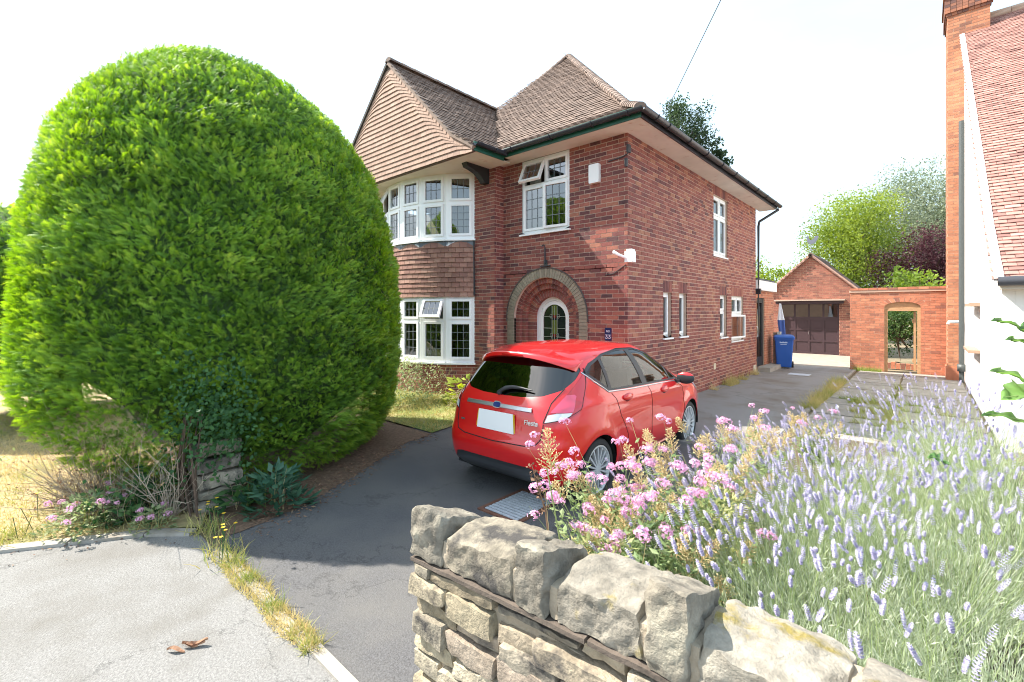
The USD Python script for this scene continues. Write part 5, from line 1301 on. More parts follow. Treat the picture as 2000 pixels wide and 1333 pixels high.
# ------------------------------------------------------------------ foreground rubble wall
SAND = mat('sandstone', [(0.17, 0.148, 0.115), (0.25, 0.218, 0.165), (0.33, 0.29, 0.22), (0.24, 0.20, 0.165), (0.40, 0.36, 0.28)], 0.95, 16.0, 0.55, 0.8, 70.0, detail=9.0, spots=(0.055, 0.05, 0.046), spot_scale=7.0, spot_range=(0.48, 0.62), bdist=0.010)
LICHEN = mat('lichen_stone', [(0.165, 0.15, 0.125), (0.245, 0.22, 0.178), (0.35, 0.32, 0.265)], 0.95, 15.0, 0.55, 0.8, 70.0, detail=9.0, spots=(0.22, 0.175, 0.05), spot_scale=8.0, spot_range=(0.58, 0.70), bdist=0.010)
DARKSTONE = mat('weathered_stone', [(0.115, 0.104, 0.086), (0.18, 0.16, 0.128), (0.25, 0.22, 0.17)], 0.95, 16.0, 0.55, 0.8, 70.0, detail=9.0, spots=(0.33, 0.30, 0.235), spot_scale=7.0, spot_range=(0.53, 0.68), bdist=0.010)
BUFF = mat('buff_rubble', [(0.19, 0.155, 0.105), (0.28, 0.235, 0.16), (0.36, 0.305, 0.21), (0.27, 0.215, 0.17), (0.44, 0.385, 0.28)], 0.95, 16.0, 0.5, 0.8, 70.0, detail=9.0, spots=(0.085, 0.075, 0.066), spot_scale=7.0, spot_range=(0.52, 0.66), bdist=0.010)
WMORTAR = mat('wall_mortar', [(0.36, 0.30, 0.225)], 0.95, 12.0, 0.25, 0.8, 60.0)
def rough_box(lo, hi, seed, amp=0.012, n=(7, 4, 5), chip=0.25, taper=0.0, lean=0.0):
    """A quarried block: a subdivided box with worn edges and an uneven face."""
    m = MB(); nx, ny, nz = n
    def face(fn, a, b):
        u, v = np.meshgrid(np.linspace(0, 1, a + 1), np.linspace(0, 1, b + 1), indexing='ij')
        V = fn(u.ravel(), v.ravel()); i = np.arange(a)[:, None] * (b + 1); j = np.arange(b)[None]
        m.add(V, np.stack([i + j, i + j + b + 1, i + j + b + 2, i + j + 1], -1).reshape(-1, 4))
    o = np.zeros
    face(lambda u, v: np.stack([u, o(len(u)), v], 1), nx, nz); face(lambda u, v: np.stack([1 - u, o(len(u)) + 1, v], 1), nx, nz)
    face(lambda u, v: np.stack([o(len(u)), 1 - u, v], 1), ny, nz); face(lambda u, v: np.stack([o(len(u)) + 1, u, v], 1), ny, nz)
    face(lambda u, v: np.stack([u, v, o(len(u)) + 1], 1), nx, ny); face(lambda u, v: np.stack([u, 1 - v, o(len(u))], 1), nx, ny)
    V, F, _ = m.get(); lo, hi = np.asarray(lo, float), np.asarray(hi, float); sz = hi - lo
    c = V - 0.5
    k = np.abs(c) * 2; ne = (k > 0.98).sum(1)
    r = np.where(ne >= 3, chip * 0.8, np.where(ne == 2, chip * 0.4, 0.0)) * sz.min() * 0.14
    P = lo + V * sz
    d = c * sz; d = np.sign(c) * (k > 0.98)
    P = P - d * r[:, None] / np.maximum(np.sqrt(np.maximum(ne, 1)), 1)[:, None]
    rg = np.random.default_rng(1000 + seed)
    for _ in range(9):
        nn = rg.normal(size=3); nn /= np.linalg.norm(nn)
        nn[np.argmin(np.abs(nn))] *= 0.3; nn /= np.linalg.norm(nn)
        ext = ((P - (lo + hi) / 2) @ nn); cut = ext.max() - rg.uniform(0.03, 0.16) * sz.min() * (0.4 + chip)
        over = np.maximum(ext - cut, 0); P = P - over[:, None] * nn
    q = P * 9.0 + seed * 17.3
    P = P + amp * 2 * np.stack([meshkit.fbm(q + 31 * t, 3, seed) - 0.5 for t in range(3)], 1)
    q2 = P * 38.0 + seed * 3.1
    P = P + amp * 1.1 * np.stack([meshkit.noise(q2 + 11 * t, seed + 5) - 0.5 for t in range(3)], 1)
    if taper:
        w = (P[:, 2] - lo[2]) / sz[2]; P[:, 0] += (lo[0] + sz[0] / 2 - P[:, 0]) * taper * w
    if lean:
        P[:, 2] += lean * (P[:, 0] - lo[0])
    return P, F
rng = np.random.default_rng(21)
sw = Thing('rubble_stone_wall', 'low sandstone rubble wall with alternating upright and flat coping stones', 'wall', (3.2, -5.73, -0.12))
up = lambda x: 0.065 * (np.minimum(x, 3.15) - 2.06) - 0.05 * np.clip(x - 3.25, 0, 1)
WY0, WY1 = -5.875, -5.60
X0, X1 = 2.075, 5.4
m = MB(); m.box((X0 + .03, WY0 + .035, -0.2), (X1, WY1 - .03, 0.70))
V, F, T = m.get(); V[:, 2] += np.where(V[:, 2] > 0, up(V[:, 0]), 0); sw.part('wall_core', (V, F), WMORTAR)
zs = [-0.17]; hs = [0.12, 0.095, 0.125, 0.085, 0.11, 0.07, 0.10, 0.065, 0.085, 0.06]
for h in hs:
    zs.append(zs[-1] + h)
sc = (0.715 + 0.17) / (zs[-1] + 0.17); zs = [-0.17 + (z + 0.17) * sc for z in zs]
k = 0
for r in range(len(zs) - 1):
    x = X0 - rng.random() * 0.02
    while x < X1:
        w = rng.uniform(0.12, 0.38)
        x1 = min(x + w, X1)
        if X1 - x1 < 0.08:
            x1 = X1
        j = rng.normal(0, 0.008, 4); out = rng.uniform(-0.020, 0.016)
        P, F = rough_box((x + .007, WY0 + out, zs[r] + .006 + j[0]), (x1 - .007, WY0 + 0.15, zs[r + 1] - .006 + j[1]), k + 1, 0.013, (max(3, int((x1 - x) / .035)), 3, max(3, int((zs[r + 1] - zs[r]) / .03))), 0.45)
        P[:, 2] += up(P[:, 0]) * np.clip((P[:, 2] + .2) / .9, 0, 1) + rng.normal(0, 0.03) * (P[:, 0] - x)
        mt = [BUFF, BUFF, BUFF, SAND, BUFF][int(rng.random() * 5)]
        sw.part('rubble_stone', (P, F), mt, tone=float(rng.random()), smooth=28)
        k += 1; x = x1
for a, b in ((2.07, 2.95), (2.96, 3.62), (3.63, 4.5)):
    P, F = rough_box((a, WY0 - .008, 0.722), (b, WY1, 0.739), 90 + int(a * 10), 0.004, (14, 4, 2), 0.2); P[:, 2] += up(P[:, 0]); sw.part('string_slate', (P, F), mat('slate_course', [(0.115, 0.09, 0.072)], 0.9, 12.0, 0.3, 0.6, 60.0), smooth=40)
ups = [(2.072, 2.262, 0.235, DARKSTONE, 0.5), (2.668, 2.808, 0.225, DARKSTONE, 0.35), (3.142, 3.268, 0.245, DARKSTONE, 0.6), (3.62, 3.75, 0.235, LICHEN, 0.4), (4.1, 4.24, 0.24, DARKSTONE, .4)]
for i, (a, b, h, mt, tn) in enumerate(ups):
    P, F = rough_box((a, WY0 - .012, 0.742), (b, WY1 - .035 + .02 * (i % 2), 0.742 + h), 200 + i, 0.016, (12, 16, 15), 0.35, 0.06); P[:, 2] += up(P[:, 0]) - 0.10 * np.clip((P[:, 1] - WY0) / .27, 0, 1) * np.clip((P[:, 2] - .80) / .12, 0, 1)
    sw.part('upright_coping_stone', (P, F), mt, tone=tn, smooth=28)
fl_ = [(2.285, 2.645, 0.135, SAND, 0.15), (2.838, 3.128, 0.13, LICHEN, 0.3), (3.285, 3.60, 0.125, LICHEN, 0.65), (3.77, 4.08, 0.125, SAND, 0.4), (4.26, 4.7, .13, SAND, .5)]
for i, (a, b, h, mt, tn) in enumerate(fl_):
    P, F = rough_box((a, WY0 + .004, 0.742), (b, WY1 + .01, 0.742 + h), 300 + i, 0.013, (20, 15, 9), 0.22, 0.03); P[:, 2] += up(P[:, 0]) + 0.02 * np.sin((P[:, 1] - WY0) * 11) * np.clip((P[:, 2] - .8) / .08, 0, 1)
    sw.part('flat_coping_stone', (P, F), mt, tone=tn, smooth=28)
for i, x in enumerate((2.273, 2.655, 2.823, 3.135, 3.275, 3.61, 3.76)):
    P, F = rough_box((x - .016, WY0 + .012, 0.742), (x + .018, WY1 - .04, 0.742 + .105 + .02 * rng.random()), 400 + i, 0.006, (2, 6, 5), 0.3); P[:, 2] += up(P[:, 0]); sw.part('coping_joint', (P, F), WMORTAR, smooth=45)

# remains of the opposite gatepost, under the hedge
gp2 = Thing('stone_gatepost', 'crumbling stone gate pier half swallowed by ivy under the clipped conifer', 'gatepost', (-1.45, -5.65, -0.12))
for r, (z0, z1) in enumerate(((-0.16, -0.02), (-0.02, 0.09), (0.09, 0.24), (0.24, 0.38), (0.38, 0.55))):
    x0, y0 = -1.78 + rng.normal(0, .015), -5.80 + rng.normal(0, .015)
    mid = -1.57 + rng.normal(0, .04)
    P, F = rough_box((mid, y0, z0 + .005), (-1.37 + rng.normal(0, .015), -5.42, z1 - .005), 500 + r, 0.018, (5, 6, 5), 0.5); gp2.part('pier_stone', (P, F), [SAND, DARKSTONE][r % 2], tone=float(rng.random()), smooth=40)
    P, F = rough_box((x0, y0, z0 + .005), (mid - .01, -5.42, z1 - .005), 520 + r, 0.018, (5, 6, 5), 0.5); gp2.part('pier_stone', (P, F), [DARKSTONE, SAND][r % 2], tone=float(rng.random()), smooth=40)

# ------------------------------------------------------------------ foliage helpers
def unit(v):
    return v / np.maximum(np.linalg.norm(v, axis=-1, keepdims=True), 1e-9)
def quads(P, D, W, L, width, tone, fold=0.0, tip=1.0):
    """Leaf quads (kite shaped): base P, direction D, across W."""
    n = len(P); L = np.broadcast_to(L, n)[:, None]; w = np.broadcast_to(width, n)[:, None]
    N = np.cross(D, W)
    a, b, c, d = P, P + D * L * 0.45 + W * w / 2 + N * fold * w, P + D * L, P + D * L * 0.45 - W * w / 2 + N * fold * w
    V = np.stack([a, b, c, d], 1).reshape(-1, 3); i = np.arange(n)[:, None] * 4
    F = np.concatenate([i + [0, 1, 2], i + [0, 2, 3]])
    return V, F, np.repeat(np.broadcast_to(tone, n), 4)
def merge(*g):
    m = MB()
    for V, F, T in g:
        m.add(V, F, T)
    return m.get()
def perp(D, rng):
    return unit(np.cross(D, unit(rng.normal(size=D.shape))))
def ribbons(B, D, bend, L, w, tone, rng, k=4):
    """Thin curved blades: base B, direction D, sideways bend vector, length L."""
    n = len(B); t = np.linspace(0, 1, k)[None, :, None]
    L = np.broadcast_to(L, n)[:, None, None]
    P = B[:, None] + D[:, None] * L * t + bend[:, None] * L * t ** 2
    side = perp(D, rng)[:, None] * (np.broadcast_to(w, n)[:, None, None] / 2) * (1 - 0.75 * t)
    V = np.stack([P - side, P + side], 2).reshape(n, -1, 3)
    f = np.concatenate([[[2 * i, 2 * i + 1, 2 * i + 3], [2 * i, 2 * i + 3, 2 * i + 2]] for i in range(k - 1)])
    F = (np.arange(n)[:, None, None] * 2 * k + f[None]).reshape(-1, 3)
    return (V.reshape(-1, 3), F, np.repeat(np.broadcast_to(tone, n), 2 * k)), P

# ------------------------------------------------------------------ clipped conifers
CONIFER = mat('conifer_spray', [(0.06, 0.14, 0.026), (0.12, 0.245, 0.036), (0.19, 0.345, 0.046), (0.28, 0.435, 0.062), (0.39, 0.52, 0.09)], 0.6, 2.2, 0.15, trans=0.40, spec=0.3)
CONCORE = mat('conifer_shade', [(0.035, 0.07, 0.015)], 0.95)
BARK = mat('conifer_bark', [(0.10, 0.065, 0.045)], 0.95, 12.0, 0.3, 0.6, 40.0)
def sprays(P, N, L, tone, rng):
    """Feathery sprays: a drooping midrib with fine leaflets down both sides."""
    n = len(P); up = np.array([0, 0, 1.0])
    T = unit(np.cross(up, N)); T2 = np.cross(N, T)
    ph = (meshkit.fbm(P * 1.6 + 11, 2, 6) - 0.5) * 3.6 + rng.normal(0, 0.55, n)
    D = unit(N * rng.uniform(0.35, 0.75, (n, 1)) + T * np.sin(ph)[:, None] * 0.8 + T2 * (0.35 + 0.45 * np.cos(ph))[:, None] + rng.normal(0, 0.22, (n, 3)))
    W = unit(np.cross(D, up * 0.6 + N * 0.8) + rng.normal(0, 0.35, (n, 3))); W = unit(W - D * (W * D).sum(1, keepdims=True))
    drop = np.array([0, 0, -0.32]); Lc = L[:, None]
    at = lambda t: P + D * (Lc * t) + drop * (Lc * t * t)
    V, Tn = [], []
    def tri(a, b, c, tn):
        V.append(np.stack([a, b, c], 1)); Tn.append(np.repeat(np.clip(tn, 0, 1)[:, None], 3, 1))
    r = 0.018
    tri(at(0) - W * Lc * r, at(0) + W * Lc * r, at(0.6), tone - .1); tri(at(0.5) - W * Lc * .03, at(0.5) + W * Lc * .03, at(1.0), tone + .12)
    for k, t in enumerate((0.06, 0.20, 0.34, 0.48, 0.62, 0.76)):
        for s in (-1, 1):
            q = t + 0.03 * s; b = at(q); tang = unit(D + drop * 2 * q)
            d = unit(tang * 0.75 + W * s + drop * 0.5); ln = Lc * (0.36 * (1 - 0.62 * t))
            h = tang * Lc * 0.042
            tri(b - h, b + h, b + d * ln, tone + 0.16 * t)
    V = np.concatenate(V, 1).reshape(-1, 3); T_ = np.concatenate(Tn, 1).reshape(-1)
    return V, np.arange(len(V)).reshape(-1, 3), T_
def conifer(name, label, base, prof, shear, n, rng, low, group=None, spray=0.16):
    prof = np.array(prof, float)                                    # (z, radius)
    th = Thing(name, label, 'conifer', base, group)
    base = np.asarray(base, float)
    # sample by area
    zz = np.linspace(prof[0, 0], prof[-1, 0], 400); rr = np.interp(zz, prof[:, 0], prof[:, 1])
    ds = np.sqrt(np.gradient(rr) ** 2 + np.gradient(zz) ** 2) * np.maximum(rr, 0.02); cdf = np.cumsum(ds); cdf /= cdf[-1]
    z = np.interp(rng.random(n), cdf, zz); a = rng.random(n) * 2 * math.pi
    r = np.interp(z, zz, rr); dr = np.interp(z, zz, np.gradient(rr, zz))
    off = shear(z)
    N = unit(np.stack([np.cos(a), np.sin(a), -dr], 1))
    P = np.stack([base[0] + off[:, 0] + r * np.cos(a), base[1] + off[:, 1] + r * np.sin(a), z], 1)
    clump = meshkit.fbm(P * 2.1 + 5, 3, 3); fine = meshkit.noise(P * 7.0, 9)
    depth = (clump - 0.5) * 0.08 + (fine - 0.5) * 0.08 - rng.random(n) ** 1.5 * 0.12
    keep = z > low(a) + (fine - 0.5) * 0.3
    away = ((CAM - P) * N).sum(1) < -0.8
    keep &= ~away | (rng.random(n) < 0.5)
    P, N, depth, z, clump, fine = P[keep], N[keep], depth[keep], z[keep], clump[keep], fine[keep]
    P = P + N * depth[:, None]
    L = rng.uniform(0.7, 1.3, len(P)) * spray
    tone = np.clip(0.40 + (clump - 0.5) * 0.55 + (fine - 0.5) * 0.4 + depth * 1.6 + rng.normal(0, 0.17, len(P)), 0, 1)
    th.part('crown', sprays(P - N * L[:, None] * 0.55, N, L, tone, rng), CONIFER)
    # dense inner growth that stops the light
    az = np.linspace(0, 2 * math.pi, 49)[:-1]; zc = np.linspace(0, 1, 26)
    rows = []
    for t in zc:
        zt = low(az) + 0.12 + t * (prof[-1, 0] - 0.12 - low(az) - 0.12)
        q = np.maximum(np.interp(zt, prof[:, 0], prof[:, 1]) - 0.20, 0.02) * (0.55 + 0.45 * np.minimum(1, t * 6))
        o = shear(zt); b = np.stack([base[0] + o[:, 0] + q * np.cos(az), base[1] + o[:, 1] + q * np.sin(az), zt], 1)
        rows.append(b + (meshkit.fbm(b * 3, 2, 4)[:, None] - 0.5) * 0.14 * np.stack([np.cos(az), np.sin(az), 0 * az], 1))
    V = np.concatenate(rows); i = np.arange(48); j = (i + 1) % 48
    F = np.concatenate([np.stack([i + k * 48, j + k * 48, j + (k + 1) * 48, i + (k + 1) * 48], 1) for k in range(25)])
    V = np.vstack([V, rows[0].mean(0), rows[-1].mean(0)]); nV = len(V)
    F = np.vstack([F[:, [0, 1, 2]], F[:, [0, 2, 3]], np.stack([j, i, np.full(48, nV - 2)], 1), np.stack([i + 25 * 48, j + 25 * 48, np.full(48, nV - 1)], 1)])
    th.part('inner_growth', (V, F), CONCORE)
    tr = MB()
    for k in range(4):
        bx = base[:2] + rng.normal(0, 0.22, 2); tp = base[:2] + rng.normal(0, 0.5, 2)
        tr.tube([(bx[0], bx[1], base[2] - 0.05), ((bx[0] + tp[0]) / 2 + .05, (bx[1] + tp[1]) / 2, 0.7), (tp[0], tp[1], 2.2)], [0.13, 0.10, 0.05], 9)
    th.part('trunk', tr, BARK, smooth=True)
    return th
rng = np.random.default_rng(31)
SL = -RIGHT[:2]                                                     # towards the left of the picture
def shear1(z):
    return SL[None] * (np.interp(z, [0, 2.0, 3.5, 5.3], [0.05, 0.0, 0.06, 0.26]))[:, None]
def low1(a):
    d = np.cos(a) * SL[0] + np.sin(a) * SL[1]; f_ = -(np.cos(a) * FWD[0] + np.sin(a) * FWD[1])
    return np.clip(-0.10 + 1.40 * np.clip((d + 0.12) / 1.1, 0, 1) ** 1.2 + 0.12 * np.clip(f_ - 0.4, 0, 1), -0.1, 1.35)
P1 = [(-0.10, 1.74), (0.15, 1.97), (0.5, 2.12), (1.0, 2.19), (1.7, 2.20), (2.5, 2.14), (3.2, 2.03), (3.8, 1.85), (4.4, 1.49), (4.85, 1.07), (5.15, 0.60), (5.27, 0.02)]
conifer('clipped_conifer', 'huge clipped conifer shaped like a green dome beside the drive', (-3.32, -4.84, -0.12), P1, shear1, 112000, rng, low1, 'clipped conifers', 0.103)
P2 = [(0.35, 1.2), (0.8, 1.8), (1.4, 2.05), (2.0, 2.05), (2.7, 1.85), (3.2, 1.45), (3.6, 0.95), (3.9, 0.1)]
conifer('clipped_conifer', 'second clipped conifer half hidden behind the huge dome at the left edge', (-8.5, -6.35, -0.12), P2, lambda z: np.zeros((len(z), 2)), 22000, rng, lambda a: 0.35 + 0 * a, 'clipped conifers', 0.17)

# ivy over the pier
IVY = mat('ivy_leaf', [(0.025, 0.075, 0.028), (0.045, 0.12, 0.04), (0.08, 0.18, 0.055)], 0.6, trans=0.25, spec=0.25)
n = 2600
a = rng.normal(0, 1, (n, 3))
P = np.array([-1.52, -5.55, 0.80]) + a * [0.27, 0.16, 0.27]
P = P[P[:, 2] > 0.22]; n = len(P)
front = unit(np.stack([0.5 + 0 * P[:, 0], -0.8 + 0 * P[:, 0], 0.2 + rng.normal(0, .3, n)], 1))
P += front * rng.uniform(0.05, 0.26, n)[:, None]
D = unit(front * 0.3 + np.array([0, 0, -0.6]) + rng.normal(0, .5, (n, 3))); W = perp(D, rng)
iv = Thing('ivy_clump', 'dark ivy spilling over the old stone gate pier below the conifer', 'ivy', (-1.5, -5.7, 0))
iv.part('leaves', quads(P, D, W, rng.uniform(.03, .055, n), rng.uniform(.03, .05, n), rng.random(n) * .8, 0.12), IVY)
mm = MB()
for k in range(14):
    b = np.array([-1.5 + rng.normal(0, .16), -5.84 + rng.normal(0, .04), -0.1]); mm.tube([b, b + [rng.normal(0, .08), -.03, .4], b + [rng.normal(0, .15), 0, .95]], [.011, .009, .005], 5)
iv.part('stems', mm, BARK)

# ------------------------------------------------------------------ dry and weedy things round the foot of the conifer
TWIG = mat('dry_twig', [(0.16, 0.11, 0.075), (0.30, 0.23, 0.16), (0.42, 0.35, 0.26)], 0.9)
STRAW = mat('straw_grass', [(0.20, 0.27, 0.06), (0.46, 0.40, 0.16), (0.64, 0.53, 0.29)], 0.85, trans=0.25)
WEED = mat('weed_leaf', [(0.025, 0.075, 0.028), (0.05, 0.13, 0.045), (0.10, 0.20, 0.06)], 0.5, trans=0.3)
PALEWEED = mat('pale_weed_leaf', [(0.16, 0.22, 0.10), (0.24, 0.30, 0.14), (0.33, 0.36, 0.18)], 0.6, trans=0.3)
PINK = mat('valerian_pink', [(0.52, 0.24, 0.40), (0.66, 0.38, 0.54), (0.78, 0.54, 0.67)], 0.6, trans=0.3)
YELLOW = mat('yellow_petals', [(0.72, 0.50, 0.03)], 0.6, trans=0.2)
def twig_bush(name, label, cat, c, r, h, n, rng, mt=TWIG, w=0.006, leaves=0, leafmt=None, lsize=0.04):
    c = np.asarray(c, float); t = Thing(name, label, cat, c)
    a = rng.random(n) * 2 * math.pi; el = rng.uniform(0.25, 1.4, n)
    D = np.stack([np.cos(a) * np.cos(el), np.sin(a) * np.cos(el), np.sin(el)], 1)
    B = c + np.stack([np.cos(a), np.sin(a), 0 * a], 1) * (rng.random(n) * r * .35)[:, None]
    L = rng.uniform(.5, 1.1, n) * np.where(el > .8, h, r)
    (V, F, T), P = ribbons(B, D, rng.normal(0, .25, (n, 3)), L, w, rng.random(n), rng, 5)
    g = [(V, F, T)]
    B2 = P[:, 2].repeat(2, 0); D2 = unit(np.repeat(D, 2, 0) + rng.normal(0, .6, (2 * n, 3)))
    g.append(ribbons(B2, D2, rng.normal(0, .3, (2 * n, 3)), np.repeat(L, 2) * .5, w * .6, rng.random(2 * n), rng, 4)[0])
    t.part('twigs', merge(*g), mt)
    if leaves:
        q = P.reshape(-1, 3)[rng.integers(0, P.shape[0] * P.shape[1], leaves)] + rng.normal(0, .03, (leaves, 3)); q[:, 2] = np.maximum(q[:, 2], c[2] + .01)
        D = unit(rng.normal(0, 1, (leaves, 3)) + [0, 0, .3])
        t.part('leaves', quads(q, D, perp(D, rng), rng.uniform(.6, 1.2, leaves) * lsize, rng.uniform(.4, .7, leaves) * lsize, rng.random(leaves), .1), leafmt or WEED)
    return t
twig_bush('dead_shrub', 'bare brown twiggy shrub dying under the left side of the conifer', 'shrub', (-2.35, -6.35, -.11), .62, .75, 420, rng, TWIG, .007, 900, mat('dead_leaf', [(0.15, 0.08, 0.05), (0.28, 0.17, 0.10)], .9, trans=.2), .03)
twig_bush('straw_stems', 'bundle of pale dead stems leaning in front of the stone gate pier', 'dead plant', (-1.55, -5.98, -.11), .22, .75, 90, rng, mat('bleached_stem', [(0.34, 0.27, 0.20), (0.50, 0.42, 0.33)], .9), .008)
twig_bush('grey_green_shrub', 'small grey-green shrub on the parched lawn beyond the dead shrub', 'shrub', (-4.75, -7.65, -.11), .5, .5, 200, rng, TWIG, .006, 1500, PALEWEED, .05)
twig_bush('low_bramble', 'low dark green bramble on the verge left of the gate pier', 'shrub', (-1.72, -6.28, -.11), .28, .42, 80, rng, TWIG, .006, 500, WEED, .07)
def weed(name, label, c, r, h, n, rng, mt=WEED, size=.12, wide=.5, cat='weed', flowers=0, fmt=None):
    c = np.asarray(c, float); t = Thing(name, label, cat, c)
    a = rng.random(n) * 2 * math.pi; z = rng.random(n) ** 1.2 * h; q = r * np.sqrt(rng.random(n)) * (1 - .5 * z / h)
    P = c + np.stack([np.cos(a) * q, np.sin(a) * q, z], 1)
    D = unit(np.stack([np.cos(a), np.sin(a), rng.uniform(-.1, .9, n)], 1) + rng.normal(0, .35, (n, 3)))
    t.part('leaves', quads(P, D, unit(np.cross(D, [0, 0, 1.0]) + rng.normal(0, .2, (n, 3))), rng.uniform(.6, 1.2, n) * size, rng.uniform(.7, 1.2, n) * size * wide, rng.random(n), .1), mt)
    b = c + rng.normal(0, r * .3, (12, 3)) * [1, 1, 0]
    t.part('stems', ribbons(b, unit(rng.normal(0, .3, (12, 3)) + [0, 0, 1]), rng.normal(0, .2, (12, 3)), h, .007, rng.random(12), rng, 4)[0], STRAW)
    for k in range(flowers):
        an, rr_ = rng.random() * 6.28, r * (.3 + .7 * rng.random()); flower_head(t, c + [math.cos(an) * rr_, math.sin(an) * rr_, h * rng.uniform(.7, 1.1)], rng.uniform(.022, .034), rng, fmt or PINK)
    return t
def flower_head(t, c, r, rng, mt=PINK, n=34):
    """A domed cluster of tiny four-petalled flowers."""
    v = unit(rng.normal(size=(n, 3)) + [0, 0, .6]); P = c + v * r * np.array([1.15, 1.15, .75]) * rng.uniform(.6, 1.05, (n, 1))
    g = []
    A = perp(v, rng); B = np.cross(v, A); s = r * .34
    for d in (A, B, -A, -B):
        g.append(quads(P, unit(d + v * .25), unit(np.cross(v, d)), s, s * .7, rng.random(n)))
    t.part('flower_head', merge(*g), mt)
weed('thistle', 'blue-green prickly weed at the edge of the tarmac right of the gate pier', (-0.98, -5.25, -.11), .30, .34, 200, rng, mat('thistle_leaf', [(0.03, 0.09, 0.055), (0.055, 0.14, 0.085), (0.10, 0.20, 0.12)], .5, trans=.25), .15, .42)
weed('dock_plant', 'broad-leaved green weed against the foot of the gate pier', (-1.22, -5.48, -.11), .2, .26, 90, rng, WEED, .13, .5)
weed('dark_leafy_weed', 'dark glossy leafy weed left of the gate pier under the conifer', (-1.68, -6.05, -.11), .24, .36, 70, rng, WEED, .17, .55)
weed('verge_valerian', 'low pink-flowered plant sprawling on the verge by the kerb', (-1.78, -6.52, -.11), .36, .26, 520, rng, PALEWEED, .06, .5, 'flowering plant', 15)
weed('kerb_valerian', 'small pink-flowered tuft at the kerb corner near the road edging', (-1.32, -6.15, -.11), .18, .16, 220, rng, PALEWEED, .05, .5, 'flowering plant', 5)
for k, (lab, c, nf) in enumerate((('yellow-flowered hawkweed tuft beside the kerb corner under the conifer', (-0.95, -5.85, -.11), 5), ('yellow-flowered hawkweed tuft at the start of the entrance edging', (-0.36, -5.90, -.11), 7), ('yellow-flowered tuft at the road side of the parched verge', (-2.0, -7.0, -.11), 5))):
    t = Thing('hawkweed', lab, 'wildflower', c, 'yellow hawkweed tufts'); nb_ = 120
    B = np.asarray(c) + rng.normal(0, .07, (nb_, 3)) * [1.4, 1, 0]
    t.part('blades', ribbons(B, unit(rng.normal(0, .5, (nb_, 3)) + [0, 0, 1]), rng.normal(0, .3, (nb_, 3)), rng.uniform(.05, .16, nb_), .007, rng.random(nb_) * .6, rng)[0], STRAW, kind='stuff')
    for q in range(nf):
        b = np.asarray(c) + rng.normal(0, .09, 3) * [1.4, 1, 0]; hh = rng.uniform(.14, .26); tp = b + [rng.normal(0, .03), rng.normal(0, .03), hh]
        st_ = t.part('flower_stem', MB().tube([b, tp], .0025, 4), WEED, tone=.5)
        v = np.tile([0, 0, 1.0], (9, 1)); an = np.arange(9) * 6.283 / 9; d = np.stack([np.cos(an), np.sin(an), .25 + 0 * an], 1)
        t.part('flower', quads(np.tile(tp, (9, 1)), unit(d), unit(np.cross(v, d)), .018, .011, .5), YELLOW, parent=st_)

def grass(name, label, poly, n, h, rng, dz=0.0, w=.006, tone=(0, 1), tuft=None, mt=STRAW):
    x0, y0, x1, y1 = poly.bounds; out = np.zeros((0, 2))
    while len(out) < n:
        q = rng.uniform([x0, y0], [x1, y1], (n * 2, 2)); q = q[shapely.contains_xy(poly, q[:, 0], q[:, 1])]
        if tuft is not None:
            q = q[meshkit.fbm(np.c_[q * tuft, 0 * q[:, 0]], 3, 2) > .5]
        out = np.vstack([out, q])
    q = out[:n]; B = np.c_[q, gz(q[:, 1]) + dz]
    g = ribbons(B, unit(rng.normal(0, .55, (n, 3)) + [0, 0, 1]), rng.normal(0, .35, (n, 3)), rng.uniform(.35, 1.2, n) * h, w, np.clip(tone[0] + (tone[1] - tone[0]) * (meshkit.fbm(np.c_[q * 1.7, 0 * q[:, 0]], 3, 7) * 1.6 - .3 + rng.normal(0, .12, n)), 0, 1), rng, 3)[0]
    single(name, label, 'grass', g, mt, kind='stuff')
grass('dry_grass', 'short bleached grass of the parched verge at the left', Polygon([(-9, -8.3), (-2.65, -8.3), (-1.85, -7.0), (-1.3, -6.12), (-1.5, -5.85), (-3, -5.6), (-9, -5.4)]), 30000, .05, rng, .012, .006, (.0, 1.1))
grass('joint_grass', 'strip of straw and green grass growing along the entrance edging', Polygon([(-0.25, -5.95), (0.1, -5.98), (0.5, -5.95), (0.8, -5.98), (1.15, -5.91), (1.22, -5.87), (1.0, -5.80), (0.6, -5.83), (0.3, -5.79), (-0.22, -5.84)]), 2800, .042, rng, 0.008, .005, (.0, 1))
grass('edging_tufts', 'greener tufts standing in the straw strip along the entrance edging', unary_union([Point(x, -5.88).buffer(.06) for x in (-.22, -.12, .15, .62, .95, 1.12)]), 700, .09, rng, 0.0, .006, (-.4, .4))
grass('front_grass', 'green and yellow grass of the front garden between hedge and bow window', Polygon([(-7, -2.6), (-1.95, -2.6), (-2.0, -1.2), (-2.45, -.46), (-7, -1.0)]), 9000, .09, rng, .015, .008, (-.1, .7))
grass('drive_joint_grass', 'weeds and grass along the edging between the two drives', Polygon([(2.05, -.6), (2.2, -.6), (2.26, 7.5), (2.02, 7.5)]), 4200, .16, rng, 0, .006, (0, .8), 1.2)
grass('slab_joint_grass', 'grass tufts between the concrete slabs', unary_union([sbox(2.4, y - .05, 4.2, y + .05) for y in (1.18, 2.13, 2.63, 3.78, 4.5, 5.8)] + [sbox(3.2, 1, 3.33, 7), sbox(2.6, 3.0, 3.4, 4.4)]), 5200, .11, rng, 0, .006, (-.3, .5), 1.6)
grass('wall_foot_weeds', 'straggling dry weeds along the foot of the house side wall', Polygon([(0.02, 3.3), (.16, 3.3), (.30, 5.0), (.2, 7.4), (.02, 7.6)]), 1500, .16, rng, 0, .006, (.3, 1), 2.0)
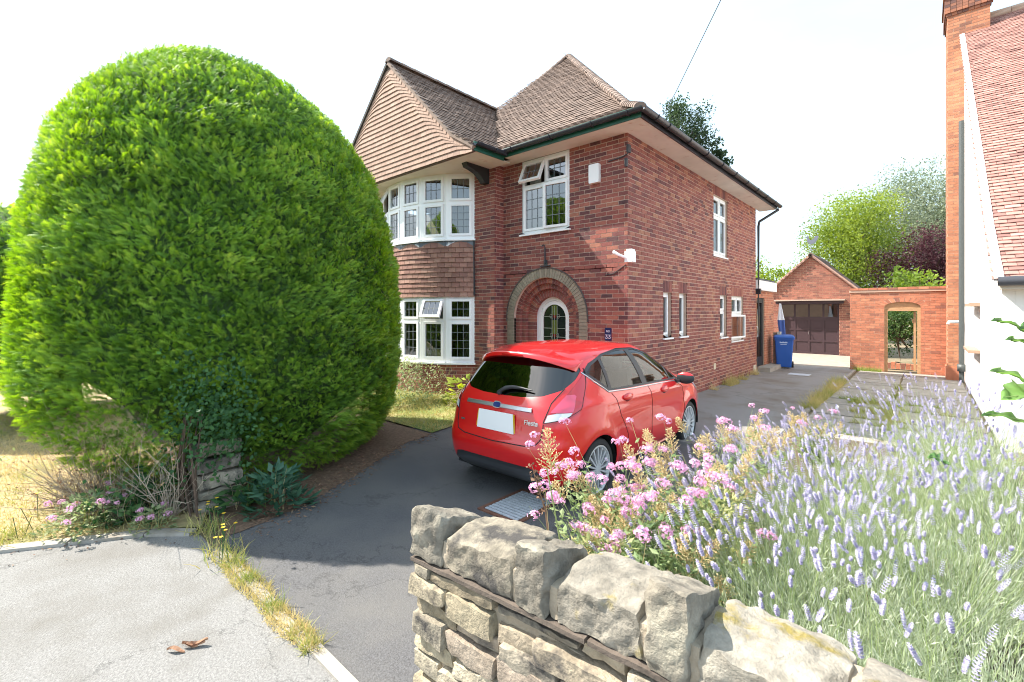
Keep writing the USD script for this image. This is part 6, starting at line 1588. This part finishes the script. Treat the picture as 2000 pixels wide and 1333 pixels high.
grass('gateway_weeds', 'bright green weeds at the foot of the garden wall', sbox(2.1, 10.25, 2.75, 10.5), 900, .12, rng, 0, .007, (-.3, .4))
kl = rng.uniform([-4.0, -9.2], [-0.6, -5.85], (5200, 2)); kd = np.interp(kl[:, 1], [-9.2, -8.4, -7.1, -6.2, -5.93, -5.85], [-2.9, -2.6, -1.83, -1.27, -.98, -.9]); kk = kl[:, 0] - kd
kl = kl[(kk > .02) & (kk < .42 * rng.random(len(kl)) ** 2)]
D = unit(rng.normal(0, 1, (len(kl), 3)) * [1, 1, .2]); single('kerb_debris', 'brown dry leaf crumbs gathered on the pavement along the verge kerb', 'litter', quads(np.c_[kl, gz(kl[:, 1]) + .006 + rng.random(len(kl)) * .008], D, perp(D, rng), rng.uniform(.012, .04, len(kl)), rng.uniform(.006, .018, len(kl)), rng.random(len(kl))), mat('dead_needle', [(0.11, 0.06, 0.04), (0.20, 0.11, 0.07), (0.30, 0.2, 0.12)], .9), kind='stuff')
lit = rng.uniform([-1.9, -5.6], [-.4, -2.6], (4200, 2)); lit = lit[np.abs(lit[:, 0] - np.interp(lit[:, 1], [-5.6, -5.05, -4.0, -3.2, -2.6], [-.75, -.95, -1.5, -1.95, -2.0])) < .38 * rng.random(len(lit)) ** .5]
D = unit(rng.normal(0, 1, (len(lit), 3)) * [1, 1, .2]); single('leaf_litter', 'brown dead needles scattered along the drive edge under the conifer', 'litter', quads(np.c_[lit, gz(lit[:, 1]) + .006 + rng.random(len(lit)) * .01], D, perp(D, rng), rng.uniform(.02, .05, len(lit)), rng.uniform(.006, .016, len(lit)), rng.random(len(lit))), mat('dead_needle', [(0.11, 0.06, 0.04), (0.20, 0.11, 0.07), (0.30, 0.2, 0.12)], .9), kind='stuff')
dt = Thing('dead_leaf_scrap', 'curled rust-brown dead leaf lying on the pale pavement', 'leaf', (0.62, -6.36, -.12))
for k in range(4):
    an = math.radians(41) + rng.normal(0, .12); b = np.array([.53 + .02 * k, -6.43 + .03 * k, -.112 + .004 * k]) + rng.normal(0, .012, 3) * [1, 1, 0]
    n_ = 7; tq = np.linspace(0, 1, n_); dv_ = np.array([math.cos(an), math.sin(an), 0]); sd = np.array([-math.sin(an), math.cos(an), 0]); ln = rng.uniform(.09, .15)
    row = [[b + dv_ * ln * q + sd * s_ * .014 * math.sin(math.pi * (q * .9 + .05)) + np.array([0, 0, .012 * abs(s_) + .010 * math.sin(5 * q + k)]) for s_ in (-1, 0, 1)] for q in tq]
    V = np.array(row).reshape(-1, 3); F = [[3 * i_ + j_, 3 * i_ + j_ + 1, 3 * i_ + j_ + 4, 3 * i_ + j_ + 3] for i_ in range(n_ - 1) for j_ in (0, 1)]
    dt.part('leaf_blade', MB().add(V, F), mat('rust_leaf', [(0.34, 0.19, 0.115)], .8))

# ------------------------------------------------------------------ planting against the house
FROTH = mat('frothy_leaf', [(0.20, 0.24, 0.08), (0.34, 0.36, 0.14), (0.48, 0.48, 0.22)], .6, trans=.35)
def bed0(px, d, dz=.05):
    p = CAM + d * (FWD + RIGHT * (px - 1000) / 905.0); return (p[0], p[1], dz)
weed('frothy_plant', 'frothy yellow-green plant crowding the wall behind the second upright stone', bed0(1165, 2.2), .32, .66, 1100, rng, FROTH, .045, .5, 'plant', 2)
weed('frothy_plant', 'frothy yellow-green plant behind the flat stone between the upright stones', bed0(1290, 2.0), .30, .50, 900, rng, FROTH, .045, .5, 'plant', 3)
weed('frothy_plant', 'bright yellow-green plant between the lavender and the car front wheel', bed0(1395, 2.9), .34, .62, 900, rng, FROTH, .05, .5, 'plant', 3)
weed('mallow_plant', 'yellow-green round-leaved plant under the bow window', (-3.05, -0.98, 0), .34, .5, 60, rng, mat('lime_leaf', [(0.20, 0.28, 0.04), (0.30, 0.36, 0.06), (0.40, 0.42, 0.10)], .5, trans=.35), .20, .8, 'plant')
weed('silver_shrub', 'pale silvery shrub beside the conifer in front of the bow window', (-4.1, -1.75, 0), .75, .85, 1500, rng, PALEWEED, .085, .4, 'shrub')
weed('tall_stem_weed', 'straggly tall weed rising in front of the bay brickwork', (-3.75, -1.25, 0), .5, .75, 420, rng, PALEWEED, .07, .45, 'weed')
weed('pale_flower_mound', 'low mound of pale seedheads behind the rear of the car', (-2.75, -1.1, 0), .4, .32, 520, rng, mat('cream_seed', [(0.36, 0.33, 0.22), (0.52, 0.46, 0.34)], .7, trans=.3), .05, .6, 'plant')

# ------------------------------------------------------------------ flower bed: lavender
LAVLEAF = mat('lavender_leaf', [(0.15, 0.19, 0.10), (0.27, 0.33, 0.19), (0.42, 0.47, 0.34), (0.62, 0.64, 0.54)], 0.6, trans=0.4)
LAVSTEM = mat('lavender_stem', [(0.17, 0.25, 0.10), (0.28, 0.36, 0.15), (0.36, 0.42, 0.21)], 0.6, trans=0.3)
LAVFLOWER = mat('lavender_flower', [(0.24, 0.21, 0.36), (0.40, 0.36, 0.52), (0.52, 0.49, 0.63), (0.58, 0.56, 0.58)], 0.7, trans=0.3)
def spike(base, d, L, r, rng):
    """A flower spike: whorls of little buds along a stem."""
    nw = 8; g = []
    A = perp(d[None], rng)[0]; B = np.cross(d, A)
    for k in range(nw):
        t = k / (nw - 1); c = base + d * L * t; rr_ = r * (0.75 + 0.5 * math.sin(math.pi * (0.15 + 0.8 * t))) * (1 if k < nw - 1 else .7)
        m = 6; an = np.arange(m) * 6.283 / m + k * .6 + rng.random() * .4
        o = np.cos(an)[:, None] * A + np.sin(an)[:, None] * B
        g.append(quads(np.tile(c, (m, 1)) - d * L * .03, unit(o + d * .35), unit(np.cross(o, d[None])), rr_ * 1.5, rr_ * 0.85, np.clip(rng.normal(.5, .3, m), 0, 1), .25))
    return merge(*g)
def lavender(label, c, r, h, n_stem, n_spike, rng, lean=(0, 0), stalk=.30):
    c = np.asarray(c, float); t = Thing('lavender_bush', label, 'lavender', c, 'lavender bushes in the flower bed')
    def fan(n, spread):
        a = rng.random(n) * 2 * math.pi; q = np.sqrt(rng.random(n))
        o = np.stack([np.cos(a) * q, np.sin(a) * q], 1)
        B = np.c_[c[:2] + o * r * (.45 if spread > .7 else .75), np.full(n, c[2])]
        D = unit(np.c_[o * spread + np.array(lean) * .5 + rng.normal(0, .10, (n, 2)), np.ones(n)])
        return B, D, q
    nl = n_stem * 5
    B, D, q = fan(nl, .95); L = h * rng.uniform(.35, 1.0, nl)
    Pm = B + D * (L * rng.uniform(.45, 1.0, nl))[:, None]
    Dl = unit(D + rng.normal(0, .42, (nl, 3)))
    leaves = quads(Pm, Dl, perp(Dl, rng), rng.uniform(.03, .065, nl), rng.uniform(.0035, .0075, nl), np.clip(rng.normal(.5, .25, nl), 0, 1), .2)
    B, D, q = fan(n_stem, .95)
    st, _ = ribbons(B, D, np.c_[rng.normal(0, .10, (n_stem, 2)) + np.array(lean) * .2, np.zeros(n_stem)], h * rng.uniform(.6, 1.1, n_stem), .0034, rng.random(n_stem), rng, 5)
    t.part('foliage', merge(leaves, st), LAVLEAF)
    B, D, q = fan(n_spike * 2, .52)
    L = (h * .75 + stalk) * rng.uniform(.82, 1.12, n_spike * 2)
    bend = np.c_[rng.normal(0, .12, (n_spike * 2, 2)) + np.array(lean) * .25, np.zeros(n_spike * 2)]
    fs, P = ribbons(B, D, bend, L, .0032, rng.random(n_spike * 2), rng, 6)
    t.part('flower_stalks', fs, LAVSTEM)
    for k in range(n_spike):
        d = unit((P[k, -1] - P[k, -2])[None])[0]
        t.part('flower_spike', spike(P[k, -1] - d * .01, d, rng.uniform(.045, .085), rng.uniform(.0058, .0082), rng), LAVFLOWER)
    m2 = []
    for k in range(n_spike, 2 * n_spike, 2):
        d = unit((P[k, -1] - P[k, -2])[None])[0]; m2.append(spike(P[k, -1], d, rng.uniform(.02, .04), .006, rng))
    t.part('young_buds', merge(*m2), LAVFLOWER, kind='stuff')
rng = np.random.default_rng(77)
gb = 0.05
def bed(px, d, dz=gb):
    """A point of the bed: a bearing from the viewpoint and a distance."""
    p = CAM + d * (FWD + RIGHT * (px - 1000) / 905.0); return (p[0], p[1], dz)
LV_ = [('lavender bush nearest the wall, hanging over the third flat coping stone', 1470, 2.05, .36, .52, 700, 60, (-.25, -.1)),
       ('broad silvery lavender bush at the bottom right behind the last coping stones', 1730, 1.62, .38, .50, 950, 18, (0, 0)),
       ('silvery lavender bush at the bottom right corner of the picture', 1960, 1.75, .38, .52, 900, 16, (.1, .1)),
       ('lavender bush with few flowers in the middle of the bed', 1640, 2.25, .42, .52, 1000, 90, (-.2, 0)),
       ('densely flowered lavender bush leaning left towards the pink valerian', 1480, 2.75, .44, .55, 1000, 150, (-.3, .05)),
       ('lavender bush full of mauve spikes left of the tall clump', 1650, 3.05, .45, .58, 900, 165, (-.2, .05)),
       ('lavender bush in front of the tall clump by the white wall', 1840, 2.55, .42, .56, 1000, 100, (-.05, .05)),
       ('tall long-stalked lavender rising against the neighbouring drive and white wall', 1860, 4.7, .50, .70, 700, 140, (-.05, .05)),
       ('lavender bush at the right edge below the large leaves', 1990, 2.9, .45, .66, 700, 125, (0, .05)),
       ('mauve lavender bush between the tall clump and the bed edging', 1740, 3.9, .48, .60, 700, 140, (-.1, .05)),
       ('lavender bush under the large leaves close to the white wall', 1940, 3.8, .48, .72, 600, 125, (0, .05)),
       ('far lavender bush at the back of the bed beside the valerian', 1570, 3.7, .46, .52, 600, 130, (-.2, .05))]
for (lab, px, d, r, h, ns, nf, ln) in LV_:
    lavender(lab, bed(px, d), r, h, ns, nf, rng, ln, .42 if 'tall' in lab and 'rising' in lab else .34)

# valerian: pink heads, grey-green leaves, cream seedheads
SEED = mat('cream_seedhead', [(0.42, 0.34, 0.17), (0.56, 0.46, 0.25), (0.66, 0.58, 0.36)], 0.7, trans=0.3)
BROWNSEED = mat('brown_seedhead', [(0.16, 0.09, 0.05), (0.26, 0.15, 0.09)], 0.85)
VLEAF = mat('valerian_leaf', [(0.12, 0.19, 0.075), (0.20, 0.28, 0.11), (0.30, 0.36, 0.18)], 0.55, trans=0.35)
def valerian(label, c, h, n_st, heads, rng, spread=.45, seed=0):
    c = np.asarray(c, float); t = Thing('valerian_plant', label, 'valerian', c, 'valerian plants in the flower bed')
    a = rng.random(n_st) * 6.283; D = unit(np.stack([np.cos(a) * spread, np.sin(a) * spread, np.ones(n_st)], 1) + rng.normal(0, .10, (n_st, 3)))
    B = c + rng.normal(0, .06, (n_st, 3)) * [1, 1, 0]; L = h * rng.uniform(.55, 1.05, n_st)
    st, P = ribbons(B, D, np.c_[rng.normal(0, .08, (n_st, 2)), np.zeros(n_st)], L, .007, rng.random(n_st), rng, 6)
    t.part('stems', st, LAVSTEM)
    nl = n_st * 26; i = rng.integers(0, n_st, nl); f_ = rng.uniform(.05, .85, nl)
    base = P[i, 0] + (P[i, -1] - P[i, 0]) * f_[:, None] + rng.normal(0, .012, (nl, 3))
    Dl = unit(np.c_[rng.normal(0, 1, (nl, 2)), rng.uniform(-.1, .8, nl)])
    t.part('leaves', quads(base, Dl, unit(np.cross(Dl, [0, 0, 1.0]) + rng.normal(0, .2, (nl, 3))), rng.uniform(.05, .10, nl) * (1.1 - .5 * f_), rng.uniform(.018, .036, nl), rng.random(nl), .12), VLEAF)
    order = np.argsort(-P[:, -1, 2])
    for k in order[:heads]:
        tip = P[k, -1]
        for q in range(rng.integers(1, 3)):
            flower_head(t, tip + rng.normal(0, .026, 3) * [1, 1, .6], rng.uniform(.024, .038), rng)
    for k in order[heads:heads + seed]:
        panicle(t, P[k, -1], P[k, -1] - P[k, -2], rng.uniform(.14, .22), rng)
def panicle(t, tip, d, L, rng, mt=SEED, name='seedhead'):
    d = unit((d + np.array([0, 0, .002]))[None])[0]; g = []
    m = MB(); m.tube([tip - d * L, tip], [.0035, .0015], 4)
    A = perp(d[None], rng)[0]; B = np.cross(d, A)
    nb_ = 13
    for k in range(nb_):
        t_ = k / nb_; b = tip - d * L * (1 - t_)
        for s in (0, 1, 2):
            an = k * 1.3 + s * 2.1; o = unit((math.cos(an) * A + math.sin(an) * B + d * .75)[None])[0]; ln = L * .36 * (1 - t_) ** .8 + .008
            m.tube([b, b + o * ln], [.0022, .0012], 3)
            q = 4; P = b + o * ln * np.linspace(.45, 1, q)[:, None]; Dq = unit(o + rng.normal(0, .6, (q, 3)))
            g.append(quads(P, Dq, perp(Dq, rng), .014, .009, rng.random(q)))
    V, F, T = merge(*g); m.add(V, F, T)
    t.part(name, m, mt)
VL = [('tall valerian with pink heads hiding the lower rear wheel of the car', 1195, 2.95, .98, 34, 16, 6),
      ('leafy valerian with pink heads before the rear door of the car', 1240, 2.45, .82, 36, 9, 5),
      ('valerian covered in pink heads at the wall end beside the car rear wheel', 1180, 2.6, .90, 32, 18, 5),
      ('valerian with pink heads and tall cream seedheads before the car door', 1265, 2.75, .94, 26, 10, 9),
      ('valerian low at the wall with one pink cluster over the second upright stone', 1225, 2.05, .50, 24, 3, 3),
      ('valerian with pink heads below the front wheel of the car', 1345, 3.1, 1.0, 28, 6, 11),
      ('yellowing valerian gone to seed below the car bonnet', 1400, 3.4, .86, 24, 3, 13),
      ('valerian with a tall pink head beyond the car bonnet', 1440, 4.0, .94, 20, 3, 7),
      ('valerian with scattered pink heads between lavender and drive edge', 1400, 2.6, .55, 22, 3, 5),
      ('pale yellow valerian at the far corner of the bed by the edging', 1590, 5.4, .60, 26, 3, 12),
      ('valerian sprawling behind the first flat coping stone', 1130, 2.2, .50, 24, 3, 3),
      ('far valerian with round pink heads beside the neighbouring drive', 1500, 4.7, .66, 20, 2, 9)]
for (lab, px, d, h, ns, hd, sd) in VL:
    valerian(lab, bed(px, d), h, ns, hd, rng, .42, sd)
tv = Thing('tall_seedhead', 'single cream seedhead standing in front of the red rear bumper', 'seedhead', bed(1105, 2.35))
b = np.array(bed(1105, 2.35)); tp = np.array(bed(1068, 2.35, 1.205)); mid_ = (b + tp) / 2 + [.01, .02, .0]
tv.part('stem', MB().tube([b, mid_, tp - [0, 0, .2]], [.005, .0045, .0035], 5), LAVSTEM, tone=.7); panicle(tv, tp, tp - mid_, .235, rng)
bs_ = Thing('brown_seedhead', 'withered brown seed spike leaning over the drain cover', 'seedhead', bed(1105, 2.3))
b = np.array(bed(1100, 2.3)); tp = np.array(bed(1038, 2.3, 1.04)); md = np.array(bed(1066, 2.3, .8))
bs_.part('stem', MB().tube([b, md, tp], [.005, .0045, .002], 5), BROWNSEED, tone=.8)
g = []
for k in range(90):
    t_ = rng.random(); c_ = md * (1 - t_) + tp * t_; v = rng.normal(0, .012, (1, 3)); D = unit(rng.normal(size=(1, 3))); g.append(quads(c_ + v, D, perp(D, rng), .018, .014, rng.random(1)))
bs_.part('seeds', merge(*g), BROWNSEED)

# large leaves reaching in from the right
BIGLEAF = mat('large_leaf', [(0.09, 0.20, 0.06), (0.15, 0.28, 0.08), (0.22, 0.38, 0.11)], 0.45, 6.0, 0.2, trans=0.35)
def big_leaf(t, base, d, L, W, up, rng, tone):
    d = unit(np.asarray(d, float)[None])[0]; w = unit(np.cross(d, up)[None])[0]; n_ = np.cross(w, d)
    k = 12; m = 4; rows = []
    for i_ in range(k + 1):
        s = i_ / k; hw = W * (math.sin(math.pi * s ** .75) ** .8) * (1 + .13 * math.sin(i_ * 2.4))
        c_ = base + d * L * s - np.array([0, 0, 1]) * L * .22 * s * s
        rows.append([c_ + w * hw * q + n_ * (abs(q) * hw * .28 + .012 * math.sin(i_ * 1.7 + q * 3)) for q in np.linspace(-1, 1, 2 * m + 1)])
    V = np.array(rows).reshape(-1, 3); c2 = 2 * m + 1
    F = [[i_ * c2 + j_, i_ * c2 + j_ + 1, (i_ + 1) * c2 + j_ + 1, (i_ + 1) * c2 + j_] for i_ in range(k) for j_ in range(2 * m)]
    p = t.part('leaf', MB().add(V, F), BIGLEAF, tone=tone, smooth=True)
    t.part('midrib', MB().tube([base + d * L * s - np.array([0, 0, 1]) * L * .22 * s * s + n_ * .004 for s in np.linspace(0, .96, 7)], np.linspace(.006, .0015, 7), 5), LAVSTEM, tone=.6, parent=p)
bl = Thing('large_leaved_plant', 'tall plant with large green lobed leaves leaning in at the right edge', 'plant', bed(2090, 2.35))
root = np.array(bed(2090, 2.35))
bl.part('stem', MB().tube([root, root + [.02, 0, .6], root + [.0, .03, 1.15], root + [-.05, .0, 1.75]], [.018, .016, .012, .006], 7), LAVSTEM, tone=.4)
for (px, py, tpx, tpy, W, tn) in ((2060, 690, 1925, 612, .055, .4), (2070, 720, 1955, 650, .06, .6), (2080, 800, 1918, 708, .075, .7), (2080, 795, 1950, 775, .12, .8), (2060, 860, 1905, 800, .05, .4), (2080, 640, 1990, 640, .05, .2), (1850, 905, 1790, 880, .05, .2)):
    dd = 2.35; p0 = CAM + dd * (FWD + RIGHT * (px - 1000) / 905 - np.array([0, 0, 1]) * (py - 608) / 905); p1 = CAM + (dd - .12) * (FWD + RIGHT * (tpx - 1000) / 905 - np.array([0, 0, 1]) * (tpy - 608) / 905)
    if px < 1900:
        dd = 3.0; p0 = CAM + dd * (FWD + RIGHT * (px - 1000) / 905 - np.array([0, 0, 1]) * (py - 608) / 905); p1 = p0 + [-.1, -.1, .05]
    L = np.linalg.norm(p1 - p0); big_leaf(bl, p0, p1 - p0 + [0, 0, L * .22], L, W, np.array([0.15, -.35, 1.0]), rng, tn)

# ------------------------------------------------------------------ trees beyond the gardens
def tree(name, label, c, h, trunk_h, radii, leafmt, n_clump, n_leaf, size, rng, wide=.6, group=None, cat='tree', sparse=.33, lift=0.55):
    c = np.asarray(c, float); t = Thing(name, label, cat, c, group)
    cc_ = c + [0, 0, trunk_h + (h - trunk_h) * lift]
    v = unit(rng.normal(size=(n_clump, 3))); rad = rng.random(n_clump) ** sparse
    K = cc_ + v * rad[:, None] * np.asarray(radii)
    tn = np.clip(.45 + v[:, 2] * .2 + rng.normal(0, .18, n_clump), 0, 1)
    i = rng.integers(0, n_clump, n_leaf); s = np.mean(radii) * .17
    P = K[i] + np.clip(rng.normal(0, 1, (n_leaf, 3)), -2, 2) * s * [1, 1, .7]
    D = unit(rng.normal(0, 1, (n_leaf, 3)) + [0, 0, -.25])
    t.part('crown', quads(P, D, perp(D, rng), rng.uniform(.6, 1.3, n_leaf) * size, rng.uniform(.6, 1.2, n_leaf) * size * wide, np.clip(tn[i] + rng.normal(0, .16, n_leaf), 0, 1), .15), leafmt)
    m = MB(); m.tube([c, c + [.1, 0, trunk_h * .6], cc_ - [0, 0, radii[2] * .3], cc_ + [0, 0, radii[2] * .5]], [.05 * radii[2] + .05, .04 * radii[2] + .04, .03 * radii[2] + .02, .02], 8)
    for k in rng.choice(n_clump, min(14, n_clump), replace=False):
        m.tube([cc_ - [0, 0, radii[2] * rng.uniform(.1, .5)], (cc_ + K[k]) / 2 - [0, 0, .1], K[k]], [.06, .045, .015], 5)
    t.part('trunk', m, BARK, smooth=True)
    return t
def leafmat(nm, cols, tr=.4):
    return mat(nm, cols, .6, trans=tr, spec=.3)
LIME = leafmat('lime_tree_leaf', [(0.08, 0.13, 0.022), (0.15, 0.22, 0.035), (0.22, 0.29, 0.05), (0.28, 0.35, 0.07)])
SAGE = leafmat('sage_tree_leaf', [(0.09, 0.12, 0.07), (0.15, 0.19, 0.115), (0.22, 0.255, 0.17), (0.29, 0.32, 0.23)], .35)
PURPLE = leafmat('purple_tree_leaf', [(0.030, 0.010, 0.014), (0.055, 0.018, 0.024), (0.09, 0.03, 0.038)], .25)
BRIGHT = leafmat('bright_shrub_leaf', [(0.06, 0.11, 0.02), (0.12, 0.19, 0.03), (0.20, 0.27, 0.05)], .4)
DARKT = leafmat('dark_tree_leaf', [(0.018, 0.035, 0.018), (0.035, 0.065, 0.03), (0.06, 0.10, 0.04)], .25)
rng = np.random.default_rng(91)
tree('lime_green_tree', 'tall lime-green tree rising behind the garage roof', (0.6, 27.2, 0), 8.4, 1.2, (2.7, 2.7, 3.6), LIME, 220, 36000, .135, rng, sparse=.45)
tree('sage_green_tree', 'large grey-green tree behind the garden wall beside the chimney', (4.6, 35.0, 0), 11.3, 2.0, (4.2, 4.2, 4.9), SAGE, 300, 42000, .16, rng, sparse=.45)
tree('purple_leaved_tree', 'dark purple-leaved tree above the garden wall beside the chimney', (4.1, 25.2, 0), 6.2, 1.0, (2.6, 2.2, 2.1), PURPLE, 130, 22000, .115, rng, sparse=.45, lift=.58)
tree('bright_green_shrub', 'bright green large-leaved shrub showing over the garden wall coping', (3.75, 14.4, 0), 3.35, .4, (1.5, 1.0, 1.25), BRIGHT, 70, 3600, .17, rng, .5, cat='shrub', lift=.57)
tree('dark_roof_tree', 'dark bushy tree top showing above the house gutter', (-6.0, 17.6, 0), 13.2, 4.0, (1.35, 1.35, 2.6), DARKT, 60, 10000, .14, rng, sparse=.45, lift=.72)
tree('thin_roof_tree', 'small sparse tree top further along the house gutter', (-4.6, 18.8, 0), 11.1, 4.0, (.55, .55, 1.6), DARKT, 16, 900, .20, rng, lift=.75)
tree('distant_small_tree', 'small pale green tree between the house corner and the garage roof', (-4.6, 31.0, 0), 5.6, .8, (2.4, 2.0, 2.3), LIME, 60, 5000, .22, rng)
tree('gateway_shrub', 'dark green shrub seen through the garden gateway', (3.0, 13.4, 0), 2.2, .1, (1.0, .7, 1.0), leafmat('gateway_leaf', [(0.02, 0.05, 0.018), (0.05, 0.10, 0.03), (0.12, 0.18, 0.06)]), 50, 3600, .10, rng, cat='shrub')
bf = Thing('white_butterfly', 'small white butterfly with raised wings hovering over the concrete strip', 'butterfly', (2.6, -1.9, 0.85))
c_ = CAM + 4.6 * (FWD + RIGHT * 0.7017 - np.array([0, 0, 1]) * 0.213)
for s_ in (-1, 1):
    w_ = np.array([[0, 0, 0], [.012, .012 * s_, .030], [.004, .020 * s_, .040], [-.014, .018 * s_, .030], [-.016, .008 * s_, .008]]) + c_
    bf.part('wing', (w_, np.array([[0, 1, 2], [0, 2, 3], [0, 3, 4]])), mat('butterfly_white', [(0.75, 0.75, 0.70)], .8))
bf.part('body', MB().tube([c_ + [.014, 0, .004], c_, c_ + [-.014, 0, -.004]], [.0015, .0025, .001], 5), BROWNSEED, tone=.1)
